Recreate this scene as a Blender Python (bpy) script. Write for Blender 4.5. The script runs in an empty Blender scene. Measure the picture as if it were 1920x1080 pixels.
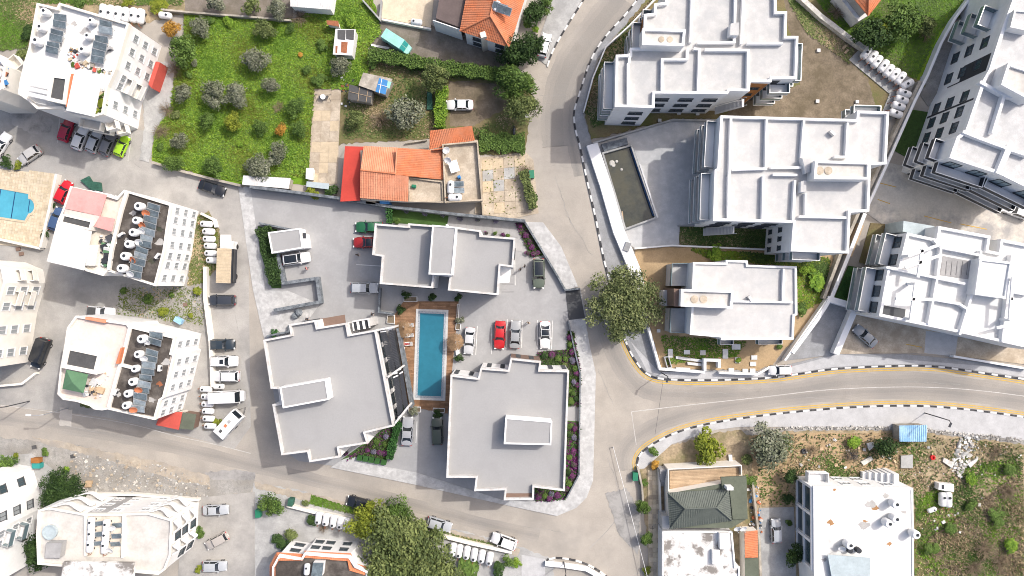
import bpy, bmesh, math, random
import numpy as np
from mathutils import Vector, Matrix
random.seed(7)
SC = bpy.context.scene
COL = SC.collection
PI = math.pi
S, H = 0.09, 115.0            # metres per photo pixel on the ground, flying height of the camera

# ---------------------------------------------------------------- camera, sky, sun, exposure
cam_d = bpy.data.cameras.new('camera'); cam = bpy.data.objects.new('camera', cam_d); COL.objects.link(cam)
cam.location = (0, 0, H); cam.rotation_euler = (0, 0, 0)
cam_d.sensor_width = 36; cam_d.lens = 36 / (2 * (960 * S) / H)
cam_d.clip_start = 1; cam_d.clip_end = 2000
SC.camera = cam
SUN_AZ = math.atan2(0.57, 0.82)      # direction towards the sun in the plan (x right, y up)
SUN_EL = math.radians(47)
w = bpy.data.worlds.new('World'); SC.world = w; w.use_nodes = True
nt = w.node_tree
sky = nt.nodes.new('ShaderNodeTexSky'); sky.sky_type = 'NISHITA'; sky.sun_disc = False
sky.sun_elevation = SUN_EL; sky.sun_rotation = PI / 2 - SUN_AZ
sky.air_density = 0.75; sky.dust_density = 5.0; sky.ozone_density = 0.3
bg = nt.nodes['Background']; bg.inputs[1].default_value = 0.15
nt.links.new(sky.outputs[0], bg.inputs[0])
sl = bpy.data.lights.new('sun', 'SUN'); sl.energy = 2.0; sl.angle = math.radians(0.9); sl.color = (1, 0.965, 0.915)
so = bpy.data.objects.new('sun', sl); COL.objects.link(so)
sd = Vector((math.cos(SUN_AZ) * math.cos(SUN_EL), math.sin(SUN_AZ) * math.cos(SUN_EL), math.sin(SUN_EL)))
so.rotation_euler = sd.to_track_quat('Z', 'Y').to_euler(); so.location = sd * 300
vs = SC.view_settings; vs.view_transform = 'Standard'; vs.look = 'None'; vs.exposure = 0.72; vs.gamma = 1; vs.use_curve_mapping = False
try:
    SC.cycles.filter_width = 1.0; SC.cycles.max_bounces = 5; SC.cycles.diffuse_bounces = 3; SC.cycles.glossy_bounces = 2; SC.cycles.transmission_bounces = 3; SC.cycles.transparent_max_bounces = 6
except Exception: pass

# ---------------------------------------------------------------- helpers
def P(x, y, z=0.0):
    """map position of a spot that is z metres above the ground"""
    k = S * (1 - z / H)
    return Vector(((x - 960) * k, (540 - y) * k, z))
def P2(pts, z=0.0): return [P(x, y, z).to_2d() for x, y in pts]
def area(p): return sum(p[i][0] * p[(i + 1) % len(p)][1] - p[(i + 1) % len(p)][0] * p[i][1] for i in range(len(p))) / 2
def ccw(p): return list(p) if area(p) > 0 else list(reversed(p))
def cen(p): return Vector((sum(v[0] for v in p) / len(p), sum(v[1] for v in p) / len(p)))
def inset(p, d):
    """mitred offset of a ccw polygon, inwards for d > 0"""
    n = len(p); out = []
    for i in range(n):
        a, b, c = Vector(p[i - 1]), Vector(p[i]), Vector(p[(i + 1) % n])
        e1 = (b - a).normalized(); e2 = (c - b).normalized()
        n1 = Vector((-e1.y, e1.x)); n2 = Vector((-e2.y, e2.x))
        m = n1 + n2
        if m.length < 1e-4: out.append(b + n1 * d); continue
        m.normalize(); out.append(b + m * (d / max(0.35, m.dot(n1))))
    return out
def offset_line(p, d):
    n = len(p); out = []
    for i in range(n):
        b = Vector(p[i])
        e1 = (b - Vector(p[i - 1])).normalized() if i > 0 else None
        e2 = (Vector(p[i + 1]) - b).normalized() if i < n - 1 else None
        e1 = e1 or e2; e2 = e2 or e1
        n1 = Vector((-e1.y, e1.x)); n2 = Vector((-e2.y, e2.x)); m = (n1 + n2).normalized()
        out.append(b + m * (d / max(0.4, m.dot(n1))))
    return out
def smooth(pts, k=2):
    for _ in range(k):
        q = [pts[0]]
        for a, b in zip(pts, pts[1:]):
            q.append((a[0] * .75 + b[0] * .25, a[1] * .75 + b[1] * .25)); q.append((a[0] * .25 + b[0] * .75, a[1] * .25 + b[1] * .75))
        q.append(pts[-1]); pts = q
    return pts
def inside(p, x, y):
    c = False; j = len(p) - 1
    for i in range(len(p)):
        if (p[i][1] > y) != (p[j][1] > y) and x < (p[j][0] - p[i][0]) * (y - p[i][1]) / (p[j][1] - p[i][1]) + p[i][0]: c = not c
        j = i
    return c

ORIG = {}
def _name(n): return n
def link(o, parent=None):
    COL.objects.link(o)
    if parent is not None: o.parent = parent
    return o
def tag(o, label, cat, group=None):
    o['label'] = label; o['category'] = cat
    if group: o['group'] = group
    return o
def thing(name, label, cat, loc, rz=0, group=None):
    o = bpy.data.objects.new(name, None); o.empty_display_size = .3; link(o)
    o.location = loc; o.rotation_euler = (0, 0, rz); tag(o, label, cat, group); ORIG[o.name] = Vector(loc)
    return o
def origin(parent): return ORIG.get(parent.name, Vector((0, 0, 0))) if parent else Vector((0, 0, 0))

class MB:
    def __init__(s): s.v = []; s.f = []; s.m = []
    def face(s, pts, mi=0):
        k = len(s.v); s.v += [tuple(p) for p in pts]; s.f.append(tuple(range(k, k + len(pts)))); s.m.append(mi)
    def prism(s, poly, z0, z1, top=True, bottom=False, sides=True, mi=0):
        p = ccw(poly); n = len(p); k = len(s.v)
        s.v += [(q[0], q[1], z0) for q in p] + [(q[0], q[1], z1) for q in p]
        if sides:
            for i in range(n): s.f.append((k + i, k + (i + 1) % n, k + n + (i + 1) % n, k + n + i)); s.m.append(mi)
        if top: s.f.append(tuple(k + n + i for i in range(n))); s.m.append(mi)
        if bottom: s.f.append(tuple(k + n - 1 - i for i in range(n))); s.m.append(mi)
        return s
    def ring(s, poly, t, z0, z1, mi=0, bottom=True):
        p = ccw(poly); q = inset(p, t); n = len(p)
        for i in range(n):
            j = (i + 1) % n; a, b, c, d = p[i], p[j], q[j], q[i]
            s.face([(a[0], a[1], z1), (b[0], b[1], z1), (c[0], c[1], z1), (d[0], d[1], z1)], mi)
            s.face([(a[0], a[1], z0), (b[0], b[1], z0), (b[0], b[1], z1), (a[0], a[1], z1)], mi)
            s.face([(c[0], c[1], z0), (d[0], d[1], z0), (d[0], d[1], z1), (c[0], c[1], z1)], mi)
            if bottom: s.face([(d[0], d[1], z0), (c[0], c[1], z0), (b[0], b[1], z0), (a[0], a[1], z0)], mi)
        return s
    def wall(s, pts, t, z0, z1, mi=0):
        l = offset_line(pts, t / 2); r = offset_line(pts, -t / 2); n = len(pts)
        for i in range(n - 1):
            a, b, c, d = r[i], r[i + 1], l[i + 1], l[i]
            s.face([(*a, z1), (*b, z1), (*c, z1), (*d, z1)], mi)
            s.face([(*a, z0), (*b, z0), (*b, z1), (*a, z1)], mi); s.face([(*c, z0), (*d, z0), (*d, z1), (*c, z1)], mi)
        a, d = r[0], l[0]; s.face([(*d, z0), (*a, z0), (*a, z1), (*d, z1)], mi)
        a, d = r[-1], l[-1]; s.face([(*a, z0), (*d, z0), (*d, z1), (*a, z1)], mi)
        return s
    def box(s, c, sz, rz=0, mi=0, M=None):
        x, y, z = sz[0] / 2, sz[1] / 2, sz[2] / 2
        R = M if M is not None else Matrix.Rotation(rz, 3, 'Z')
        c = Vector(c); k = len(s.v)
        for sx, sy, szz in ((-1, -1, -1), (1, -1, -1), (1, 1, -1), (-1, 1, -1), (-1, -1, 1), (1, -1, 1), (1, 1, 1), (-1, 1, 1)):
            s.v.append(tuple(c + R @ Vector((sx * x, sy * y, szz * z))))
        for f in ((0, 3, 2, 1), (4, 5, 6, 7), (0, 1, 5, 4), (1, 2, 6, 5), (2, 3, 7, 6), (3, 0, 4, 7)):
            s.f.append(tuple(k + i for i in f)); s.m.append(mi)
        return s
    def tube(s, pts, r, n=6, mi=0, r2=None, caps=True):
        pts = [Vector(p) for p in pts]; k = len(s.v); m = len(pts)
        for i, p in enumerate(pts):
            d = (pts[min(i + 1, m - 1)] - pts[max(i - 1, 0)]).normalized()
            u = d.orthogonal().normalized(); v = d.cross(u)
            rr = r if r2 is None else r + (r2 - r) * i / max(1, m - 1)
            for j in range(n):
                a = 2 * PI * j / n; s.v.append(tuple(p + (u * math.cos(a) + v * math.sin(a)) * rr))
        for i in range(m - 1):
            for j in range(n):
                s.f.append((k + i * n + j, k + i * n + (j + 1) % n, k + (i + 1) * n + (j + 1) % n, k + (i + 1) * n + j)); s.m.append(mi)
        if caps:
            s.f.append(tuple(k + n - 1 - j for j in range(n))); s.f.append(tuple(k + (m - 1) * n + j for j in range(n))); s.m += [mi, mi]
        return s
    def lathe(s, prof, c=(0, 0, 0), n=16, mi=0):
        k = len(s.v); m = len(prof)
        for r, z in prof:
            for j in range(n):
                a = 2 * PI * j / n; s.v.append((c[0] + r * math.cos(a), c[1] + r * math.sin(a), c[2] + z))
        for i in range(m - 1):
            for j in range(n):
                s.f.append((k + i * n + j, k + i * n + (j + 1) % n, k + (i + 1) * n + (j + 1) % n, k + (i + 1) * n + j)); s.m.append(mi)
        if prof[-1][0] > 1e-4: s.f.append(tuple(k + (m - 1) * n + j for j in range(n))); s.m.append(mi)
        return s
    def mesh(s, name, mats, off=Vector((0, 0, 0)), sm=None):
        me = bpy.data.meshes.new(name)
        v = s.v if off.length < 1e-9 else [(a - off.x, b - off.y, c - off.z) for a, b, c in s.v]
        me.from_pydata(v, [], s.f)
        if not isinstance(mats, (list, tuple)): mats = [mats]
        for m in mats: me.materials.append(m)
        if len(mats) > 1: me.polygons.foreach_set('material_index', s.m)
        if sm is not None:
            me.polygons.foreach_set('use_smooth', [True] * len(me.polygons))
            if sm < 3: me.set_sharp_from_angle(angle=sm)
        me.update(); return me
    def build(s, name, mats, parent=None, sm=None):
        o0 = origin(parent); o = bpy.data.objects.new(name, s.mesh(name, mats, o0, sm)); link(o, parent); ORIG[o.name] = o0
        return o
def inst(name, me, parent=None, loc=(0, 0, 0), rot=(0, 0, 0), scale=None, mats=None):
    o = bpy.data.objects.new(name, me); link(o, parent); o.location = loc; o.rotation_euler = rot
    if scale is not None: o.scale = scale if hasattr(scale, '__len__') else (scale,) * 3
    if mats:
        for i, m in enumerate(mats): o.material_slots[i].link = 'OBJECT'; o.material_slots[i].material = m
    return o
def structure(name, mb, mats, parent=None):
    o = mb.build(name, mats, parent)
    if parent is None: o['kind'] = 'structure'
    return o
def solo(name, mb, mats, label, cat, group=None, sm=None):
    """a thing that is one mesh; its origin goes to the middle of its base"""
    xs = [v[0] for v in mb.v]; ys = [v[1] for v in mb.v]; zs = [v[2] for v in mb.v]
    c = Vector(((min(xs) + max(xs)) / 2, (min(ys) + max(ys)) / 2, min(zs)))
    o = bpy.data.objects.new(name, mb.mesh(name, mats, c, sm)); link(o); o.location = c; tag(o, label, cat, group); ORIG[o.name] = c
    return o
ORD = ['first', 'second', 'third', 'fourth', 'fifth', 'sixth', 'seventh', 'eighth', 'ninth', 'tenth', 'eleventh', 'twelfth', 'thirteenth', 'fourteenth', 'fifteenth', 'sixteenth', 'seventeenth', 'eighteenth', 'nineteenth', 'twentieth']

# ---------------------------------------------------------------- materials
def mat(name, rgb, rough=.85, var=.12, scale=.5, fine=4.0, spec=.25, bump=0.0, dirt=None, dirt_amt=.0, dirt_scale=.25, metal=0, lo=.42, hi=.62, waves=None, obj=False):
    m = bpy.data.materials.new(name); m.use_nodes = True; n = m.node_tree.nodes; l = m.node_tree.links
    b = n['Principled BSDF']; b.inputs['Roughness'].default_value = rough; b.inputs['Specular IOR Level'].default_value = spec; b.inputs['Metallic'].default_value = metal
    if var <= 0 and not dirt:
        b.inputs['Base Color'].default_value = (*rgb, 1); return m
    if obj: tc = n.new('ShaderNodeTexCoord'); pos = tc.outputs['Object']
    else: g = n.new('ShaderNodeNewGeometry'); pos = g.outputs['Position']
    def nz(sc, det=5, rg=.6):
        t = n.new('ShaderNodeTexNoise'); t.inputs['Scale'].default_value = sc; t.inputs['Detail'].default_value = det; t.inputs['Roughness'].default_value = rg
        l.new(pos, t.inputs['Vector']); return t.outputs['Fac']
    def rng(s, a, b_, c, d):
        t = n.new('ShaderNodeMapRange'); l.new(s, t.inputs[0])
        for i, q in enumerate((a, b_, c, d)): t.inputs[i + 1].default_value = q
        return t.outputs[0]
    def mul(col, f):
        t = n.new('ShaderNodeMix'); t.data_type = 'RGBA'; t.blend_type = 'MULTIPLY'; t.inputs[0].default_value = 1
        if isinstance(col, tuple): t.inputs[6].default_value = (*col, 1)
        else: l.new(col, t.inputs[6])
        l.new(f, t.inputs[7]); return t.outputs[2]
    c = mul(rgb, rng(nz(scale), .3, .7, 1 - var, 1 + var))
    c = mul(c, rng(nz(fine, 4, .7), .3, .7, 1 - var * .8, 1 + var * .8))
    if waves:
        wv = n.new('ShaderNodeTexWave'); wv.bands_direction = waves[0]; wv.inputs['Scale'].default_value = waves[1]; wv.inputs['Distortion'].default_value = waves[2]; l.new(pos, wv.inputs['Vector'])
        c = mul(c, rng(wv.outputs['Fac'], 0, 1, 1 - waves[3], 1 + waves[3] * .4))
    if dirt:
        t = n.new('ShaderNodeMix'); t.data_type = 'RGBA'; l.new(rng(nz(dirt_scale, 7, .65), lo, hi, 0, dirt_amt), t.inputs[0])
        l.new(c, t.inputs[6]); t.inputs[7].default_value = (*dirt, 1); c = t.outputs[2]
    l.new(c, b.inputs['Base Color'])
    if bump:
        bp = n.new('ShaderNodeBump'); bp.inputs['Strength'].default_value = bump; bp.inputs['Distance'].default_value = .05
        l.new(nz(fine * 2, 5, .7), bp.inputs['Height']); l.new(bp.outputs[0], b.inputs['Normal'])
    return m
M = {}
def dm(k, *a, **kw): M[k] = mat(k, *a, **kw)
dm('road', (.345, .315, .275), .9, .10, .25, 5, dirt=(.21, .20, .185), dirt_amt=.65, dirt_scale=.10, lo=.46, hi=.7, bump=.15)
dm('asphalt', (.34, .327, .305), .9, .10, .3, 5, dirt=(.19, .185, .178), dirt_amt=.7, dirt_scale=.13, lo=.45, hi=.66, bump=.15)
dm('asphalt_dark', (.075, .077, .08), .85, .06, .3, 4)
dm('ground', (.22, .19, .12), .95, .3, .4, 3, dirt=(.10, .13, .04), dirt_amt=.8, dirt_scale=.2)
dm('dirt', (.185, .15, .108), .95, .24, .5, 4, dirt=(.10, .082, .052), dirt_amt=.75, dirt_scale=.3, bump=.4)
dm('sanddirt', (.40, .29, .17), .95, .2, .6, 4, dirt=(.22, .16, .09), dirt_amt=.7, dirt_scale=.3, bump=.4)
dm('verge_dirt', (.35, .305, .245), .95, .2, .6, 4, dirt=(.27, .255, .235), dirt_amt=.8, dirt_scale=.25, bump=.4)
dm('solar_pale', (.24, .28, .30), .16, .3, 1.0, 3, spec=.7)  # paler panel glass, sky reflection put into the colour
dm('paleroof', (.52, .50, .465), .85, .08, .5, 3, dirt=(.36, .34, .31), dirt_amt=.6, dirt_scale=.4, lo=.48, hi=.66)
dm('stain', (.22, .213, .205), .9, .2, .6, 4, dirt=(.32, .31, .295), dirt_amt=.9, dirt_scale=.35, lo=.42, hi=.58)
dm('patch', (.40, .375, .34), .9, .1, .5, 5)
dm('worn_a', (.315, .29, .256), .9, .12, .3, 5, dirt=(.20, .19, .18), dirt_amt=.5, dirt_scale=.15)
dm('worn_b', (.295, .272, .242), .9, .12, .3, 5, dirt=(.19, .18, .17), dirt_amt=.5, dirt_scale=.15)
dm('worn_c', (.272, .253, .228), .9, .12, .3, 5, dirt=(.17, .165, .155), dirt_amt=.5, dirt_scale=.15)
dm('rusty', (.34, .19, .09), .9, .25, 1.5, 5)
dm('smudge', (.36, .35, .335), .9, .15, 1, 5)
dm('greydirt', (.19, .165, .14), .95, .2, .6, 4, dirt=(.10, .09, .06), dirt_amt=.6, dirt_scale=.35, bump=.4)
dm('drygrass', (.185, .148, .078), .95, .25, .5, 5, dirt=(.085, .11, .03), dirt_amt=.8, dirt_scale=.25, bump=.5)
dm('meadow', (.11, .22, .016), .95, .3, .5, 3, dirt=(.19, .265, .022), dirt_amt=.75, dirt_scale=.2, bump=.5)
dm('lawn', (.05, .10, .025), .95, .15, .7, 6, bump=.4)
dm('wild', (.31, .245, .16), .95, .3, .6, 3, dirt=(.12, .12, .05), dirt_amt=.85, dirt_scale=.17, lo=.47, hi=.62, bump=.5)
dm('gravel', (.30, .29, .27), .95, .28, 1.2, 7, dirt=(.18, .165, .14), dirt_amt=.6, dirt_scale=.3, bump=.6)
dm('sidewalk', (.27, .275, .28), .85, .16, .7, 5, dirt=(.2, .2, .2), dirt_amt=.4, dirt_scale=.3)
dm('paleside', (.40, .40, .40), .85, .12, .7, 6)
dm('pavers', (.42, .42, .415), .85, .18, .8, 6, dirt=(.33, .33, .325), dirt_amt=.7, dirt_scale=1.5, lo=.5, hi=.58)
dm('site', (.31, .31, .31), .8, .07, .25, 3, dirt=(.262, .262, .262), dirt_amt=.65, dirt_scale=.3)
dm('concrete', (.43, .37, .29), .9, .18, .5, 4, dirt=(.27, .22, .16), dirt_amt=.7, dirt_scale=.35)
dm('concrete_grey', (.36, .36, .35), .9, .16, .5, 5, dirt=(.22, .22, .215), dirt_amt=.6, dirt_scale=.3)
dm('stained_yard', (.50, .465, .41), .9, .12, .4, 4, dirt=(.23, .23, .235), dirt_amt=.8, dirt_scale=.16, lo=.48, hi=.62)
dm('plaza', (.46, .46, .455), .85, .14, .8, 6, dirt=(.38, .385, .39), dirt_amt=.6, dirt_scale=.7)
dm('white', (.74, .74, .735), .7, .03, .4, 3)
dm('whitewall', (.70, .70, .69), .75, .05, .4, 2, dirt=(.55, .53, .49), dirt_amt=.3, dirt_scale=.6, lo=.5, hi=.8)
dm('cream', (.70, .67, .61), .8, .06, .4, 2, dirt=(.55, .50, .42), dirt_amt=.5, dirt_scale=.5, lo=.5, hi=.75)
dm('creamroof', (.60, .555, .48), .85, .08, .5, 3, dirt=(.43, .38, .31), dirt_amt=.6, dirt_scale=.35, lo=.48, hi=.66)
dm('pinkroof', (.60, .52, .47), .85, .08, .4, 3, dirt=(.45, .38, .33), dirt_amt=.5, dirt_scale=.3, lo=.48, hi=.7)
dm('whiteroof', (.66, .66, .64), .85, .05, .4, 3, dirt=(.30, .295, .285), dirt_amt=.55, dirt_scale=.24, lo=.53, hi=.70)
dm('terrace_grey', (.34, .335, .33), .85, .1, .5, 3, dirt=(.2, .2, .2), dirt_amt=.5, dirt_scale=.3)
dm('darkroof', (.062, .054, .048), .9, .25, .4, 3, dirt=(.19, .17, .15), dirt_amt=.75, dirt_scale=.25, lo=.5, hi=.66)
dm('newroof', (.452, .448, .436), .85, .08, .7, 6, dirt=(.35, .357, .36), dirt_amt=.6, dirt_scale=.5)
dm('newroof2', (.478, .472, .458), .85, .07, .7, 6, dirt=(.39, .393, .396), dirt_amt=.6, dirt_scale=.5)
dm('cgroof', (.305, .304, .302), .85, .06, .3, 4, dirt=(.262, .261, .259), dirt_amt=.65, dirt_scale=.3)
dm('cgparapet', (.52, .515, .505), .8, .06, .5, 6, dirt=(.38, .35, .31), dirt_amt=.6, dirt_scale=1.2, lo=.48, hi=.62)
dm('grime', (.64, .63, .61), .9, .05, .4, 3, dirt=(.15, .135, .12), dirt_amt=.9, dirt_scale=.30, lo=.49, hi=.58)
dm('stone', (.11, .125, .14), .85, .3, 1.5, 6, dirt=(.22, .24, .26), dirt_amt=.6, dirt_scale=1.5)
dm('oldwall', (.36, .33, .28), .9, .25, .8, 4, dirt=(.2, .18, .15), dirt_amt=.6, dirt_scale=.6)
dm('rust', (.29, .12, .035), .8, .15, .8, 4)
dm('brownpanel', (.17, .115, .09), .8, .08, .5, 4)
dm('charcoal', (.035, .038, .045), .6, .1, .8, 4)
dm('glass', (.045, .07, .085), .08, 0, spec=.7)
dm('pane_soft', (.26, .28, .29), .2, 0, spec=.5)
dm('glassrail', (.13, .185, .205), .12, 0, spec=.7)
dm('pane_light', (.24, .31, .32), .15, 0, spec=.6)
dm('frame', (.06, .065, .07), .5, 0)
dm('frame_white', (.6, .6, .6), .5, 0)
dm('tile_orange', (.50, .165, .075), .85, .16, .6, 3, dirt=(.42, .21, .13), dirt_amt=.6, dirt_scale=.35)
dm('tile_pale', (.56, .25, .15), .85, .14, .6, 3, dirt=(.52, .19, .10), dirt_amt=.7, dirt_scale=.35)
dm('tile_green', (.095, .108, .095), .7, .14, .6, 3)
dm('felt_green', (.105, .118, .088), .9, .12, .6, 3)
dm('redsheet', (.43, .05, .035), .6, .08, .5, 3)
dm('redroof', (.45, .08, .06), .8, .1, .5, 3)
dm('pinkpaint', (.60, .27, .25), .85, .1, .5, 3, dirt=(.52, .36, .33), dirt_amt=.5, dirt_scale=.3)
dm('pinkpale', (.58, .46, .42), .85, .1, .5, 3)
dm('bluesheet', (.05, .19, .42), .6, .08, .8, 3)
dm('paleblue', (.32, .50, .66), .6, .12, .8, 3, dirt=(.14, .34, .56), dirt_amt=.7, dirt_scale=.6)
dm('greycorr', (.36, .42, .44), .6, .1, .8, 3)
dm('whitesheet', (.62, .62, .61), .6, .08, .6, 3, dirt=(.40, .38, .36), dirt_amt=.5, dirt_scale=.5)
dm('rustsheet', (.26, .10, .05), .85, .25, .8, 4)
dm('greencanvas', (.09, .18, .10), .9, .1, .5, 3)
dm('brownfelt', (.115, .09, .085), .9, .1, .5, 3)
dm('greyfelt', (.075, .075, .075), .9, .15, .6, 4)
dm('wood', (.235, .135, .075), .7, .2, 1, 6)
dm('wood2', (.195, .11, .06), .7, .2, 1, 6)
dm('wood3', (.28, .165, .095), .7, .2, 1, 6)
dm('palewood', (.42, .31, .20), .8, .15, 1, 5)
dm('palewood2', (.36, .26, .165), .8, .15, 1, 5)
dm('tanwood', (.45, .37, .26), .8, .12, 1, 5)
dm('pool', (.024, .15, .215), .06, .08, .25, 1.5, spec=.5, bump=.08)
dm('pool_pale', (.075, .32, .43), .06, .08, .3, 1, spec=.5, bump=.08)
dm('murk', (.052, .056, .045), .08, .3, .3, 2, dirt=(.075, .068, .04), dirt_amt=.6, dirt_scale=.3, spec=.5)
dm('bluewall', (.012, .05, .13), .5, .2, .8, 3)
dm('poolcoping', (.48, .48, .47), .7, .1, 2, 8)
dm('mosaic', (.30, .33, .36), .6, .3, 4, 8)
dm('beigetile', (.55, .47, .35), .85, .12, .8, 4)
dm('beigetile2', (.50, .42, .30), .85, .12, .8, 4)
dm('yellow', (.52, .34, .07), .8, .12, 1, 5)
dm('linewhite', (.47, .455, .43), .8, .2, 1, 5, dirt=(.36, .34, .31), dirt_amt=.7, dirt_scale=.6)
dm('paintwhite', (.60, .60, .585), .8, .1, 1, 5, dirt=(.36, .35, .33), dirt_amt=.5, dirt_scale=.8, lo=.5, hi=.7)
dm('kerbblack', (.045, .045, .048), .85, .2, 1, 5, dirt=(.17, .165, .155), dirt_amt=.6, dirt_scale=.7, lo=.5, hi=.7)
dm('trunk', (.10, .075, .05), .9, .2, 2, 6)
dm('twig', (.26, .20, .13), .9, .2, 2, 6)
dm('twig2', (.18, .14, .10), .9, .2, 2, 6)
dm('tyre', (.02, .02, .02), .9, 0)
dm('rim', (.4, .4, .41), .35, 0, metal=.6)
dm('carglass', (.012, .016, .02), .06, 0, spec=.8)
dm('lamp', (.7, .7, .68), .2, 0, spec=.6)
dm('taillamp', (.4, .02, .02), .3, 0)
dm('metal', (.45, .46, .47), .4, 0, metal=.5)
dm('darkmetal', (.05, .05, .055), .5, 0)
dm('solar', (.12, .15, .165), .14, .35, .9, 3, spec=.7)  # panel glass, lightened in its colour to stand for reflected sky
dm('tankwhite', (.68, .68, .68), .45, .03, .8, 3)
dm('tanklid', (.03, .035, .04), .6, 0)
dm('terracotta', (.50, .17, .08), .8, 0)
dm('dishwhite', (.62, .62, .61), .5, 0)
dm('plasticgreen', (.02, .16, .09), .5, 0)
dm('plasticred', (.5, .02, .02), .5, 0)
dm('teal', (.27, .53, .47), .5, .08, .6, 3)
dm('tealdark', (.03, .25, .23), .4, 0)
dm('stonepale', (.48, .46, .42), .9, .25, 1.5, 5)
dm('skin', (.45, .27, .18), .6, 0)
dm('netgreen', (.03, .09, .065), .9, .25, 1, 4)
dm('lounger', (.62, .62, .61), .7, .03, 1, 4)
dm('thatch', (.23, .15, .085), .95, .25, 2, 8)
def leafmat(k, c):
    M[k] = mat(k, c, .7, .22, 1.3, 5, spec=.2)
for k, c in dict(
        olive=(.145, .158, .10), olive2=(.19, .20, .14), olive3=(.095, .11, .065),
        green=(.075, .125, .026), green2=(.10, .165, .033), green3=(.045, .085, .018),
        dark=(.03, .06, .015), dark2=(.042, .078, .02), dark3=(.015, .034, .010),
        lime=(.15, .18, .02), lime2=(.185, .215, .022), lime3=(.11, .14, .018),
        bright=(.13, .23, .022), bright2=(.18, .275, .03), bright3=(.085, .165, .018),
        khaki=(.105, .135, .042), khaki2=(.145, .175, .058), khaki3=(.068, .092, .03),
        amber=(.36, .19, .03), amber2=(.44, .25, .045), amber3=(.25, .13, .03),
        dry=(.30, .235, .14), dry2=(.38, .30, .18), dry3=(.17, .13, .075),
        plane=(.125, .15, .055), plane2=(.175, .195, .085), plane3=(.07, .09, .033),
        purple=(.10, .022, .085), purple2=(.145, .032, .12), purple3=(.05, .07, .035),
        lilac=(.12, .11, .17), lilac2=(.06, .08, .05), lilac3=(.17, .15, .22),
        ever=(.03, .09, .022), ever2=(.042, .12, .028), ever3=(.014, .05, .012)).items(): leafmat('leaf_' + k, c)
# ---------------------------------------------------------------- ground, roads, yards
_z = [0.0]; _rg = [0]
def region():
    _rg[0] += 1; _z[0] = .006 + .0007 * _rg[0]
NATURAL = {'asphalt_patch', 'garden', 'dirt', 'sandy_yard', 'wild_ground', 'gravel_verge', 'grass_patch', 'verge', 'dirt_verge', 'rough_verge', 'sandy_strip', 'gravel_yard', 'weedy_strip', 'brown_garden', 'grass_verge', 'meadow', 'dirt_yard', 'garden_lawn', 'meadow_garden', 'path'}
def rough(px, seed, amp=2.0, step=5.0):
    r = random.Random(seed); out = []
    for i in range(len(px)):
        a, b = px[i], px[(i + 1) % len(px)]; L = math.hypot(b[0] - a[0], b[1] - a[1]); n = max(1, int(L / step))
        for k in range(n):
            t = k / n; d = r.uniform(-amp, amp) * (0 if k == 0 else 1); out.append((a[0] + (b[0] - a[0]) * t - (b[1] - a[1]) / L * d, a[1] + (b[1] - a[1]) * t + (b[0] - a[0]) / L * d))
    return out
def sheet(name, px, m, raise_=0.0, world=None):
    if name in NATURAL: px = rough(px, len(px) * 7 + len(name))
    _z[0] += 0.004
    poly = world if world else P2(px)
    b = MB(); b.prism(poly, -0.02, _z[0] + raise_)
    return structure(name, b, M[m])
structure('ground', MB().prism([(-420, -420), (420, -420), (420, 420), (-420, 420)], -0.5, -0.03), M['ground'])
sheet('road', [(-80, -60), (2000, -60), (2000, 1140), (-80, 1140)], 'road')
KR = smooth([(1200, -8), (1175, 26), (1140, 62), (1115, 96), (1100, 132), (1085, 180), (1076, 207), (1076, 226), (1080, 250), (1087, 272), (1100, 337), (1112, 387), (1122, 435), (1132, 487), (1140, 515), (1155, 580), (1170, 636), (1190, 676), (1210, 700), (1230, 709), (1260, 712), (1335, 713), (1440, 709), (1490, 702), (1560, 691), (1635, 687), (1710, 685), (1762, 687), (1815, 695), (1930, 712)], 2)
KL = smooth([(1930, 783), (1815, 767), (1727, 760), (1635, 761), (1540, 767), (1440, 777), (1335, 792), (1272, 808), (1230, 828), (1205, 845), (1194, 862), (1196, 880)], 2)
region()
# right hand side, north of the side road
sheet('pavement', KR + [(1930, 692), (1800, 674), (1700, 664), (1560, 664), (1440, 692), (1238, 697), (1216, 616), (1200, 560), (1150, 430), (1110, 270), (1092, 210), (1120, 110), (1150, 70), (1230, -8)], 'sidewalk', .12)
sheet('pale_pavement', [(1182, 640), (1235, 697), (1440, 699), (1570, 664), (1930, 693), (1930, 708), (1815, 692), (1762, 684), (1710, 682), (1635, 684), (1560, 688), (1490, 699), (1440, 706), (1335, 710), (1255, 709), (1213, 697), (1205, 680)], 'paleside', .12)
sheet('garden', [(1236, -30), (1500, -30), (1600, 80), (1735, 160), (1640, 230), (1345, 226), (1330, 222), (1260, 224), (1108, 262), (1095, 210), (1122, 112), (1152, 72)], 'drygrass', .14)
sheet('dirt', [(1462, -30), (1500, -10), (1608, 92), (1598, 118), (1628, 150), (1640, 200), (1600, 224), (1345, 222), (1400, 190), (1500, 160)], 'dirt', .14)
sheet('plaza', [(1112, 270), (1260, 224), (1345, 224), (1345, 420), (1274, 424), (1272, 462), (1190, 466), (1160, 440)], 'plaza', .14)
sheet('garden', [(1274, 424), (1440, 424), (1440, 466), (1274, 461)], 'drygrass', .14)
sheet('sandy_yard', [(1188, 467), (1284, 462), (1440, 468), (1560, 480), (1556, 560), (1470, 655), (1440, 694), (1240, 692), (1215, 600)], 'sanddirt', .14)
sheet('driveway', [(1552, 562), (1605, 580), (1568, 664), (1472, 676)], 'sidewalk', .12)
sheet('concrete_yard', [(1600, 590), (1930, 640), (1930, 684), (1800, 668), (1700, 661), (1566, 664)], 'concrete', .13)
sheet('pale_yard', [(1735, 620), (1795, 628), (1790, 668), (1732, 662)], 'paleside', .13)
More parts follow.
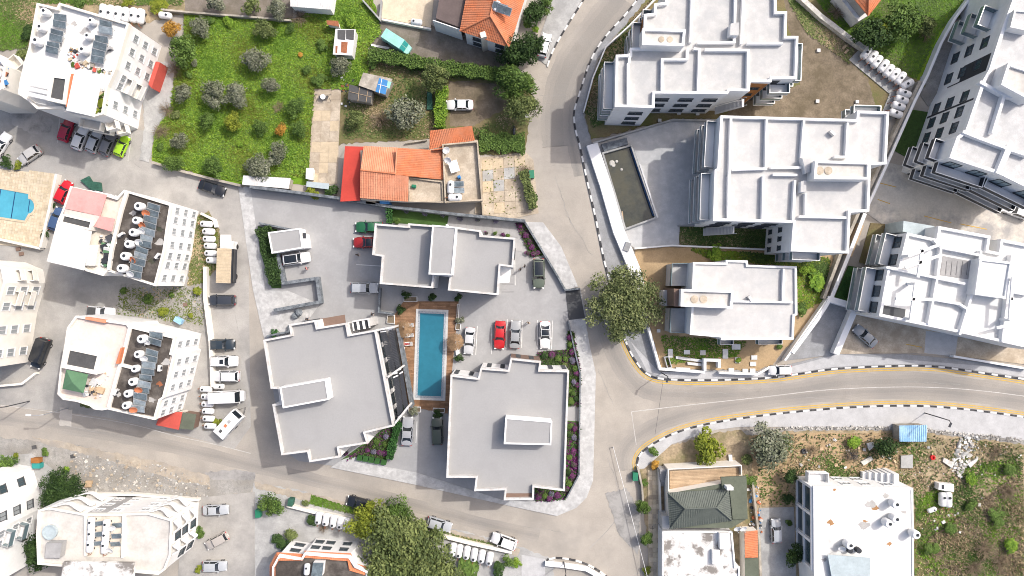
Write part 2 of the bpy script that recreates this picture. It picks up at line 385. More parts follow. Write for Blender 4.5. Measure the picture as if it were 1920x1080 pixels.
sheet('car_park', [(1625, 400), (1664, 305), (1800, 330), (1930, 400), (1930, 470), (1850, 450), (1700, 440), (1660, 425)], 'stained_yard', .02)
sheet('grey_garden', [(1715, 165), (1765, 50), (1840, -30), (1930, -30), (1800, 170), (1740, 200)], 'gravel', .05)
sheet('meadow_garden', [(1500, -30), (1840, -30), (1765, 60), (1720, 160), (1600, 85)], 'meadow', .05)
sheet('lawn', [(1672, 280), (1705, 205), (1770, 215), (1745, 320)], 'lawn', .05)
sheet('lawn', [(1610, 492), (1632, 418), (1660, 420), (1640, 500)], 'drygrass', .05)
sheet('lawn', [(1563, 560), (1590, 498), (1625, 504), (1606, 572)], 'lawn', .05)
region()
# lower right
sheet('pavement', KL + [(1208, 878), (1260, 832), (1340, 806), (1385, 800), (1690, 800), (1930, 826)], 'paleside', .12)
sheet('wild_ground', [(1200, 878), (1250, 838), (1340, 812), (1385, 806), (1690, 806), (1930, 830), (1930, 1130), (1225, 1130), (1212, 1000)], 'wild', .06)
sheet('sandy_yard', [(1405, 818), (1500, 812), (1690, 812), (1725, 850), (1718, 882), (1500, 884), (1486, 900), (1470, 945), (1425, 948), (1412, 900)], 'sanddirt', .06)
sheet('gravel_verge', [(1390, 806), (1480, 799), (1690, 797), (1930, 822), (1930, 834), (1690, 806), (1480, 808), (1400, 816)], 'gravel', .08)
sheet('driveway', [(1422, 952), (1488, 950), (1494, 1130), (1424, 1130)], 'concrete_grey', .10)
sheet('grass_patch', [(1715, 960), (1930, 940), (1930, 1130), (1712, 1130)], 'drygrass', .08)
region()
# bottom centre
sheet('verge', [(475, 905), (560, 918), (650, 945), (700, 952), (960, 1020), (1040, 1050), (1035, 1130), (470, 1130)], 'concrete_grey', .03)
sheet('dirt_verge', [(478, 903), (600, 930), (720, 960), (900, 1006), (975, 1030), (970, 1042), (800, 1000), (690, 972), (580, 940), (480, 916)], 'verge_dirt', .04)
sheet('concrete_yard', [(978, 1040), (1022, 1048), (1022, 1130), (978, 1130)], 'paleside', .04)
region()
# left side
sheet('car_park', [(-80, 178), (45, 178), (110, 222), (270, 245), (284, 308), (450, 350), (466, 480), (470, 800), (440, 842), (330, 812), (200, 783), (-80, 748)], 'asphalt')
sheet('asphalt_patch', [(10, 196), (52, 190), (100, 224), (96, 246), (60, 252), (22, 232)], 'stain')
sheet('asphalt_patch', [(112, 764), (136, 768), (134, 800), (112, 798)], 'patch', .01)
sheet('asphalt_patch', [(385, 885), (440, 880), (478, 886), (476, 908), (430, 914), (388, 906)], 'stain', .014)
sheet('asphalt_patch', [(1135, 925), (1175, 915), (1200, 960), (1196, 1040), (1160, 1000)], 'stain', .014)  # darker grey patch on the road west of the tiled path
sheet('rough_verge', [(-80, 812), (130, 832), (300, 868), (400, 900), (478, 900), (470, 922), (385, 935), (150, 928), (120, 895), (-80, 860)], 'gravel', .02)
sheet('sandy_strip', [(60, 818), (150, 836), (300, 866), (392, 892), (395, 912), (330, 900), (200, 862), (90, 834)], 'verge_dirt', .02)
sheet('yard', [(-80, 860), (60, 850), (120, 895), (75, 950), (-80, 950)], 'concrete_grey', .02)
sheet('yard', [(345, 936), (478, 922), (478, 1130), (330, 1130)], 'asphalt', .03)
sheet('paved_lane', [(447, 350), (472, 351), (486, 420), (500, 540), (506, 632), (497, 640), (490, 612), (474, 540)], 'pavers', .03)
sheet('gravel_yard', [(228, 532), (350, 536), (378, 520), (392, 545), (392, 625), (370, 622), (215, 590)], 'gravel', .04)
sheet('weedy_strip', [(365, 405), (392, 395), (412, 430), (410, 500), (380, 530), (352, 536)], 'wild', .04)
sheet('path', [(262, 110), (330, 120), (322, 200), (290, 245), (280, 305), (262, 300), (272, 240)], 'concrete_grey', .03)
sheet('pool_terrace', [(-80, 312), (104, 326), (75, 466), (-80, 452)], 'beigetile', .05)
region()
# meadow, gardens at the top
sheet('brown_garden', [(345, -30), (560, -30), (548, 36), (348, 22)], 'greydirt', .04)
sheet('grass_verge', [(-80, -30), (348, -30), (348, 24), (250, 50), (-80, 110)], 'wild', .03)
sheet('meadow', [(345, 22), (480, 36), (560, 36), (630, -30), (690, -30), (718, 60), (690, 90), (690, 150), (655, 170), (590, 168), (583, 250), (580, 346), (455, 348), (400, 335), (286, 302), (290, 250), (320, 200), (330, 120), (345, 80)], 'meadow', .05)
sheet('dirt_yard', [(715, 30), (800, 45), (960, 100), (965, 130), (830, 118), (690, 92)], 'greydirt', .05)
sheet('garden_lawn', [(690, 92), (830, 118), (965, 130), (1000, 150), (985, 290), (900, 290), (805, 260), (640, 270), (585, 345), (582, 250), (590, 168), (655, 165)], 'drygrass', .05)
sheet('dirt_yard', [(842, 152), (950, 158), (952, 200), (890, 236), (845, 238)], 'dirt', .06)
sheet('concrete_court', [(588, 166), (640, 166), (632, 345), (578, 346)], 'concrete', .05)
CY = sheet('concrete_yard', [(900, 296), (985, 285), (1000, 300), (1010, 400), (960, 410), (890, 400)], 'concrete', .05)
sheet('terrace', [(717, -30), (815, -30), (808, 52), (716, 34)], 'beigetile', .06)
sheet('concrete_yard', [(1012, -30), (1108, -30), (1070, 36), (1034, 97), (1024, 122), (1005, 108), (1012, 70), (1030, 20)], 'concrete_grey', .05)
region()
# the new development
sheet('forecourt', [(470, 352), (560, 362), (730, 388), (985, 413), (1060, 543), (1088, 540), (1100, 600), (1068, 602), (1090, 700), (1090, 900), (1060, 940), (960, 948), (700, 884), (560, 864), (540, 850), (522, 790), (506, 690), (497, 540)], 'site', .08)
PV = [(983, 416), (1018, 417), (1052, 462), (1084, 538), (1060, 543), (1047, 520), (1010, 455)]
sheet('pavement', PV, 'pavers', .14)
sheet('pavement', [(1066, 600), (1097, 597), (1105, 645), (1117, 700), (1112, 900), (1100, 932), (1080, 952), (1044, 967), (960, 949), (782, 909), (620, 876), (668, 845), (720, 874), (782, 886), (945, 938), (1005, 940), (1060, 930), (1082, 890), (1085, 700)], 'pavers', .14)
sheet('paved_lane', [(482, 545), (540, 545), (600, 570), (560, 625), (500, 640)], 'pavers', .10)
sheet('driveway', [(1060, 544), (1086, 541), (1097, 596), (1066, 600)], 'asphalt_dark', .10)
# planting beds
sheet('planting_bed', [(735, 392), (842, 402), (838, 425), (735, 418)], 'lawn', .12)
sheet('paved_terrace', [(842, 402), (985, 416), (1020, 480), (966, 470), (960, 450), (905, 434), (838, 424)], 'terrace_grey', .10)
sheet('planting_bed', [(1064, 620), (1074, 622), (1088, 700), (1086, 760), (1062, 760)], 'lawn', .13)
sheet('planting_bed', [(1008, 660), (1064, 655), (1076, 700), (1062, 760), (1055, 700), (1012, 690)], 'lawn', .125)
sheet('planting_bed', [(1056, 788), (1085, 790), (1082, 890), (1058, 936), (1004, 940), (1002, 910), (1056, 905)], 'lawn', .125)
sheet('planting_bed', [(640, 862), (738, 790), (752, 782), (724, 862), (676, 850)], 'lawn', .12)
sheet('planting_bed', [(484, 424), (520, 430), (528, 540), (510, 540), (488, 470)], 'lawn', .12)

def slabs(parent, quad, nx, ny, mats, z, gap=.05, h=.06, name='slab'):
    """separate slabs in a four-cornered field (map corners in order), children of a piece of the setting"""
    A, B, C, D = [P(*q).to_2d() for q in quad]; rnd = random.Random(nx * 31 + ny)
    def pt(u, v): return A.lerp(B, u).lerp(D.lerp(C, u), v)
    for i in range(nx):
        for j in range(ny):
            p = inset(ccw([pt(i / nx, j / ny), pt((i + 1) / nx, j / ny), pt((i + 1) / nx, (j + 1) / ny), pt(i / nx, (j + 1) / ny)]), gap / 2)
            MB().prism(p, z - .05, z + h * rnd.uniform(.6, 1)).build(name, M[rnd.choice(mats)], parent)
slabs(bpy.data.objects['concrete_court'], [(590, 168), (638, 168), (631, 344), (580, 345)], 3, 9, ['concrete', 'concrete', 'concrete', 'tanwood'], .07)
slabs(CY, [(904, 300), (984, 289), (988, 398), (906, 402)], 4, 5, ['concrete', 'concrete', 'tanwood', 'concrete_grey'], .10)
slabs(bpy.data.objects['paved_terrace'], [(844, 404), (972, 416), (972, 446), (842, 424)], 8, 1, ['terrace_grey', 'charcoal' if 0 else 'terrace_grey'], .14)

# ---------------------------------------------------------------- kerb stones, black and white
KS = MB().box((0, 0, 0), (1.09, .28, .22))
ks_me = KS.mesh('kerb_stone', [M['paintwhite']])
def kerb(line, L=1.13, skip=0, w_off=0, first=0):
    root = bpy.data.objects.new('kerb', None); link(root); root['kind'] = 'structure'
    pts = [P(*q).to_2d() for q in line]; acc = 0; k = first
    seg = [(a, b, (b - a).length) for a, b in zip(pts, pts[1:])]; total = sum(s[2] for s in seg)
    t = L / 2
    while t < total:
        d = t
        for a, b, l in seg:
            if d <= l: break
            d -= l
        p = a.lerp(b, min(1, d / l)); e = b - a
        inst('kerb_stone', ks_me, root, (p.x, p.y, .085 + random.uniform(-.008, .008)), (0, 0, math.atan2(e.y, e.x) + random.uniform(-.012, .012)), mats=[M['paintwhite'] if k % 2 else M['kerbblack']])
        t += L; k += 1
    return root
kerb(KR); kerb(KL)
kerb(smooth([(1098, -6), (1070, 38), (1055, 62), (1035, 97), (1026, 126)], 2))
kerb(smooth([(1022, 1058), (1028, 1047), (1048, 1045), (1080, 1050), (1112, 1062), (1145, 1086)], 2))

# ---------------------------------------------------------------- worn wheel tracks and cracks in the asphalt
def track(pts, widths, world=False):
    base = pts if world else [P(*q).to_2d() for q in pts]
    for k, (w_, m_) in enumerate(zip(widths, ('worn_a', 'worn_b', 'worn_c'))):
        rr = random.Random(k + len(base)); zz = .0098 + .0031 * k + _tk[0] * .0004
        n = len(base); l = offset_line(base, w_ / 2); r = offset_line(base, -w_ / 2); b = MB()
        l = [p + Vector((rr.uniform(-.12, .12), rr.uniform(-.12, .12))) for p in l]; r = [p + Vector((rr.uniform(-.12, .12), rr.uniform(-.12, .12))) for p in r]
        for i in range(n - 1): b.face([(*r[i], zz), (*r[i + 1], zz), (*l[i + 1], zz), (*l[i], zz)])
        structure('worn_asphalt', b, M[m_])
    _tk[0] += 1
_tk = [0]
track(smooth([(1165, -6), (1115, 55), (1072, 110), (1050, 165), (1042, 220), (1046, 275)], 3), (5.2, 3.8, 2.2))
track(smooth([(1185, 10), (1130, 70), (1096, 120), (1076, 180), (1066, 215), (1070, 262), (1085, 330)], 3), (1.6, .9, .4))
KRw = [P(*q).to_2d() for q in KR]; KLw = [P(*q).to_2d() for q in KL]
track(offset_line(KRw[-58:], -2.6), (2.8, 1.9, .8), True); track(offset_line(KLw[:62], -2.5), (2.6, 1.6, .6), True)
track(smooth([(-10, 782), (160, 806), (330, 838), (520, 884), (700, 926), (900, 982), (1010, 1006)], 3), (2.2, 1.2, .5))
# ---------------------------------------------------------------- road markings
def line(px, width=.12, m='linewhite', name='road_marking', z=None, world=False):
    _z[0] += .0005
    pts = px if world else [P(*q).to_2d() for q in px]
    l = offset_line(pts, width / 2); r = offset_line(pts, -width / 2); b = MB(); zz = z if z else .022
    for i in range(len(pts) - 1): b.face([(*r[i], zz), (*r[i + 1], zz), (*l[i + 1], zz), (*l[i], zz)])
    return structure(name, b, M[m])
for pts, sgn in ((KR[64:], 1), (KL, 1)):
    w_ = [P(*q).to_2d() for q in pts]
    for d in (.40, .74): line(offset_line(w_, -d), .15, 'yellow', 'yellow_line', world=True)
line(smooth([(1184, 772), (1285, 760), (1435, 744), (1540, 731), (1640, 726), (1740, 725), (1840, 732), (1930, 744)]), .12)
line([(1184, 772), (1188, 800), (1193, 834)], .12)
line(smooth([(-20, 757), (130, 776), (250, 795), (330, 818), (400, 832), (470, 850)]), .10)
def plines(lst, z, m='paintwhite'):
    for a, b in lst: line([a, b], .13, m, 'parking_line', z)
plines([((895, 611), (892, 665)), ((922, 611), (921, 664)), ((951, 598), (949, 655)), ((979, 600), (978, 652)), ((1008, 600), (1007, 655)), ((1036, 601), (1034, 655)), ((668, 496), (716, 499)), ((782, 790), (780, 830)), ((965, 470), (966, 535))], .135)
plines([((1648, 343), (1680, 351)), ((1645, 374), (1668, 382)), ((1732, 405), (1783, 418)), ((1800, 420), (1850, 430))], .10, 'yellow')
plines([((1697, 645), (1727, 651))], .215, 'yellow')
plines([((112, 222), (108, 268)), ((138, 230), (135, 272)), ((168, 240), (164, 280)), ((193, 246), (190, 286)), ((248, 250), (240, 302))], .03, 'linewhite')
def crack(a, b, seed):
    r = random.Random(seed); pts = [(a[0] + (b[0] - a[0]) * i / 9 + r.uniform(-2, 2), a[1] + (b[1] - a[1]) * i / 9 + r.uniform(-2, 2)) for i in range(10)]
    line(pts, .05, 'stain', 'road_crack', .024)
for i, (a, b) in enumerate([((1040, 330), (1070, 420)), ((1060, 400), (1110, 480)), ((1120, 690), (1150, 760)), ((1250, 735), (1380, 738)), ((1140, 860), (1165, 930)), ((980, 985), (1060, 1000)), ((560, 895), (640, 915)), ((240, 300), (300, 335)), ((430, 560), (455, 640)), ((1480, 745), (1600, 750)), ((1010, 180), (1060, 178)), ((1700, 715), (1800, 720)), ((80, 790), (200, 812))]): crack(a, b, i)
# asphalt patch and tar seams on the junction
line(smooth([(1105, 1028), (1135, 1000), (1160, 968), (1175, 948)]), .10, 'asphalt', 'road_crack', .02)
line(smooth([(1243, 715), (1235, 770), (1228, 815)]), .05, 'greyfelt', 'road_crack', .02)
# ---------------------------------------------------------------- buildings
WIN = {}
def win_mesh(w_, h_, kind):
    key = (round(w_, 2), round(h_, 2), kind)
    if key in WIN: return WIN[key]
    f = MB(); t = .08
    f.box((-w_ / 2 - t / 2, .04, 0), (t, .12, h_ + 2 * t)); f.box((w_ / 2 + t / 2, .04, 0), (t, .12, h_ + 2 * t))
    f.box((0, .04, h_ / 2 + t / 2), (w_, .12, t)); f.box((0, .04, -h_ / 2 - t / 2), (w_, .12, t))
    f.box((0, .05, 0), (.06, .08, h_)); f.box((0, .09, -h_ / 2 - t - .03), (w_ + .3, .22, .05))
    g = MB(); g.box((-w_ / 4 - .01, .025, 0), (w_ / 2 - .05, .03, h_ - .01)); g.box((w_ / 4 + .01, .025, 0), (w_ / 2 - .05, .03, h_ - .01))
    WIN[key] = (f.mesh('window', [M['frame']]), g.mesh('pane', [M['glass']])); return WIN[key]
_used = set()
class Bd: pass
def building(name, label, cat, px, h, wall='whitewall', roof='newroof', par=.7, pt=.3, parm=None, group=None, z0=0, world=None):
    b = Bd(); b.h = h; b.poly = ccw(world if world else P2(px, h)); c = cen(b.poly); b.z0 = z0
    b.root = thing(name, label, cat, (c.x, c.y, z0), 0, group); b.wallm = wall; b.par = par
    MB().prism(b.poly, z0, h - .02, top=False).build('wall', M[wall], b.root)
    MB().prism(inset(b.poly, .004), h - .3, h, bottom=True).build('roof', M[roof], b.root)
    if par: MB().ring(inset(b.poly, -.04), pt + .04, h - .12, h + par).build('parapet', M[parm or wall], b.root)
    return b
def edge(b, px, z=None):
    """the wall of b whose top runs nearest to a map point"""
    q = P(px[0], px[1], b.h if z is None else z).to_2d(); best = None
    for i in range(len(b.poly)):
        a, c = b.poly[i], b.poly[(i + 1) % len(b.poly)]; e = c - a; t = max(.02, min(.98, (q - a).dot(e) / e.length_squared))
        d = (a + e * t - q).length
        if best is None or d < best[0]: best = (d, i, t)
    i = best[1]; return b.poly[i], b.poly[(i + 1) % len(b.poly)]
def wins(b, px, us, zs, w_=1.2, h_=1.2, frame='frame', pane='glass', name='window'):
    a, c = edge(b, px); _used.add((b.root.name, round(a.x, 2), round(a.y, 2))); e = c - a; d = e.normalized(); L = e.length; nrm = Vector((d.y, -d.x)); rz = math.atan2(nrm.y, nrm.x) - PI / 2
    if isinstance(us, int): us = [(k + .5) / us for k in range(us)]
    nmax = max(1, int(L / (w_ * 1.5)))
    if len(us) > nmax: us = [(k + .5) / nmax for k in range(nmax)]
    ww = min(w_, L * .8)
    fm, gm = win_mesh(ww, h_, 0); o = origin(b.root)
    for u in us:
        for z in zs:
            p = a + e * u
            f = inst(name, fm, b.root, (p.x - o.x, p.y - o.y, z - o.z), (0, 0, rz), mats=[M[frame]])
            inst('pane', gm, f, mats=[M[pane]])
def balcony(b, px, u0, u1, depth, zs, rail='glassrail', slab='white', railh=1.0, top=True):
    a, c = edge(b, px); e = c - a; d = e.normalized(); nrm = Vector((d.y, -d.x)); L = e.length
    p0, p1 = a + e * u0 + nrm * .03, a + e * u1 + nrm * .03
    q0, q1 = p0 + nrm * depth, p1 + nrm * depth
    for z in zs:
        s = MB().prism([p0, p1, q1, q0], z - .2, z, bottom=True).build('balcony', M[slab], b.root)
        r = MB().wall([p0 + d * .06, q0 + d * .06 - nrm * .06, q1 - d * .06 - nrm * .06, p1 - d * .06], .06, z + .002, z + railh).build('balcony_rail', M[rail], s)
        MB().wall([p0 + d * .06, q0 + d * .06 - nrm * .06, q1 - d * .06 - nrm * .06, p1 - d * .06], .1, z + railh + .002, z + railh + .06).build('handrail', M['metal' if rail == 'glassrail' else slab], s)
def roofwalls(b, lines_, t=.3, hh=.8, m='white', name='parapet_wall', z=None):
    z0 = b.h if z is None else z
    for ln in lines_:
        MB().wall([P(x, y, z0 + hh).to_2d() for x, y in ln], t, z0 - .05 + random.uniform(0, .02), z0 + hh + random.uniform(0, .012)).build(name, M[m], b.root)
def block(b, px, z0, z1, wall, roof, par=.0, pt=.2, name='roof_box', parm=None, over=0):
    """a box standing on the roof: its walls, with its own roof and rim as sub-parts"""
    p = ccw(P2(px, z1)); k = MB().prism(p, z0, z1 - .02, top=False).build(name, M[wall], b.root)
    MB().prism(inset(p, .004 - over), z1 - .14, z1, bottom=True).build('roof', M[roof], k)
    if par: MB().ring(inset(p, -.03 - over), pt + .03, z1 - .1, z1 + par).build('rim', M[parm or wall], k)
    return k
def piece(b, name, mb, m): return mb.build(name, M[m], b.root)
def slab_px(px, z0, z1): return MB().prism(P2(px, z1), z0, z1, bottom=True)

def tiled(A, B, Cc, D, tile=.28, row=.38, amp=.035):
    """rows of pantiles on a roof plane: A-B eaves, C above B, D above A (world points)"""
    A, B, Cc, D = map(Vector, (A, B, Cc, D)); mb = MB()
    e = (B - A); L = e.length; e.normalize(); n = e.cross((D + Cc) / 2 - (A + B) / 2).normalized(); s = n.cross(e)
    if n.z < 0: n = -n; s = -s
    poly = [((q - A).dot(e), (q - A).dot(s)) for q in (A, B, Cc, D)]
    def top(x):
        ys = [0]
        for i in range(4):
            (x0, y0), (x1, y1) = poly[i], poly[(i + 1) % 4]
            if abs(x1 - x0) > 1e-6 and min(x0, x1) - 1e-6 <= x <= max(x0, x1) + 1e-6: ys.append(y0 + (y1 - y0) * (x - x0) / (x1 - x0))
        return max(ys)
    x0 = min(p[0] for p in poly); x1 = max(p[0] for p in poly)
    nx = max(2, int((x1 - x0) / tile)) * 3; Ym = max(p[1] for p in poly); ny = max(1, int(Ym / row))
    k0 = 0
    xs = [x0 + (x1 - x0) * i / nx for i in range(nx + 1)]; ts = [top(min(max(x, x0 + 1e-4), x1 - 1e-4)) for x in xs]
    lo = [max(0, 0) for x in xs]
    for j in range(ny):
        ya, yb = Ym * j / ny, Ym * (j + 1) / ny
        for i in range(nx):
            if max(ts[i], ts[i + 1]) <= ya: continue
            q = []
            for ii, yy, hz in ((i, ya, .05), (i + 1, ya, .05), (i + 1, yb, .015), (i, yb, .015)):
                y = min(yy, ts[ii]); c = math.sin(ii * 2 * PI / 3) * amp
                q.append(A + e * xs[ii] + s * y + n * (hz + c))
            mb.face(q)
    return mb
def roofplane(b, pts, m, name='roof_tiles', under='roof', **kw):
    """pts: four map points with heights, eaves first"""
    w_ = [P(*p) for p in pts]
    k = MB(); n = (w_[1] - w_[0]).cross(w_[2] - w_[0]); dn = Vector((0, 0, -.12))
    uniq = [w_[0], w_[1], w_[2]] + ([w_[3]] if (w_[3] - w_[2]).length > .05 else [])
    k.face(uniq if n.z > 0 else uniq[::-1]); k.face([p + dn for p in (uniq[::-1] if n.z > 0 else uniq)])
    for i in range(len(uniq)):
        a, c = uniq[i], uniq[(i + 1) % len(uniq)]; k.face([a + dn, c + dn, c, a])
    r = k.build(under, M[m], b.root)
    t = tiled(*w_, **kw).build(name, M[m], r); t['kind'] = 'stuff'; return r
def ridge(b, a, c, m, r=.13): return MB().tube([P(*a), P(*c)], r, 6).build('ridge_cap', M[m], b.root)

# ================= the new development in the middle
T = building('apartment_building', 'grey flat roofed building north of the long blue pool', 'building', [(705, 420), (767, 425), (767, 420), (858, 427), (902, 433), (902, 442), (966, 447), (962, 501), (938, 498), (934, 553), (841, 544), (844, 519), (815, 516), (812, 540), (714, 532), (718, 481), (700, 478)], 7.0, 'whitewall', 'cgroof', .75, .26, 'cgparapet')
block(T, [(811, 422), (856, 426), (848, 516), (804, 514)], 0.1, 9.6, 'whitewall', 'cgroof', .12, .2, 'stair_tower', 'white')
wins(T, (760, 536), 3, [1.6, 4.8], 1.8, 1.6); wins(T, (880, 548), 3, [1.6, 4.8], 1.8, 1.6); wins(T, (716, 505), 2, [1.6, 4.8], 1.2, 1.4)
piece(T, 'roof_hatch', MB().box((*P(838, 423, 7.9).to_2d(), 7.5), (.35, .35, 1.0)), 'white')
slab_px([(938, 500), (959, 503), (955, 530), (936, 530)], 3.4, 3.6).build('balcony', M['whitewall'], T.root)
Lb = building('apartment_building', 'grey flat roofed building west of the long blue pool with slatted pergola along its edge', 'building', [(497, 637), (548, 627), (545, 608), (594, 600), (597, 614), (652, 605), (656, 627), (706, 618), (740, 797), (686, 810), (692, 829), (637, 838), (640, 855), (583, 864), (579, 845), (531, 851), (514, 757), (528, 755), (525, 728), (511, 727)], 7.0, 'whitewall', 'cgroof', .75, .26, 'cgparapet')
block(Lb, [(525, 726), (611, 711), (617, 749), (531, 765)], 6.9, 9.5, 'whitewall', 'cgroof', .12, .2, 'stair_tower', 'white')
piece(Lb, 'terrace_floor', slab_px([(599, 598), (646, 590), (648, 606), (600, 615)], 3.4, 3.6), 'brownpanel')
piece(Lb, 'terrace_floor', slab_px([(583, 864), (640, 855), (637, 846), (582, 856)], 6.0, 6.2), 'brownpanel')
def louvres(b, quad, nsl, z, m='charcoal', beams=()):
    """a pergola bay: slats one by one between two edges of a quad (map points)"""
    A, B, C, D = [P(x, y, z) for x, y in quad]
    f = MB().wall([A.to_2d(), B.to_2d()], .2, z - .25, z + .05).build('pergola_rail', M['white'], b.root)
    MB().wall([D.to_2d(), C.to_2d()], .2, z - .25, z + .05).build('pergola_rail', M['white'], b.root)
    for i in range(nsl):
        u = (i + .5) / nsl; p, q = A.lerp(D, u), B.lerp(C, u)
        MB().wall([p.to_2d(), q.to_2d()], (A - D).length / nsl * .84, z - .12, z - .04).build('slat', M[m], f)
    return f
for q in ([(713, 622), (724, 621), (745, 699), (733, 702)], [(727, 619), (736, 616), (751, 692), (742, 696)], [(737, 708), (746, 704), (757, 775), (746, 783)], [(749, 701), (755, 697), (765, 765), (758, 772)]):
    louvres(Lb, q, 26, 6.6)
for a, c in (((706, 619), (739, 613)), ((727, 707), (751, 690)), ((741, 793), (765, 763))):
    MB().wall([P(*a, 7.3).to_2d(), P(*c, 7.3).to_2d()], .3, 3, 7.3).build('pergola_beam', M['cgparapet'], Lb.root)
MB().wall([P(741, 616, 5).to_2d(), P(768, 768, 5).to_2d()], .3, 0, 3.4).build('stone_wall', M['stone'], Lb.root)
for k in range(3):
    x = 661 + 10.5 * k; louvres(Lb, [(x, 604 - 1.6 * k), (x + 2.5, 620 - 1.6 * k), (x + 11, 618 - 1.6 * k), (x + 8, 602 - 1.6 * k)], 7, 6.6)
MB().wall([P(660, 603, 7).to_2d(), P(690, 598, 7).to_2d(), P(692, 612, 7).to_2d()], .25, 0, 6.9).build('pergola_beam', M['cgparapet'], Lb.root)
wins(Lb, (722, 710), 6, [1.5, 4.6], 1.6, 1.8)
R = building('apartment_building', 'grey flat roofed building south east of the pool with penthouse near its right edge', 'building', [(846, 702), (897, 708), (902, 689), (953, 693), (958, 671), (1014, 677), (1012, 693), (1066, 694), (1058, 918), (1001, 911), (1000, 934), (945, 935), (947, 916), (890, 918), (893, 893), (838, 893)], 7.0, 'whitewall', 'cgroof', .75, .26, 'cgparapet')
block(R, [(948, 783), (1035, 790), (1033, 834), (945, 832)], 6.9, 9.5, 'whitewall', 'cgroof', .12, .2, 'stair_tower', 'white')
wins(R, (925, 691), [.22, .72], [2.2, 3.9, 5.6], .45, .45); wins(R, (870, 705), [.3, .85], [2.2, 3.9, 5.6], .45, .45); wins(R, (985, 674), [.3, .75], [2.2, 3.9, 5.6], .5, .4); wins(R, (1040, 694), [.12, .6], [2.2, 3.9, 5.6], .45, .45)
a_, c_ = edge(R, (985, 674)); e_ = (c_ - a_).normalized(); n_ = Vector((e_.y, -e_.x))
MB().prism([a_ + n_ * .01, c_ + n_ * .01, c_ + n_ * .03, a_ + n_ * .03], .1, 6.85).build('brown_facade', M['brownpanel'], R.root)
slab_px([(945, 936), (1000, 935), (1001, 925), (946, 925)], 7.02, 7.06).build('terrace_floor', M['brownpanel'], R.root)

G = building('gatehouse', 'small grey flat roofed gatehouse with white rim by the western hedge', 'building', [(503, 436), (563, 428), (568, 465), (510, 475)], 3.0, 'whitewall', 'cgroof', .1, .2, 'white')
gx = slab_px([(565, 436), (573, 438), (577, 464), (569, 466)], 0, 2.2).build('annex', M['white'], G.root)
MB().box((*P(570.5, 442, 2.25).to_2d(), 2.24), (.55, .9, .08)).build('roof_window', M['charcoal'], gx)

# ================= white terraced blocks at the right
RG = 'new white blocks of flats east of the road'
B1 = building('apartment_building', 'large white stepped block with rust coloured panels above the empty murky pool', 'building', [(1248, -25), (1246, 8), (1226, 10), (1225, 28), (1207, 30), (1204, 92), (1180, 93), (1180, 105), (1154, 106), (1152, 202), (1225, 204), (1226, 177), (1362, 178), (1365, 172), (1402, 173), (1404, 155), (1443, 156), (1444, 150), (1490, 150), (1493, 71), (1471, 71), (1472, 25), (1453, 25), (1452, -25)], 11.2, 'whitewall', 'newroof', .7, .33, 'white', RG)
roofwalls(B1, [[(1298, -20), (1295, 79)], [(1380, -20), (1377, 79), (1308, 80)], [(1395, -20), (1390, 82)], [(1401, 81), (1468, 81)], [(1181, 100), (1180, 118)], [(1241, 174), (1242, 111), (1288, 111), (1290, 90)], [(1309, 174), (1312, 92), (1301, 91)], [(1322, 93), (1403, 94), (1402, 170)], [(1178, 118), (1178, 200)]], .34, .75)
k = block(B1, [(1204, 55), (1284, 58), (1281, 88), (1203, 86)], 11.1, 13.4, 'whitewall', 'paleroof', .5, .35, 'stair_tower', 'white')
for x in (1240, 1256): MB().lathe([(0.45, 13.4), (.45, 13.47), (0.001, 13.5)], (*P(x, 74, 13.4).to_2d(), 0), 14).build('tank_cover', M['concrete'], k)
block(B1, [(1370, 44), (1386, 42), (1385, 66), (1368, 66)], 11.1, 12.6, 'whitewall', 'newroof', 0)
wins(B1, (1295, 178), [.16, .5, .84], [2.4, 5.4, 8.6], 2.0, 1.1); wins(B1, (1190, 203), [.62], [2.4, 5.4, 8.6], 2.0, 1.1); wins(B1, (1466, 150), [.5], [2.4, 5.4, 8.6], 2.2, 1.2); wins(B1, (1425, 156), [.5], [2.4, 5.4, 8.6], 1.6, .7)
balcony(B1, (1153, 150), .05, .98, 1.5, [2.9, 5.9, 8.9]); balcony(B1, (1205, 70), .1, .95, 1.4, [2.9, 5.9, 8.9]); balcony(B1, (1466, 150), .1, .95, 1.6, [2.9, 5.9, 8.9]); balcony(B1, (1225, 20), .1, .9, 1.4, [2.9, 5.9, 8.9])
balcony(B1, (1491, 110), .05, .95, 1.5, [2.9, 5.9, 8.9])
def facing(b, px, z0, z1, m, u0=0, u1=1, t=.05, name='cladding'):
    a, c = edge(b, px); e = c - a; d = e.normalized(); n = Vector((d.y, -d.x)); p, q = a + e * u0, a + e * u1
    MB().prism([p + n * .004, q + n * .004, q + n * t, p + n * t], z0, z1, bottom=True).build(name, M[m], b.root)
facing(B1, (1425, 156), .1, 11.0, 'rust', 0.02, .98, .03); facing(B1, (1466, 150), .1, 11, 'charcoal', .0, .45, .03); facing(B1, (1204, 70), .1, 11, 'rust', .02, .35, .03)
def fire_stair(b, px, z0, z1, dx):
    a, c = edge(b, px); e = c - a; d = e.normalized(); n = Vector((d.y, -d.x)); m = MB()
    for k in range(22):
        p = a + e * .1 + d * (dx * k / 22) + n * 1.0; m.box((p.x, p.y, z0 + (z1 - z0) * k / 22), (.26, 1.2, .05), math.atan2(d.y, d.x))
    for o in (.4, 1.6):
        m.tube([(*(a + e * .1 + n * o), z0 + 1), (*(a + e * .1 + n * o + d * dx), z1 + 1)], .05, 5)
    m.build('fire_stair', M['metal'], b.root)
fire_stair(B1, (1383, 172), 4, 9, 3)
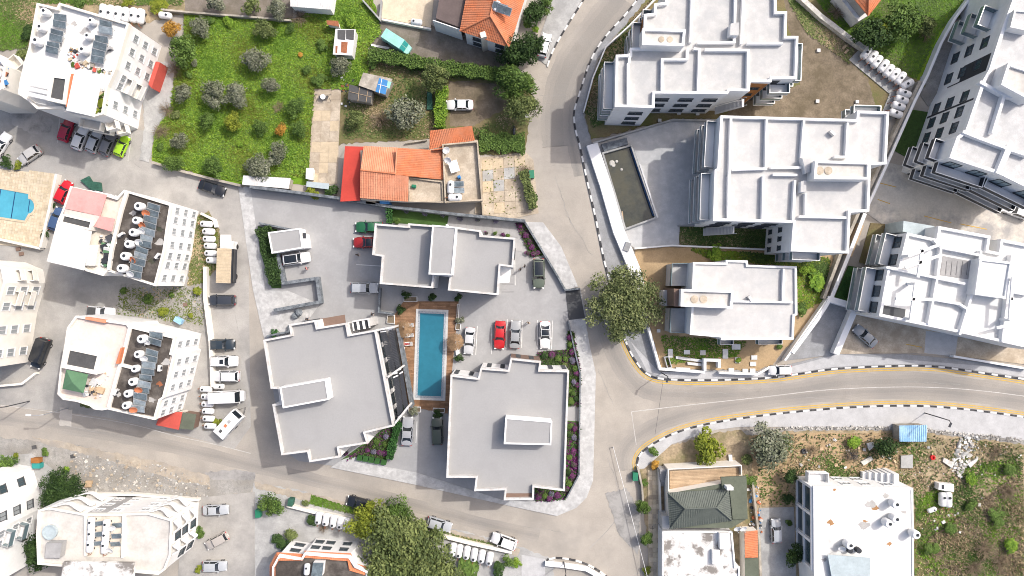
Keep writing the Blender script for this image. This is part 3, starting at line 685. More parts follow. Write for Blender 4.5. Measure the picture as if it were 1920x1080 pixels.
B2 = building('apartment_building', 'large white stepped block between the empty murky pool and the water tanks', 'building', [(1349, 219), (1602, 226), (1604, 210), (1662, 212), (1657, 309), (1628, 310), (1625, 397), (1590, 399), (1587, 475), (1480, 471), (1484, 418), (1335, 414), (1338, 320), (1343, 317)], 10.6, 'whitewall', 'newroof2', .7, .33, 'white', RG)
roofwalls(B2, [[(1371, 222), (1368, 330)], [(1366, 410), (1367, 330)], [(1438, 224), (1436, 316), (1372, 318)], [(1508, 226), (1503, 296)], [(1590, 230), (1587, 294), (1565, 294)], [(1445, 314), (1503, 314)], [(1450, 327), (1495, 328)], [(1491, 338), (1487, 417)], [(1511, 362), (1511, 406)], [(1499, 406), (1587, 408)], [(1432, 330), (1430, 412)]], .34, .75)
k = block(B2, [(1526, 302), (1628, 305), (1627, 337), (1524, 336)], 10.5, 12.8, 'whitewall', 'paleroof', .5, .35, 'stair_tower', 'white')
for x in (1537, 1553): MB().lathe([(0.6, 12.8), (.6, 12.88), (0.001, 12.92)], (*P(x, 320, 12.8).to_2d(), 0), 14).build('tank_cover', M['concrete'], k)
block(B2, [(1502, 340), (1512, 338), (1512, 360), (1501, 360)], 10.5, 12, 'whitewall', 'newroof2', 0)
block(B2, [(1504, 296), (1520, 296), (1520, 322), (1512, 325)], 10.5, 12, 'whitewall', 'newroof2', 0)
wins(B2, (1482, 445), 3, [2.4, 6.6], .6, 1.0); wins(B2, (1410, 416), [.2, .5, .8], [2.4, 5.4, 8.4], 2.0, 1.1)
balcony(B2, (1336, 365), .03, .97, 1.6, [2.9, 5.7, 8.5]); balcony(B2, (1346, 265), .05, .95, 1.6, [2.9, 5.7, 8.5]); balcony(B2, (1535, 474), .1, .6, 1.2, [2.9, 5.7, 8.5]); balcony(B2, (1630, 210), .05, .95, 1.4, [5.7, 8.5])
fire_stair(B2, (1410, 416), 2, 7, 3.5)
B3 = building('apartment_building', 'smaller white flat roofed villa beside the big round tree', 'building', [(1299, 492), (1360, 493), (1360, 488), (1400, 489), (1401, 497), (1492, 500), (1493, 590), (1488, 592), (1486, 636), (1352, 637), (1352, 632), (1293, 627), (1296, 580)], 7.0, 'whitewall', 'newroof2', .35, .3, 'white', RG)
k = block(B3, [(1276, 542), (1374, 545), (1371, 578), (1275, 574)], 0.1, 8.8, 'whitewall', 'paleroof', .5, .35, 'stair_tower', 'white')
for x in (1302, 1319): MB().lathe([(0.6, 8.8), (.6, 8.88), (0.001, 8.92)], (*P(x, 561, 8.8).to_2d(), 0), 14).build('tank_cover', M['concrete'], k)
roofwalls(B3, [[(1374, 565), (1487, 567)], [(1470, 504), (1468, 566)]], .3, .6)
piece(B3, 'terrace_floor', slab_px([(1258, 495), (1297, 494), (1294, 536), (1256, 536)], 0, 3.4), 'newroof'); piece(B3, 'terrace_floor', slab_px([(1256, 578), (1292, 578), (1290, 624), (1254, 622)], 0, 3.4), 'newroof')
for q in ([(1297, 494), (1258, 495), (1256, 536)], [(1256, 578), (1254, 622), (1290, 624)]):
    MB().wall([P(*p, 3.4).to_2d() for p in q], .12, 3.42, 4.4).build('terrace_rail', M['glassrail'], B3.root)
slab_px([(1244, 544), (1262, 543), (1262, 574), (1244, 573)], 0, 3.3).build('porch', M['newroof'], B3.root)
facing(B3, (1276, 558), 0, 1, 'rust', 0, .1)
MB().prism(P2([(1261, 541), (1274, 542), (1273, 575), (1261, 574)], 7), .2, 7.9, bottom=True).build('brown_tower', M['brownpanel'], B3.root)
wins(B3, (1420, 637), 3, [1.6, 4.8], 1.6, 1.2); balcony(B3, (1420, 637), .05, .25, 1, [3.4]); balcony(B3, (1420, 637), .6, .95, 1, [3.4])
B4 = building('apartment_building', 'white block with roof pergola beams beside the stained parking yard', 'building', [(1697, 437), (1752, 449), (1756, 425), (1852, 443), (1848, 470), (1869, 474), (1872, 449), (1960, 466), (1960, 660), (1800, 624), (1645, 592), (1662, 500), (1681, 503)], 8.4, 'whitewall', 'whiteroof', .6, .38, 'white', RG)
roofwalls(B4, [[(1662, 501), (1752, 520), (1800, 530), (1810, 532)], [(1752, 449), (1765, 465), (1758, 520), (1742, 608)], [(1840, 470), (1830, 530), (1800, 628)], [(1765, 464), (1846, 480)], [(1742, 560), (1800, 570), (1815, 580)], [(1898, 478), (1890, 560), (1880, 640)], [(1885, 545), (1930, 553)]], .34, .9)
def beams(b, lst, z, m='white'):
    for a, c in lst: MB().wall([P(*a, z).to_2d(), P(*c, z).to_2d()], .42, z - .3, z).build('pergola_beam', M[m], b.root)
beams(B4, [((1703, 480), (1770, 456)), ((1698, 502), (1765, 478)), ((1730, 468), (1722, 520)), ((1680, 560), (1750, 562)), ((1718, 530), (1708, 600)), ((1896, 560), (1934, 566)), ((1900, 520), (1894, 600)), ((1870, 615), (1930, 600))], 11.0)
for q in ((1703, 480), (1765, 460), (1718, 532), (1710, 598), (1900, 525), (1895, 600)): MB().box((*P(*q, 10.6).to_2d(), 9.5), (.4, .4, 2.4)).build('pergola_post', M['white'], B4.root)
block(B4, [(1835, 485), (1895, 492), (1884, 560), (1826, 552)], 8.3, 10.2, 'whitewall', 'whiteroof', .3, .3, 'stair_tower', 'white')
slab_px([(1768, 480), (1832, 492), (1824, 525), (1762, 516)], 8.4, 8.45).build('terrace_floor', M['terrace_grey'], B4.root)
MB().prism(P2([(1655, 572), (1698, 580), (1696, 597), (1653, 589)], 8.45), 8.42, 8.46).build('roof_opening', M['frame'], B4.root)
for x in range(5): MB().tube([P(1775 + 10 * x, 490, 9.6), P(1772 + 10 * x, 516, 9.6)], .03, 5).build('clothes_line', M['darkmetal'], B4.root)
balcony(B4, (1688, 470), .05, .95, 2.0, [2.8, 5.6]); balcony(B4, (1653, 545), .05, .95, 2.2, [2.8, 5.6]); wins(B4, (1653, 545), 4, [1.4, 4.2, 7], 1.6, 1.7); wins(B4, (1688, 470), 3, [1.4, 4.2, 7], 1.6, 1.7)
MB().prism(P2([(1694, 414), (1752, 424), (1750, 446), (1693, 434)], 5.5), 0, 5.5).build('annex', M['greycorr'], B4.root)
B5 = building('apartment_building', 'tall white block with dark clad window bays at the right picture edge', 'building', [(1905, -60), (1893, 5), (1877, 47), (1850, 132), (1838, 153), (1806, 246), (1790, 258), (1776, 297), (1870, 328), (1960, 372), (1960, -60)], 12.2, 'whitewall', 'plaza', .6, .45, 'white', RG)
roofwalls(B5, [[(1838, 153), (1884, 178), (1930, 190)], [(1884, 178), (1862, 250)], [(1806, 246), (1830, 256), (1895, 280), (1930, 292)], [(1895, 280), (1872, 326)], [(1870, 325), (1892, 272)]], .45, .9)
k = block(B5, [(1887, 120), (1930, 134), (1930, 190), (1874, 160)], 12.1, 14.4, 'whitewall', 'paleroof', .4, .35, 'stair_tower', 'white')
block(B5, [(1900, 20), (1930, 22), (1930, 60), (1892, 52)], 12.1, 13.6, 'whitewall', 'plaza', .3)
for p, us in (((1863, 90), [.2, .55, .87]), ((1822, 200), [.2, .52, .85])):
    wins(B5, p, us, [2.6, 6.0, 9.6], 1.6, 1.25)
facing(B5, (1863, 90), 5.8, 12, 'charcoal', .60, .97, .03, 'dark_cladding'); facing(B5, (1863, 90), 2.9, 12, 'charcoal', .97, .995, .05, 'dark_cladding'); facing(B5, (1822, 200), .5, 12, 'charcoal', .32, .36, .05, 'dark_cladding')
balcony(B5, (1885, 25), .05, .95, 2.2, [2.9, 5.9, 8.9], 'glassrail'); balcony(B5, (1783, 278), .02, .98, 1.5, [2.9, 5.9, 8.9], 'charcoal'); balcony(B5, (1823, 312), .02, .98, 1.7, [2.9, 5.9, 8.9], 'charcoal'); balcony(B5, (1915, 350), .02, .98, 1.5, [2.9, 5.9, 8.9], 'charcoal')
wins(B5, (1823, 312), 4, [1.5, 4.4, 7.4, 10.4], 1.9, 1.9, pane='pane_light'); wins(B5, (1915, 350), 4, [1.5, 4.4, 7.4, 10.4], 1.9, 1.9, pane='pane_light')

# ================= older flats at the left
LG = 'older cream blocks of flats west of the lane'
A1 = building('apartment_building', 'white block of flats with solar heaters and white awning near the meadow', 'building', [(75, 9), (112, 18), (117, 9), (246, 47), (221, 132), (206, 165), (198, 216), (176, 222), (128, 212), (122, 205), (75, 206), (60, 192), (40, 178), (44, 152), (52, 118), (60, 92)], 9.2, 'whitewall', 'whiteroof', .7, .3, 'cream', LG)
block(A1, [(97, 139), (131, 144), (124, 196), (88, 188)], 9.1, 11, 'cream', 'greyfelt', .2, .5, 'stair_tower', 'cream')
aw = piece(A1, 'awning', slab_px([(139, 137), (191, 147), (177, 219), (124, 207)], 11.2, 11.3), 'whiteroof')
for q in ((127, 205), (175, 216), (188, 149), (140, 140)): MB().tube([P(*q, 9), P(*q, 11.2)], .06, 6).build('awning_post', M['metal'], aw)
piece(A1, 'orange_blind', slab_px([(133, 138), (139, 138), (128, 200), (123, 200)], 10.9, 11.0), 'terracotta')
piece(A1, 'terrace_floor', slab_px([(58, 102), (100, 118), (98, 140), (86, 190), (56, 182), (48, 160)], 9.02, 9.06), 'pinkroof')
for i in range(4): piece(A1, 'pergola_slat', slab_px([(57 - i * 1.8, 142 + i * 10), (93 - i * 1.8, 150 + i * 10), (91 - i * 1.8, 157 + i * 10), (55 - i * 1.8, 149 + i * 10)], 11 - .02 * i, 11.1 - .02 * i), 'whitesheet')
piece(A1, 'red_lean_to', slab_px([(292, 115), (300, 117), (284, 165), (278, 158)], 0, 2.8), 'redroof')
wins(A1, (233, 92), [.2, .5, .8], [1.6, 4.4, 7.2], 1.0, 1.2, 'frame_white', 'pane_soft'); wins(A1, (202, 190), [.5], [1.6, 4.4, 7.2], 1.0, 1.2, 'frame_white', 'pane_soft'); wins(A1, (214, 150), [.3, .75], [1.6, 4.4, 7.2], 1, 1.2, 'frame_white', 'pane_soft')
balcony(A1, (214, 150), .1, .9, 1.2, [2.8, 5.6], 'whitewall', 'cream'); balcony(A1, (187, 220), .05, .95, 1.4, [2.8, 5.6], 'cream', 'cream'); balcony(A1, (150, 217), .05, .9, 1.4, [2.8, 5.6], 'cream', 'cream')
wins(A1, (150, 217), 3, [1.5, 4.3], 1.4, 1.6)
A2 = building('apartment_building', 'cream block of flats with pink painted roof and a row of solar panels', 'building', [(236, 357), (324, 384), (318, 420), (311, 470), (302, 505), (294, 536), (205, 508), (197, 517), (165, 508), (150, 495), (92, 490), (112, 415), (122, 392), (136, 350), (200, 365), (222, 372)], 8.8, 'whitewall', 'creamroof', .5, .28, 'cream', LG)
piece(A2, 'dark_roof', slab_px([(237, 362), (321, 388), (308, 468), (300, 503), (292, 531), (205, 504), (212, 450), (228, 400)], 8.95, 9.02), 'darkroof')
roofwalls(A2, [[(237, 360), (226, 395), (208, 470), (203, 506)]], .5, .7, 'cream')
piece(A2, 'pink_roof', slab_px([(136, 351), (200, 365), (188, 404), (189, 405), (122, 391)], 10, 10.12), 'pinkpaint'); piece(A2, 'pink_roof', slab_px([(121, 392), (187, 405), (176, 424), (120, 408)], 9.95, 10.1), 'pinkpale'); piece(A2, 'pink_roof', slab_px([(187, 405), (215, 410), (209, 434), (177, 425)], 9.9, 10.05), 'pinkpaint')
block(A2, [(119, 401), (175, 414), (170, 432), (113, 418)], 8.7, 10.4, 'cream', 'greyfelt', .15, .3, 'stair_tower', 'cream')
aw = piece(A2, 'awning', slab_px([(110, 417), (172, 434), (157, 507), (91, 491)], 11, 11.1), 'whiteroof')
for q in ((93, 489), (155, 504), (168, 436), (112, 420)): MB().tube([P(*q, 8.8), P(*q, 11)], .06, 6).build('awning_post', M['metal'], aw)
block(A2, [(167, 459), (185, 459), (178, 498), (160, 498)], 8.7, 9.6, 'cream', 'whiteroof', 0, name='skylight_box')
for p, n in (((321, 402), 3), ((314, 445), 3), ((306, 488), 3), ((298, 520), 3)): wins(A2, p, [.25, .75], [1.6, 4.4, 7.2], .9, 1.2, 'frame_white', 'pane_soft')
A3 = building('apartment_building', 'cream block of flats with green canopy and solar panels on its dark roof', 'building', [(146, 592), (242, 606), (245, 611), (331, 632), (324, 662), (330, 664), (310, 745), (303, 750), (293, 786), (205, 766), (195, 768), (180, 766), (172, 760), (148, 752), (122, 748), (112, 738), (117, 690), (125, 647), (130, 614)], 8.6, 'whitewall', 'pinkroof', .5, .28, 'cream', LG)
piece(A3, 'dark_roof', slab_px([(247, 615), (327, 634), (319, 664), (305, 745), (298, 752), (291, 781), (206, 762), (213, 720), (230, 680)], 8.75, 8.82), 'darkroof')
roofwalls(A3, [[(244, 610), (232, 660), (220, 700), (203, 764)], [(222, 683), (250, 690)]], .5, .6, 'cream')
block(A3, [(126, 648), (192, 662), (182, 702), (117, 689)], 8.5, 10.4, 'cream', 'greyfelt', .15, .6, 'stair_tower', 'cream')
m_ = MB(); Q = [P(124, 693, 10.4), P(165, 702, 10.4), P(156, 737, 10.4), P(117, 729, 10.4)]; ap = sum(Q, Vector()) / 4 + Vector((0, 0, .7))
for i in range(4): m_.face([Q[(i + 1) % 4], Q[i], ap][::-1]); m_.face([Q[i] - Vector((0, 0, .1)), Q[(i + 1) % 4] - Vector((0, 0, .1)), Q[(i + 1) % 4], Q[i]][::-1])
cp = m_.build('green_canopy', M['greencanvas'], A3.root)
for q in Q: MB().tube([(q.x, q.y, 8.6), (q.x, q.y, 10.4)], .05, 6).build('canopy_post', M['metal'], cp)
piece(A3, 'wooden_screen', slab_px([(226, 652), (229, 652), (222, 682), (217, 682)], 8.7, 10.0), 'terracotta'); piece(A3, 'roof_bench', slab_px([(160, 594), (198, 600), (197, 606), (160, 599)], 8.6, 9.3), 'tile_pale')
for p in ((328, 645), (320, 705), (299, 765)): wins(A3, p, [.2, .5, .8], [1.6, 4.4, 7.0], .9, 1.3, 'frame_white', 'pane_soft')
A4 = building('apartment_building', 'cream block of flats on the left edge with red flowered balconies', 'building', [(-60, 485), (-26, 488), (10, 503), (15, 530), (-2, 590), (-18, 690), (-80, 690)], 8.6, 'cream', 'creamroof', .6, .3, 'cream', LG)
wins(A4, (6, 560), [.2, .52, .84], [2, 4.8, 7.6], 1.2, 1.4, 'frame_white', 'pane_soft'); wins(A4, (-10, 640), [.25, .7], [2, 4.8, 7.4], 1.2, 1.4, 'frame_white', 'pane_soft'); balcony(A4, (6, 560), .3, .75, .8, [2.8, 5.6], 'cream', 'cream'); balcony(A4, (12, 516), .1, .9, .8, [2.8, 5.6], 'cream', 'cream')
A5 = building('apartment_building', 'cream block of flats bottom left with curved balconies and small round pool on its roof', 'building', [(75, 955), (95, 950), (162, 962), (230, 962), (280, 960), (325, 973), (324, 1000), (322, 1040), (312, 1066), (300, 1075), (74, 1056), (72, 1000)], 8.7, 'whitewall', 'paleroof', .45, .28, 'cream', LG)
roofwalls(A5, [[(160, 966), (160, 1042)], [(231, 966), (229, 1046)]], .35, .6, 'cream'); piece(A5, 'dark_roof', slab_px([(163, 968), (228, 966), (226, 1045), (164, 1044)], 8.75, 8.8), 'creamroof')
pl = MB().lathe([(1.05, 8.72), (1.15, 9.35), (1.0, 9.35), (.98, 9.2), (0.001, 9.2)], (*P(95, 997, 9).to_2d(), 0), 18).build('paddling_pool', M['greycorr'], A5.root); pl.scale = (1, 1, 1)
piece(A5, 'roof_shelter', slab_px([(87, 1018), (116, 1018), (112, 1046), (84, 1046)], 9.0, 10.2), 'terrace_grey'); piece(A5, 'grey_roof', slab_px([(118, 1054), (250, 1056), (248, 1110), (112, 1110)], 10.0, 10.6), 'grime')
def wavy(b, px, u0, u1, zs, amp=.75, lobes=1):
    a, c = edge(b, px); e = c - a; d = e.normalized(); n = Vector((d.y, -d.x)); base = []; front = []
    for i in range(17):
        t = i / 16; p = a + e * (u0 + (u1 - u0) * t); base.append(p + n * .02); front.append(p + n * (.35 + amp * math.sin(PI * t * lobes) ** 2))
    for z in zs:
        s = MB().prism(base + front[::-1], z - .2, z, bottom=True).build('balcony', M['paleroof'], b.root)
        MB().wall(front, .16, z + .002, z + .95).build('balcony_rail', M['whitewall'], s)
wavy(A5, (130, 957), .1, .9, [2.8, 5.6, 8.3]); wavy(A5, (302, 967), .1, .95, [2.8, 5.6, 8.3]); wavy(A5, (324, 985), .05, .95, [2.8, 5.6, 8.3]); wavy(A5, (323, 1020), .05, .5, [2.8, 5.6, 8.3], .9)
wins(A5, (200, 962), [.3, .8], [2, 4.8, 7.4], 1.3, .9, 'frame_white', 'pane_soft'); wins(A5, (255, 961), [.3], [2, 4.8, 7.4], 1.3, .9, 'frame_white', 'pane_soft'); wins(A5, (317, 1053), [.3, .75], [2, 4.8], 1.1, 1.4); wins(A5, (323, 1020), [.75], [2, 4.8, 7.2], 1.1, 1.4)
facing(A5, (200, 962), .1, 8.5, 'terrace_grey', .45, .98, .02, 'grey_facade')
A6 = building('apartment_building', 'white block of flats in the bottom left corner', 'building', [(-80, 905), (-38, 912), (-24, 962), (-22, 1000), (-34, 1050), (-36, 1110), (-80, 1110)], 11.5, 'whitewall', 'creamroof', .5, .3, 'white', LG)
wins(A6, (-23, 985), [.5], [2.5, 5.5, 8.5], 1.2, 1.2, 'frame', 'pane_soft'); wins(A6, (-28, 1030), [.3, .7], [2.5, 5.5, 8.5], 1.1, 1.2, 'frame_white', 'pane_soft'); wins(A6, (-31, 935), [.6], [3.5, 7.5], 1.2, 1.2); balcony(A6, (-28, 1030), .2, .8, 1.2, [4, 7], 'glassrail')
A0 = building('apartment_building', 'cream block of flats on the left edge with cluttered roof terrace', 'building', [(-60, 88), (-5, 100), (16, 125), (8, 168), (-10, 185), (-60, 185)], 9, 'cream', 'creamroof', .6, .3, 'cream', LG)
wins(A0, (14, 150), [.5], [2, 4.8], 1.2, 1.4, 'frame_white', 'pane_soft'); balcony(A0, (5, 112), .1, .9, 1.2, [3, 6], 'cream', 'cream')

# ================= houses with tiled roofs
OH = building('house', 'house with pale orange tiled roof and concrete roof terrace above the long stone wall', 'house', [(676, 282), (800, 282), (832, 262), (895, 262), (904, 375), (766, 378), (765, 378), (676, 374)], 3.2, 'cream', 'concrete', 0)
roofplane(OH, [(675, 371, 3.6), (765, 378, 3.6), (766, 331, 5.0), (676, 319, 5.0)], 'tile_pale'); roofplane(OH, [(743, 277, 3.6), (684, 274, 3.6), (676, 319, 5.0), (740, 324, 5.0)], 'tile_pale')
roofplane(OH, [(831, 337, 3.3), (832, 283, 3.3), (744, 277, 4.9), (741, 328, 4.9)], 'tile_orange')
ridge(OH, (676, 319, 5.1), (742, 326, 5.1), 'tile_orange'); ridge(OH, (744, 277, 5.0), (741, 328, 5.0), 'tile_pale')
roofplane(OH, [(807, 281, 3.4), (832, 277, 3.4), (832, 279, 4.4), (812, 282, 4.4)], 'tile_orange')
roofplane(OH, [(805, 280, 3.2), (889, 263, 3.2), (885, 236, 4.2), (806, 245, 4.2)], 'tile_orange')
MB().ring(P2([(829, 270), (896, 264), (905, 376), (834, 380)], 4), .22, 3.1, 4.0).build('parapet', M['concrete'], OH.root)
MB().ring(P2([(766, 332), (830, 340), (832, 380), (766, 378)], 3.6), .18, 3.1, 3.6).build('parapet', M['concrete'], OH.root)
rs = slab_px([(647, 274), (683, 275), (675, 376), (638, 378)], 2.6, 2.7); piece(OH, 'red_canopy', rs, 'redsheet')
for q in ((640, 375), (650, 277), (672, 373)): MB().tube([P(*q, 0), P(*q, 2.6)], .06, 6).build('canopy_post', M['metal'], OH.root)
for x0 in (686, 712): piece(OH, 'shutter', slab_px([(x0, 374), (x0 + 18, 375), (x0 + 18, 383), (x0, 382)], 0, 2.2), 'bluesheet' if x0 > 700 else 'concrete')
TH = building('house', 'house with hipped bright orange tiled roof and brown flat wing at the top edge', 'house', [(872, 60), (958, 86), (990, -30), (900, -50), (885, -20)], 5.4, 'whitewall', 'concrete', 0)
roofplane(TH, [(862, 58, 5.4), (952, 88, 5.4), (919, 30, 7.4), (917, 30, 7.4)], 'tile_orange'); roofplane(TH, [(955, 88, 5.4), (996, -40, 5.4), (930, -20, 7.4), (919, 30, 7.4)], 'tile_orange')
roofplane(TH, [(885, -60, 5.4), (862, 58, 5.4), (919, 30, 7.4), (930, -20, 7.4)], 'tile_orange'); ridge(TH, (862, 58, 5.5), (919, 30, 7.5), 'tile_orange'); ridge(TH, (954, 88, 5.5), (919, 30, 7.5), 'tile_orange'); ridge(TH, (919, 30, 7.5), (930, -20, 7.5), 'tile_orange')
MB().prism(P2([(817, 34), (864, 52), (880, -20), (850, -40), (830, -40)], 4.6), 0, 4.6).build('flat_wing', M['brownfelt'], TH.root)
MB().wall([P(812, 38, 4.5).to_2d(), P(864, 56, 4.5).to_2d()], .15, 0, 4.55).build('wing_wall', M['whitewall'], TH.root)
MB().box((*P(907, 75, 4).to_2d(), 3.2), (.9, .9, 6.4), .3).build('chimney', M['creamroof'], TH.root)
wins(TH, (915, 73), [.25, .75], [1.6, 3.8], 1.3, 1.0)
TH2 = building('house', 'corner of a house with orange tiled roof beside the tangled tree at the top right', 'house', [(1575, -40), (1625, 22), (1660, -40)], 5, 'concrete_grey', 'concrete', 0)
roofplane(TH2, [(1595, -10, 5), (1628, 30, 5), (1630, -40, 6.6), (1625, -40, 6.6)], 'tile_orange'); roofplane(TH2, [(1628, 30, 5), (1668, -20, 5), (1640, -40, 6.6), (1630, -40, 6.6)], 'tile_orange'); ridge(TH2, (1628, 30, 5.1), (1630, -40, 6.7), 'tile_orange')
MB().prism(P2([(1570, -10), (1610, 40), (1630, 28), (1600, -12)], 2.8), 0, 2.8).build('lean_to', M['whitesheet'], TH2.root)
GH = building('house', 'house with hipped dark green tiled roof and plank sun deck', 'house', [(1256, 925), (1400, 898), (1402, 972), (1372, 990), (1258, 990)], 4.6, 'cream', 'felt_green', 0)
E0, E1, E2, E3 = (1252, 924, 4.8), (1367, 917, 4.8), (1372, 976, 4.8), (1256, 992, 4.8); R0, R1 = (1285, 954, 6.4), (1344, 952, 6.4)
roofplane(GH, [E3, E2, R1, R0], 'tile_green'); roofplane(GH, [E1, E0, R0, R1], 'tile_green'); roofplane(GH, [E0, E3, R0, R0], 'tile_green'); roofplane(GH, [E2, E1, R1, R1], 'tile_green')
for a, c in ((E0, R0), (E1, R1), (E2, R1), (E3, R0), (R0, R1)): ridge(GH, (a[0], a[1], a[2] + .08), (c[0], c[1], c[2] + .08), 'tile_green')
MB().prism(P2([(1352, 895), (1399, 893), (1402, 973), (1374, 974), (1368, 917), (1354, 917)], 5), 4.6, 5.0, bottom=True).build('side_roof', M['felt_green'], GH.root)
MB().box((*P(1369, 916, 6.4).to_2d(), 5.7), (.5, 1.0, 1.6), PI / 2).build('chimney', M['white'], GH.root)
MB().prism(P2([(1253, 880), (1390, 874), (1392, 900), (1352, 920), (1254, 924)], 2.6), 0, 2.5).build('deck_base', M['concrete'], GH.root)
dk = [P(1256, 883, 2.6), P(1385, 877, 2.6), P(1352, 918, 2.6), P(1256, 923, 2.6)]
for i in range(15):
    u0, u1 = (i + .04) / 15, (i + .96) / 15; a, c = dk[0].lerp(dk[3], u0), dk[0].lerp(dk[3], u1); b2, d2 = dk[1].lerp(P(1385, 918, 2.6), u1), dk[1].lerp(P(1385, 918, 2.6), u0)
    MB().prism([a.to_2d(), c.to_2d(), b2.to_2d(), d2.to_2d()], 2.52, 2.6 + random.uniform(0, .02)).build('plank', M[random.choice(['palewood', 'palewood2'])], GH.root)
MB().wall([P(1254, 924, 3.4).to_2d(), P(1253, 880, 3.4).to_2d(), P(1390, 873, 3.4).to_2d(), P(1391, 892, 3.4).to_2d()], .14, 0, 3.4).build('deck_rail', M['cream'], GH.root)
for i in range(8):
    y = 882 + i * 4; MB().box((*P(1244, y, 2.4 - i * .28).to_2d(), (2.5 - i * .3) / 2), (1.2, .34, 2.5 - i * .3)).build('step', M['terrace_grey'], GH.root)
WF = building('house', 'low flat house with stained grimy white roof below the green tiled roof', 'house', [(1242, 996), (1372, 996), (1378, 1062), (1386, 1062), (1386, 1120), (1242, 1120)], 3.6, 'whitewall', 'grime', .25, .2, 'white')
block(WF, [(1349, 1000), (1368, 1000), (1368, 1030), (1350, 1030)], 3.5, 4.6, 'whitewall', 'whiteroof', 0); block(WF, [(1336, 1032), (1350, 1032), (1348, 1058), (1336, 1058)], 3.5, 4.4, 'whitewall', 'whiteroof', 0)
piece(WF, 'side_roof', slab_px([(1242, 968), (1255, 968), (1256, 993), (1242, 993)], 0, 3.4), 'newroof')
OS = building('shed', 'narrow shed with bright orange tiled roof and green lower roof beside the driveway', 'shed', [(1396, 997), (1421, 996), (1424, 1110), (1397, 1110)], 2.6, 'cream', 'felt_green', 0)
roofplane(OS, [(1421, 1045, 2.7), (1420, 996, 2.7), (1396, 997, 3.3), (1397, 1046, 3.3)], 'tile_orange')
EH = building('house', 'white house with orange tiled roof edge beside the tall shaggy trees', 'house', [(524, 1040), (566, 1046), (572, 1036), (620, 1040), (656, 1042), (668, 1060), (690, 1070), (690, 1120), (510, 1120), (512, 1062)], 6.2, 'whitewall', 'darkroof', .3, .3, 'white')
for q in ([(519, 1036, 5.6), (570, 1039, 5.6), (568, 1050, 6.6), (522, 1052, 6.6)], [(571, 1033, 5.6), (618, 1036, 5.6), (618, 1049, 6.6), (570, 1046, 6.6)], [(619, 1036, 5.6), (658, 1038, 5.6), (652, 1052, 6.6), (619, 1050, 6.6)], [(658, 1038, 5.6), (666, 1058, 5.6), (654, 1068, 6.6), (652, 1050, 6.6)], [(666, 1056, 5.6), (690, 1064, 5.6), (684, 1078, 6.6), (655, 1070, 6.6)], [(506, 1060, 5.6), (519, 1036, 5.6), (522, 1052, 6.6), (515, 1066, 6.6)], [(506, 1100, 5.6), (506, 1060, 5.6), (516, 1066, 6.6), (516, 1100, 6.6)]):
    roofplane(EH, [q[1], q[0], q[3], q[2]] if (P(*q[1]) - P(*q[0])).cross(P(*q[3]) - P(*q[0])).z < 0 else q, 'tile_orange')
wins(EH, (545, 1043), [.4, .8], [1.6, 4.0], 1.4, .8); wins(EH, (600, 1039), [.3, .75], [1.6, 4.0], 1.2, .8); wins(EH, (640, 1041), [.35, .8], [1.6, 4.0], 1.2, .8)
block(EH, [(587, 1055), (607, 1055), (604, 1080), (583, 1080)], 6.1, 7.4, 'whitewall', 'solar', 0)
C1 = building('apartment_building', 'white block of flats with glazed arcade and blue grey sheet on its roof', 'building', [(1525, 912), (1711, 915), (1713, 1120), (1530, 1120), (1526, 1071)], 6.2, 'whitewall', 'whiteroof', .12, .25, 'white')
a_, c_ = edge(C1, (1526, 990)); e_ = c_ - a_; d_ = e_.normalized(); n_ = Vector((d_.y, -d_.x))
for z in (.4, 3.1, 5.95):
    p, q = a_ + n_ * .02, c_ + n_ * .02; MB().prism([p, q, q + n_ * .3, p + n_ * .3], z - .3, z, bottom=True).build('ledge', M['white'], C1.root)
for i in range(4):
    p = a_ + e_ * (i / 3 * .97 + .015) + n_ * .2; MB().box((p.x, p.y, 2.9), (.34, .44, 5.6), math.atan2(d_.y, d_.x) + PI / 2).build('pillar', M['white'], C1.root)
for i in range(3):
    p, q = a_ + e_ * (i / 3 * .97 + .04), a_ + e_ * ((i + 1) / 3 * .97 - .01)
    for z in (.45, 3.2):
        f_ = MB().prism([p + n_ * .01, q + n_ * .01, q + n_ * .06, p + n_ * .06], z, z + 2.4, bottom=True).build('window', M['glass'], C1.root)
        for g in (.02, .34, .66, .98): r_ = p.lerp(q, g); MB().box((r_.x, r_.y, z + 1.2), (.08, .2, 2.38), math.atan2(d_.y, d_.x) + PI / 2).build('mullion', M['frame_white'], f_)
wins(C1, (1618, 913), [.2, .42, .62], [1.6, 4.4], 1.4, 1.2, 'frame_white', 'pane_soft'); piece(C1, 'roof_sheet', slab_px([(1552, 1040), (1632, 1046), (1632, 1120), (1566, 1120)], 6.9, 7.0), 'greycorr')
balcony(C1, (1618, 913), .78, .99, 1.6, [3.0], 'whitewall')
for i in range(6): MB().box((*P(1628 + i * 8, 901 - i * 1.2, 2).to_2d(), .5 + i * .3), (.8, 2.2, 1 + i * .6)).build('step', M['white'], C1.root)

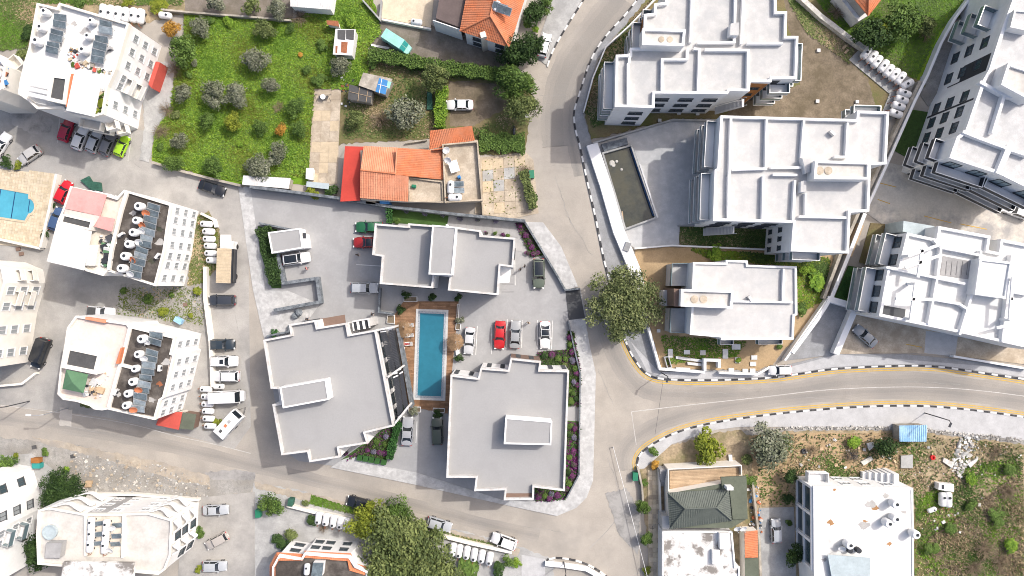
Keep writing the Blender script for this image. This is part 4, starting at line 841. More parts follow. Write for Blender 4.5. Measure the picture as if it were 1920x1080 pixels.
def stain(b, cx, cy, r, m, seed, z):
    rr = random.Random(seed); k = 11
    piece(b, 'stain', MB().prism(P2([(cx + r * rr.uniform(.4, 1.1) * math.cos(i * 6.283 / k), cy + r * .7 * rr.uniform(.4, 1.1) * math.sin(i * 6.283 / k)) for i in range(k)], z), z - .01, z + .006 + seed * .0006), m)
for i, (x, y, r, m_) in enumerate([(1641, 953, 8, 'rusty'), (1558, 980, 9, 'rusty'), (1622, 978, 6, 'rusty'), (1668, 1020, 6, 'rusty'), (1565, 918, 5, 'rusty'), (1632, 945, 12, 'smudge'), (1620, 985, 13, 'smudge'), (1660, 930, 9, 'smudge'), (1580, 1025, 8, 'smudge'), (1545, 1050, 7, 'smudge'), (1695, 960, 6, 'smudge')]): stain(C1, x, y, r, m_, i, 6.2)
for i, (x, y, r, m_) in enumerate([(160, 60, 12, 'smudge'), (140, 45, 8, 'smudge'), (200, 90, 8, 'smudge'), (110, 80, 7, 'smudge'), (135, 95, 7, 'rusty')]): stain(A1, x, y, r, m_, i, 9.2)
for i, (x, y, r, m_) in enumerate([(300, 455, 11, 'smudge'), (285, 490, 9, 'murk'), (300, 430, 9, 'murk'), (250, 400, 8, 'smudge'), (238, 450, 7, 'smudge')]): stain(A2, x, y, r, m_, i, 9.02)
for i, (x, y, r, m_) in enumerate([(312, 680, 11, 'smudge'), (300, 720, 8, 'rustsheet'), (285, 750, 9, 'smudge'), (222, 740, 8, 'smudge')]): stain(A3, x, y, r, m_, i, 8.82)
def other_windows(b, zs, w_=1.2, h_=1.2, frame='frame', pane='glass', gap=3.6):
    """windows for the walls the photograph sees edge-on or not at all"""
    o = origin(b.root)
    for i in range(len(b.poly)):
        a, c = b.poly[i], b.poly[(i + 1) % len(b.poly)]; L = (c - a).length
        if (b.root.name, round(a.x, 2), round(a.y, 2)) in _used or L < 3.4: continue
        m = (a + c) / 2; k = S * (1 - b.h / H); n = int(L / gap) or 1
        d = (c - a).normalized(); nrm = Vector((d.y, -d.x))
        if nrm.dot(-m) > 0.5 or abs(m.x) > 88 or abs(m.y) > 50: continue
        wins(b, (960 + m.x / k, 540 - m.y / k), n, zs, w_, h_, frame, pane)
for b_ in (T, Lb, R): other_windows(b_, [1.7, 4.9], 1.5, 1.5)
for b_ in (B1, B2): other_windows(b_, [2.4, 5.4, 8.4], 1.5, 1.2)
for b_ in (B3, B4): other_windows(b_, [1.7, 5.0], 1.4, 1.2)
for b_ in (A1, A2, A3, A5): other_windows(b_, [1.6, 4.4, 7.2], 1.0, 1.2, 'frame_white', 'pane_soft')
for b_ in (C1, GH, OH, EH): other_windows(b_, [1.6], 1.1, 1.1, 'frame_white')
# ================= sheds
def shed(label, px, h, wall, roof, tilt=0, name='shed', cat='shed', ribs=0):
    b = Bd(); b.h = h; b.poly = ccw(P2(px, h)); c = cen(b.poly); b.root = thing(name, label, cat, (c.x, c.y, 0))
    MB().prism(inset(b.poly, .12), 0, h - .1, top=True).build('wall', M[wall], b.root)
    MB().prism(b.poly, h - .08, h, bottom=True).build('roof', M[roof], b.root)
    if ribs:
        A, B, C, D = [P(x, y, h) for x, y in px[:4]]; r = MB()
        for i in range(ribs): r.wall([A.lerp(B, (i + .5) / ribs).to_2d(), D.lerp(C, (i + .5) / ribs).to_2d()], .09, h - .02, h + .06)
        k = r.build('roof_rib', M[roof], b.root); k['kind'] = 'stuff'
    return b
shed('white ribbed metal roofed shed at the top edge of the meadow', [(544, -20), (626, -20), (620, 18), (544, 12)], 2.8, 'whitewall', 'whitesheet', ribs=18)
s = shed('tin shed with rust streaks and two dark roof panels in the meadow corner', [(629, 54), (667, 55), (660, 104), (624, 102)], 2.6, 'whitesheet', 'whitesheet')
for x in (633, 649): slab_px([(x, 56), (x + 15, 56), (x + 14, 75), (x, 73)], 2.6, 2.66).build('roof_panel', M['greyfelt'], s.root)
for q in ([(640, 78), (652, 79), (650, 100), (639, 98)], [(629, 86), (633, 86), (632, 100), (629, 99)]): slab_px(q, 2.6, 2.62).build('rust_patch', M['rustsheet'], s.root)
shed('little brick red roofed hut above the tin shed', [(612, 38), (634, 39), (636, 50), (613, 46)], 1.8, 'cream', 'rustsheet')
s = shed('makeshift shed with grey board roof half under a bright blue tarpaulin', [(681, 136), (736, 148), (722, 178), (672, 160)], 2.6, 'oldwall', 'oldwall')
slab_px([(711, 146), (727, 151), (723, 177), (704, 172)], 2.6, 2.66).build('tarpaulin', M['bluesheet'], s.root); slab_px([(727, 152), (734, 154), (730, 166), (725, 165)], 2.6, 2.64).build('tarpaulin', M['teal'], s.root)
MB().tube([P(716, 147, 2.7), P(711, 175, 2.7)], .05, 5).build('batten', M['white'], s.root); MB().tube([P(709, 158, 2.7), P(727, 163, 2.7)], .05, 5).build('batten', M['white'], s.root)
s = shed('low black felt roofed lean-to with thin battens below the blue tarpaulin', [(655, 158), (699, 170), (695, 193), (652, 186)], 2.2, 'oldwall', 'greyfelt')
for a, c in (((674, 163), (671, 190)), ((690, 168), (686, 192)), ((656, 172), (697, 182))): MB().tube([P(*a, 2.25), P(*c, 2.25)], .04, 5).build('batten', M['palewood'], s.root)
shed('shed with ribbed white sheet roof along the wall below the meadow', [(456, 329), (545, 334), (541, 354), (454, 346)], 2.0, 'oldwall', 'whitesheet', ribs=16)
shed('pale green lid store beside the concrete court', [(574, 315), (588, 315), (586, 338), (573, 335)], 1.4, 'whitesheet', 'whitesheet')
shed('pale mint flat cabinet standing below the concrete court', [(575, 340), (617, 344), (616, 355), (574, 350)], 1.2, 'whitesheet', 'greycorr')
shed('shed with pale blue corrugated roof by the lower pavement', [(1686, 798), (1738, 797), (1737, 828), (1687, 828)], 2.4, 'oldwall', 'paleblue', ribs=14)
shed('low red roofed lean-to at the corner of the green canopy building', [(301, 775), (342, 772), (335, 806), (292, 797)], 2.4, 'cream', 'redroof')
shed('small slatted grey and brown roofed store beside the red lean-to', [(343, 773), (368, 777), (362, 806), (336, 804)], 2.2, 'brownpanel', 'felt_green')
# ---------------------------------------------------------------- cars
CARS = {}
def car_meshes(kind):
    if kind in CARS: return CARS[kind]
    L, W, zr, hood = {'sedan': (4.5, 1.78, 1.43, .95), 'hatch': (4.0, 1.74, 1.48, .98), 'suv': (4.6, 1.88, 1.70, 1.08), 'van': (5.2, 1.95, 2.15, 1.25), 'minibus': (5.6, 2.0, 2.45, 1.3), 'pickup': (5.1, 1.84, 1.72, 1.05), 'coupe': (4.6, 1.86, 1.30, .9)}[kind]
    h = L / 2; hw = W / 2
    # windscreen foot, roof front, roof rear, rear window foot (fractions of the half length)
    wf, rf, rr, rb = {'sedan': (.40, .12, -.44, -.72), 'hatch': (.42, .14, -.74, -.90), 'suv': (.40, .16, -.80, -.93), 'van': (.70, .48, -.90, -.96), 'minibus': (.80, .62, -.93, -.97), 'pickup': (.36, .12, -.18, -.26), 'coupe': (.34, .02, -.40, -.78)}[kind]
    st = [(-1.0, .74, hood - .22), (-.965, .90, hood - .06), (-.80, .985, hood), (-.4, 1, hood), (.1, 1, hood - .02), (.42, .99, hood - .03), (.70, .965, hood - .12), (.90, .90, hood - .22), (.975, .78, hood - .33), (1.0, .62, hood - .45)]
    mb = MB(); rows = []
    for fx, fw, top in st:
        w_ = hw * fw; pr = [(w_ * .93, .24), (w_, .52), (w_ * .985, top - .13), (w_ * .90, top - .02), (w_ * .5, top + .035), (0, top + .05)]
        ring = [(fx * h, y, z) for y, z in pr] + [(fx * h, -y, z) for y, z in pr[-2::-1]]
        k = len(mb.v); mb.v += ring; rows.append((k, len(ring)))
    for (a, n), (b, _) in zip(rows, rows[1:]):
        for i in range(n - 1): mb.f.append((a + i, a + i + 1, b + i + 1, b + i)); mb.m.append(0)
        mb.f.append((a + n - 1, a, b, b + n - 1)); mb.m.append(0)
    mb.f.append(tuple(range(rows[0][0], rows[0][0] + rows[0][1]))); mb.m.append(0)
    mb.f.append(tuple(range(rows[-1][0] + rows[-1][1] - 1, rows[-1][0] - 1, -1))); mb.m.append(0)
    zb = hood - .03; bw, tw = hw * .90, hw * .70 if kind not in ('van', 'minibus') else hw * .86
    F0, F1, B1_, B0 = wf * h, rf * h, rr * h, rb * h
    # roof skin with a crown
    for i in range(6):
        for j in range(6):
            def rp(i_, j_):
                u, v = i_ / 6, j_ / 6 * 2 - 1
                return (B1_ - .06 + (F1 - B1_ + .12) * u, v * (tw + .05), zr - .06 * v * v - .05 * (2 * u - 1) ** 2 + .015)
            mb.face([rp(i, j), rp(i + 1, j), rp(i + 1, j + 1), rp(i, j + 1)])
    for s_ in (-1, 1):   # pillars
        mb.tube([(F0, s_ * bw, zb), (F1, s_ * tw, zr - .09)], .055, 5); mb.tube([(B0, s_ * bw, zb), (B1_, s_ * tw, zr - .09)], .08, 5)
        xm = (F1 + B1_) / 2 - .1; mb.tube([(xm, s_ * (bw + .01), zb), (xm, s_ * (tw + .02), zr - .08)], .05, 5)
        mb.tube([(F1, s_ * (tw + .01), zr - .09), (B1_, s_ * (tw + .01), zr - .09)], .05, 5)
    d = {'body': mb.mesh('body', [M['white']], sm=.6)}
    sr = MB()
    for i in range(5):
        for j in range(5):
            def sp(i_, j_):
                u, v = .06 + .88 * i_ / 5, (j_ / 5 * 2 - 1) * .86
                return (B1_ - .06 + (F1 - B1_ + .12) * u, v * (tw + .05), zr - .06 * v * v - .05 * (2 * u - 1) ** 2 + .03)
            sr.face([sp(i, j), sp(i + 1, j), sp(i + 1, j + 1), sp(i, j + 1)])
    d['sunroof'] = sr.mesh('sunroof', [M['carglass']], sm=.8)
    def quad(nm, a, b, c, e):
        q = MB(); n_ = 4
        A, B, C, D = map(Vector, (a, b, c, e)); nrm = (B - A).cross(D - A).normalized()
        for i in range(n_):
            for j in range(2):
                def p(u, v): return A.lerp(B, u).lerp(D.lerp(C, u), v) + nrm * (.06 * (1 - (2 * u - 1) ** 2))
                q.face([p(i / n_, j / 2), p((i + 1) / n_, j / 2), p((i + 1) / n_, (j + 1) / 2), p(i / n_, (j + 1) / 2)])
        d[nm] = q.mesh(nm, [M['carglass']], sm=.8)
    quad('windscreen', (F0, bw, zb), (F0, -bw, zb), (F1, -tw, zr - .08), (F1, tw, zr - .08)); quad('rear_window', (B0, -bw, zb), (B0, bw, zb), (B1_, tw, zr - .08), (B1_, -tw, zr - .08))
    for s_, nm in ((1, 'side_window_a'), (-1, 'side_window_b')):
        q = MB(); pts = [(B0, s_ * bw, zb), (F0, s_ * bw, zb), (F1, s_ * tw, zr - .08), (B1_, s_ * tw, zr - .08)]
        q.face(pts if s_ < 0 else pts[::-1]); d[nm] = q.mesh('side_window', [M['carglass']])
    d['dims'] = (L, W, zr, hood, F1, B1_, tw)
    CARS[kind] = d; return d
tyre_me = MB().tube([(0, -.11, 0), (0, .11, 0)], .33, 14).mesh('tyre', [M['tyre']]); rim_me = MB().tube([(0, -.118, 0), (0, .118, 0)], .2, 10).mesh('rim', [M['rim']])
hl_me = MB().box((0, 0, 0), (.20, .34, .12)).mesh('headlight', [M['lamp']]); tl_me = MB().box((0, 0, 0), (.10, .30, .16)).mesh('taillight', [M['taillamp']])
mi_me = MB().box((0, 0, 0), (.14, .2, .13)).mesh('wing_mirror', [M['white']])
sun_me = MB().box((0, 0, 0), (1, 1, .02)).mesh('sunroof', [M['carglass']]); plate_me = MB().box((0, 0, 0), (.03, .5, .11)).mesh('number_plate', [M['lamp']])
PAINT = {}
def paint(c):
    k = tuple(c)
    if k not in PAINT:
        m = mat('car_paint', c, .28, 0, spec=.5); m.node_tree.nodes['Principled BSDF'].inputs['Coat Weight'].default_value = .5; PAINT[k] = m
    return PAINT[k]
CG_ = {}
def car(px, py, head, kind, col, label, group, z=.02, sunroof=0, rack=0, sc=1.0):
    d = car_meshes(kind); L, W, zr, hood, F1, B1_, tw = d['dims']; p = P(px, py, z + .6); pm = paint(col)
    t = thing('parked_car' if kind not in ('van', 'minibus', 'pickup') else {'van': 'parked_van', 'minibus': 'minibus', 'pickup': 'pickup_truck'}[kind], label, {'van': 'van', 'minibus': 'minibus', 'pickup': 'pickup truck'}.get(kind, 'car'), (p.x, p.y, z), math.radians(head), group); t.scale = (sc,) * 3
    inst('body', d['body'], t, mats=[pm])
    for k in ('windscreen', 'rear_window', 'side_window_a', 'side_window_b'): inst('side_window' if 'side' in k else k, d[k], t)
    for x in (.60, -.60):
        for y in (-1, 1): w_ = inst('wheel', tyre_me, t, (x * L / 2, y * (W / 2 - .10), .33)); inst('rim', rim_me, w_)
    for y in (-1, 1):
        inst('headlight', hl_me, t, (L / 2 * .955, y * W * .34, hood - .33), (0, 0, -y * .5)); inst('taillight', tl_me, t, (-L / 2 * .985, y * W * .36, hood - .22))
        inst('wing_mirror', mi_me, t, (d['dims'][4] + .45, y * (W / 2 + .06), hood + .05), mats=[pm])
    inst('number_plate', plate_me, t, (-L / 2 - .01, 0, .55))
    if sunroof == 1: inst('sunroof', d['sunroof'], t)
    if sunroof == 2: inst('sunroof', sun_me, t, (F1 - .45, 0, zr + .015), (0, 0, 0), (.6, tw * 1.1, 1.5))
    if rack:
        for y in (-1, 1): MB().tube([(B1_ + .1, y * tw, zr + .05), (F1 - .1, y * tw, zr + .05)], .035, 5).build('roof_rail', M['darkmetal'], t).location = (0, 0, 0)
    if kind == 'pickup':
        inst('load_bed', sun_me, t, (-L * .31, 0, hood + .06), (0, 0, 0), (L * .33, W * .78, 2), [M['greyfelt']])
    return t
g1, g2, g3, g4 = 'cars parked below the white block of flats', 'cars parked beside the lane', 'cars parked in the new development', 'cars parked at the roadside'
WHT, SLV, DRK, BLK, RED = (.62, .62, .62), (.36, .38, .40), (.035, .04, .05), (.012, .014, .018), (.33, .012, .02)
car(125, 244, 71, 'hatch', (.30, .006, .03), 'dark red car under the white awning beside the white car', g1)
car(151, 260, 69, 'hatch', WHT, 'white car between the dark red car and a grey car', g1)
car(178, 265, 68, 'hatch', SLV, 'silver grey car in the middle of the row of five', g1)
car(203, 270, 67, 'hatch', (.13, .135, .145), 'dark grey car beside the lime green car', g1)
car(229, 274, 67, 'hatch', (.30, .52, .02), 'lime green car at the end of the row', g1, sc=.92)
car(56, 291, 214, 'hatch', (.45, .44, .42), 'silver car parked by the bushes above the swimming pool terrace', g4)
car(2, 272, 58, 'sedan', WHT, 'white car cut off by the left picture edge', g4)
car(398, 353, -18, 'sedan', BLK, 'black saloon car below the meadow wall', g4)
car(120, 360, 64, 'hatch', (.50, .012, .02), 'bright red car wedged beside the pink roof', g4)
car(107, 411, 72, 'hatch', (.05, .09, .18), 'dark blue car half under the white awning', g4)
car(417, 563, 180, 'suv', DRK, 'dark blue grey car alone in the upper lane bay', g2, sc=.97)
car(417, 646, 0, 'hatch', (.02, .03, .04), 'dark car next to the white car with a black sunroof', g2, sc=1.05)
car(421, 677, 0, 'suv', WHT, 'white car with roof rails and a black sunroof', g2, sunroof=2, rack=1)
car(424, 705, 180, 'suv', (.55, .56, .57), 'white estate car above the minibus', g2, rack=1)
car(428, 743, 2, 'minibus', WHT, 'long white minibus above the caravan', g2, sc=1.0)
car(190, 584, -4, 'pickup', WHT, 'white pickup truck against the cream block', g4, sc=.88)
car(78, 662, 250, 'van', BLK, 'black van beside the cream block on the left', g4)
car(405, 956, 2, 'sedan', SLV, 'silver car highest beside the block with curved balconies', g4, sc=.95)
car(407, 1014, 208, 'suv', (.38, .35, .32), 'beige grey car next to the small round bush', g4, sc=.88)
car(403, 1061, 0, 'hatch', SLV, 'silver car lowest in the bottom left yard', g4)
car(674, 943, 165, 'hatch', BLK, 'black car with red rear lamps by the grassy roadside', g4, sc=1.05)
car(824, 983, -17, 'hatch', SLV, 'silver car at the roadside beside the tall shaggy trees', g4, sc=1.05)
car(945, 1014, 160, 'hatch', WHT, 'white car at the roadside above the row of tanks', g4, sc=1.1)
car(862, 197, 180, 'sedan', WHT, 'white saloon car on the bare dirt patch', g4)
car(1021, 85, 76, 'hatch', WHT, 'white car half hidden by trees beside the kerb', g4)
car(692, 426, 180, 'coupe', (.015, .10, .04), 'dark green sports car partly under the flat roof', g3, z=.09)
car(688, 455, 180, 'coupe', (.28, .015, .015), 'red car with glass roof partly under the flat roof', g3, z=.09, sunroof=1)
car(556, 485, 8, 'suv', WHT, 'white car with black glass roof beside the gatehouse', g3, z=.09, sunroof=1)
car(684, 540, 0, 'suv', SLV, 'silver car in the shade west of the pool terrace', g3, z=.09)
car(1010, 513, 270, 'suv', (.10, .12, .09), 'olive green car with large glass roof by the right pavement', g3, z=.09, sunroof=1, sc=1.08)
car(937, 628, 267, 'sedan', (.42, .012, .015), 'bright red saloon car beside the grey saloon', g3, z=.09, sc=1.05)
car(966, 627, 87, 'sedan', (.26, .27, .28), 'grey saloon car between the red car and the standing person', g3, z=.09, sc=1.03)
car(1022, 628, 270, 'coupe', WHT, 'white car with black roof in the last bay', g3, z=.09, sunroof=1)
car(880, 639, 265, 'sedan', (.48, .49, .50), 'pale silver saloon car beside the straw parasol', g3, z=.09)
car(764, 808, 87, 'coupe', (.30, .31, .33), 'silver grey sports car below the pool on the left bay', g3, z=.09, sc=1.05)
car(820, 808, 91, 'suv', (.06, .075, .05), 'dark olive car in the shade below the pool', g3, z=.09)
car(1462, 694, 181, 'hatch', WHT, 'white car on the pavement above the side road', g4, z=.13, sc=.95)
car(1622, 630, 138, 'sedan', (.24, .26, .28), 'grey car parked askew in front of a white wall', g4, z=.13)
car(1455, 995, 92, 'hatch', SLV, 'silver car in the driveway beside the glazed arcade', g4, z=.1)
car(1905, 396, 160, 'suv', WHT, 'white car half under the balconies at the right edge', g4, z=.05)

# old teal van body
c = P(745, 81, .8); t = thing('abandoned_van', 'abandoned pale teal van standing in the grass below the beige terrace', 'van', (c.x, c.y, .05), math.radians(-33))
def loc(mb, name, m, par, sm=None):
    o = bpy.data.objects.new(name, mb.mesh(name, [M[m]], sm=sm)); link(o, par); return o
b = MB()
for x0, x1, h0, h1, w0, w1 in ((-2.5, 1.1, 2.0, 2.05, .9, .92), (1.1, 1.9, 2.05, 1.2, .92, .85), (1.9, 2.5, 1.2, .9, .85, .7)):
    A_ = [(x0, -w0, .3), (x0, w0, .3), (x0, w0 * .93, h0), (x0, -w0 * .93, h0)]; B_ = [(x1, -w1, .3), (x1, w1, .3), (x1, w1 * .93, h1), (x1, -w1 * .93, h1)]
    for i in range(4): b.face([A_[i], A_[(i + 1) % 4], B_[(i + 1) % 4], B_[i]])
    b.face(A_[::-1]); b.face(B_)
loc(b, 'body', 'teal', t)
for y in (-.42, .42):
    q = MB(); q.face([(1.15, y - .36, 2.03), (1.15, y + .36, 2.03), (1.85, y + .34, 1.28), (1.85, y - .34, 1.28)][::-1]); o = loc(q, 'windscreen', 'tealdark', t); o.location = (.02, 0, .03)
for k in range(2): loc(MB().box((-2 + 1.4 * k, 0, 2.08), (.05, 1.5, .03)), 'roof_seam', 'teal', t)
for x in (-1.5, 1.4):
    for y in (-.85, .85): inst('wheel', tyre_me, t, (x, y, .33))
# olive box truck
c = P(425, 493, 2); t = thing('box_truck', 'tall box truck with tan roof beside the row of white tanks', 'truck', (c.x, c.y, .02), math.radians(88), g2)
loc(MB().box((-.5, 0, 1.85), (5.6, 2.3, 2.4)), 'cargo_box', 'charcoal', t); loc(MB().box((-.5, 0, 3.08), (5.7, 2.4, .08)), 'roof', 'tanwood', t)
for k in range(12): loc(MB().box((-3.1 + k * .47, 0, 3.14), (.06, 2.3, .05)), 'roof_rib', 'tanwood', t)
loc(MB().box((3.0, 0, 1.3), (1.3, 2.1, 1.9)), 'cab', 'whitesheet', t); loc(MB().box((3.66, 0, 1.7), (.04, 1.8, .7)), 'windscreen', 'carglass', t)
for x in (-2.2, 2.8):
    for y in (-.95, .95): inst('wheel', tyre_me, t, (x, y, .42), (0, 0, 0), 1.3)
for y in (-1.22, 1.22): loc(MB().box((-.5, y, 2.0), (5.4, .05, .7)), 'window', 'carglass', t)  # dark glossy strip along each side of the cargo box
# caravan
c = P(430, 795, 1.4); t = thing('caravan', 'white caravan with roof vents parked at an angle below the minibus', 'caravan', (c.x, c.y, .02), math.radians(48), g2)
pr = [(-2.5, .5), (-2.6, 1.2), (-2.3, 2.3), (2.0, 2.4), (2.5, 1.5), (2.4, .5)]
b = MB(); n = len(pr)
for i in range(n):
    a, d2 = pr[i], pr[(i + 1) % n]; b.face([(a[0], -1.05, a[1]), (a[0], 1.05, a[1]), (d2[0], 1.05, d2[1]), (d2[0], -1.05, d2[1])])
b.face([(x, -1.05, z) for x, z in pr]); b.face([(x, 1.05, z) for x, z in pr][::-1]); loc(b, 'body', 'tankwhite', t)
for x, m_ in ((-1.4, 'greyfelt'), (-.2, 'terracotta'), (.7, 'terrace_grey')): loc(MB().box((x, .1, 2.42), (.45, .45, .12)), 'roof_vent', m_, t)
q = MB(); q.face([(2.06, -.8, 2.33), (2.46, -.8, 1.62), (2.46, .8, 1.62), (2.06, .8, 2.33)]); o = loc(q, 'front_window', 'carglass', t); o.location = (.02, 0, .01)
loc(MB().tube([(2.4, .6, .5), (3.6, 0, .5), (2.4, -.6, .5)], .06, 6), 'drawbar', 'darkmetal', t)
for y in (-1.07, 1.07):
    loc(MB().box((-.6, y, 1.5), (1.2, .04, .6)), 'side_window', 'carglass', t); inst('wheel', tyre_me, t, (0, y * .93, .33))

# ---------------------------------------------------------------- tanks, solar panels, dishes
def capsule(r, L):
    m = MB(); k = 14; pr = [(-L / 2, .02), (-L / 2 + .02, r * .55), (-L / 2 + .12, r * .85), (-L / 2 + .3, r), (0, r), (L / 2 - .3, r), (L / 2 - .12, r * .85), (L / 2 - .02, r * .55), (L / 2, .02)]
    rows = []
    for x, q in pr:
        rows.append(len(m.v)); m.v += [(x, q * math.cos(2 * PI * j / k), q * math.sin(2 * PI * j / k)) for j in range(k)]
    for a, b in zip(rows, rows[1:]):
        for j in range(k): m.f.append((a + j, b + j, b + (j + 1) % k, a + (j + 1) % k)); m.m.append(0)
    return m
tank_me = capsule(.56, 2.15).mesh('body', [M['tankwhite']], sm=1.0); lid_me = MB().lathe([(.2, 0), (.2, .07), (.001, .09)], n=12).mesh('lid', [M['tanklid']])
tstand_me = MB().box((-.6, 0, .1), (.2, .9, .2)).box((.6, 0, .1), (.2, .9, .2)).mesh('stand', [M['darkmetal']]); band_me = MB().tube([(-.02, 0, 0), (.02, 0, 0)], .575, 14).mesh('band', [M['frame_white']])
pipe_me = MB().tube([(-1.1, 0, .3), (-1.45, 0, .25), (-1.5, 0, -.5)], .05, 5).mesh('pipe', [M['rustsheet']])
def tank(px, py, ang, label, group, z=0, sc=1.0, lidx=.35, black=False):
    p = P(px, py, z + .8); t = thing('water_tank', label, 'water tank', (p.x, p.y, z), math.radians(ang), group); t.scale = (sc,) * 3
    inst('body', tank_me, t, (0, 0, .75)); inst('stand', tstand_me, t); inst('lid', lid_me, t, (lidx, 0, 1.29), mats=[M['tanklid']])
    for x in (-.45, .6): inst('band', band_me, t, (x, 0, .75))
    inst('pipe', pipe_me, t, (0, 0, .7))
    if black: inst('black_cover', lid_me, t, (.55, 0, 1.28), scale=(2, 2, 1))
    return t
def row(pts, ang, fmt, group, z=0, sc=1.0, lidx=.35):
    n = len(pts)
    for i, (x, y) in enumerate(pts):
        tank(x, y, ang if not hasattr(ang, '__len__') else ang[i], fmt % (ORD[i] if i < n - 1 else 'last'), group, z, sc if not hasattr(sc, '__len__') else sc[i], lidx)
row([(1624, 99), (1635, 107), (1644, 116), (1656, 124), (1666, 133), (1677, 140), (1688, 147)], 53, '%s white water tank counting down the slanting upper platform on the dirt lot', 'white tanks on the platform beside the dirt lot', .3, 1.08, -.1)
row([(1700, 158), (1695, 175), (1690, 187), (1684, 199), (1679, 213)], [28, -20, -20, -20, -20], '%s white water tank counting down the lower arm beside the long wall', 'white tanks beside the long wall', .3, 1.08, -.1)
row([(387, 420), (391, 434), (392, 448), (394, 461), (395, 475), (398, 488)], -3, '%s white water tank from the top in the column beside the box truck', 'white tanks beside the box truck', .1, .95, -.5)
row([(386, 730), (388, 744), (389, 758), (390, 771), (391, 785), (394, 799)], -3, '%s white water tank from the top in the column left of the minibus', 'white tanks left of the minibus', .1, .92, -.5)
tank(410, 725, 0, 'white water tank lying alone against the minibus', None, .1, .85)
row([(597, 971), (611, 974), (625, 977), (638, 980), (651, 982)], 82, '%s white water tank from the left behind the house with orange roof edge', 'white tanks behind the house with orange roof edge', .1, 1.0, -.6)
row([(849, 1030), (861, 1033), (875, 1036), (889, 1040), (903, 1043), (918, 1047)], 80, '%s white water tank from the left right of the tall shaggy trees', 'white tanks right of the tall shaggy trees', .1, 1.05, -.6)
row([(194, 22), (208, 24), (222, 26), (236, 28), (251, 29), (264, 31)], 84, '%s white water tank from the left behind the white block of flats', 'white tanks behind the white block of flats', .2, 1.15, -.2)
tank(781, 41, -8, 'white water tank alone at the edge of the beige terrace', None, .1, .9, -.5)
vt_me = MB().lathe([(.001, 0), (.55, 0), (.58, .1), (.58, 1.1), (.5, 1.24), (.22, 1.29)], n=18).mesh('body', [M['tankwhite']], sm=.7); vl_me = MB().lathe([(.21, 0), (.21, .08), (.001, .1)], n=12).mesh('lid', [M['tanklid']])
leg_me = MB().tube([(0, 0, 0), (0, 0, .3)], .04, 5).mesh('leg', [M['metal']])
def roof_tank(px, py, z, label, group, sc=1.0, horiz=None):
    if horiz is not None: return tank(px, py, horiz, label, group, z, sc)
    p = P(px, py, z + 1.0); t = thing('water_tank', label, 'water tank', (p.x, p.y, z), 0, group); t.scale = (sc,) * 3
    inst('body', vt_me, t, (0, 0, .3)); inst('lid', vl_me, t, (.08, .05, 1.59))
    for a in range(4): inst('leg', leg_me, t, (.42 * math.cos(a * PI / 2 + .4), .42 * math.sin(a * PI / 2 + .4), 0))
    return t
pan_f = MB().box((0, 0, 0), (2.0, 1.05, .09)).mesh('frame', [M['metal']]); pan_g = MB().box((-.0, 0, .05), (1.88, .93, .03)).mesh('glass', [M['solar']])
pan_s = MB().tube([(-.8, .45, -.2), (-.8, .45, -.95)], .03, 5).tube([(.8, .45, -.2), (.8, .45, -.95)], .03, 5).tube([(-.8, -.45, .0), (-.8, -.45, -.5)], .03, 5).tube([(.8, -.45, 0), (.8, -.45, -.5)], .03, 5).mesh('stand', [M['metal']])
def panel(px, py, z, ang, label, group, sc=1.0, tilt=18):
    p = P(px, py, z + .6); t = thing('solar_panel', label, 'solar panel', (p.x, p.y, z), math.radians(ang), group); t.scale = (sc,) * 3
    f = inst('frame', pan_f, t, (0, 0, .75), (math.radians(tilt + random.uniform(-4, 4)), 0, 0)); inst('glass', pan_g, f, mats=[M[random.choice(['solar', 'solar', 'solar_pale'])]]); inst('stand', pan_s, t, (0, 0, .74)); return t
dish_me = MB().lathe([(.001, 0), (.2, .02), (.38, .09), (.5, .17), (.48, .19), (.36, .115), (.001, .03)], n=16).mesh('dish', [M['dishwhite']], sm=1.0)
arm_me = MB().tube([(0, -.45, .12), (0, -.1, .62)], .025, 5).box((0, -.08, .64), (.1, .1, .12)).mesh('arm', [M['metal']]); post_me = MB().tube([(0, 0, -.75), (0, 0, 0)], .04, 5).mesh('post', [M['metal']])
def dish(px, py, z, label, m='dishwhite', group=None, sc=1.2, az=None):
    p = P(px, py, z + .9); t = thing('satellite_dish', label, 'satellite dish', (p.x, p.y, z), az if az is not None else random.uniform(-.6, .6), group); t.scale = (sc,) * 3
    d = inst('dish', dish_me, t, (0, 0, .75), (math.radians(38), 0, 0), mats=[M[m]]); inst('arm', arm_me, d); inst('post', post_me, t, (0, 0, .75)); return t
def crop(x0, y0, lst): return [(x0 + a / 4, y0 + b / 4) for a, b in lst]
def panels(lst, z, ang, where, group, sc=1.0):
    for i, (x, y) in enumerate(lst): panel(x + random.uniform(-1.2, 1.2), y + random.uniform(-.7, .7), z, ang + random.uniform(-5, 5), '%s dark solar panel counting from the top %s' % (ORD[i], where), group, sc * random.uniform(.92, 1.06))
def rtanks(lst, z, where, group, sc=1.0):
    for i, (x, y) in enumerate(lst): roof_tank(x + random.uniform(-1.5, 1.5), y + random.uniform(-1, 1), z, '%s white upright tank counting from the top %s' % (ORD[i], where), group, sc * random.uniform(.88, 1.08))
rtanks(crop(0, 0, [(335, 95), (305, 205), (285, 315)]), 9.2, 'by the left parapet of the meadow block', 'tanks on the white top left block')
rtanks(crop(0, 0, [(690, 160), (660, 270), (625, 380)]), 9.2, 'by the right solar column, meadow block', 'tanks on the white top left block')
panels(crop(0, 0, [(455, 135), (448, 185), (435, 250), (420, 290), (405, 340), (392, 380)]), 9.2, -10, 'in the left column, meadow block', 'solar panels on the white top left block')
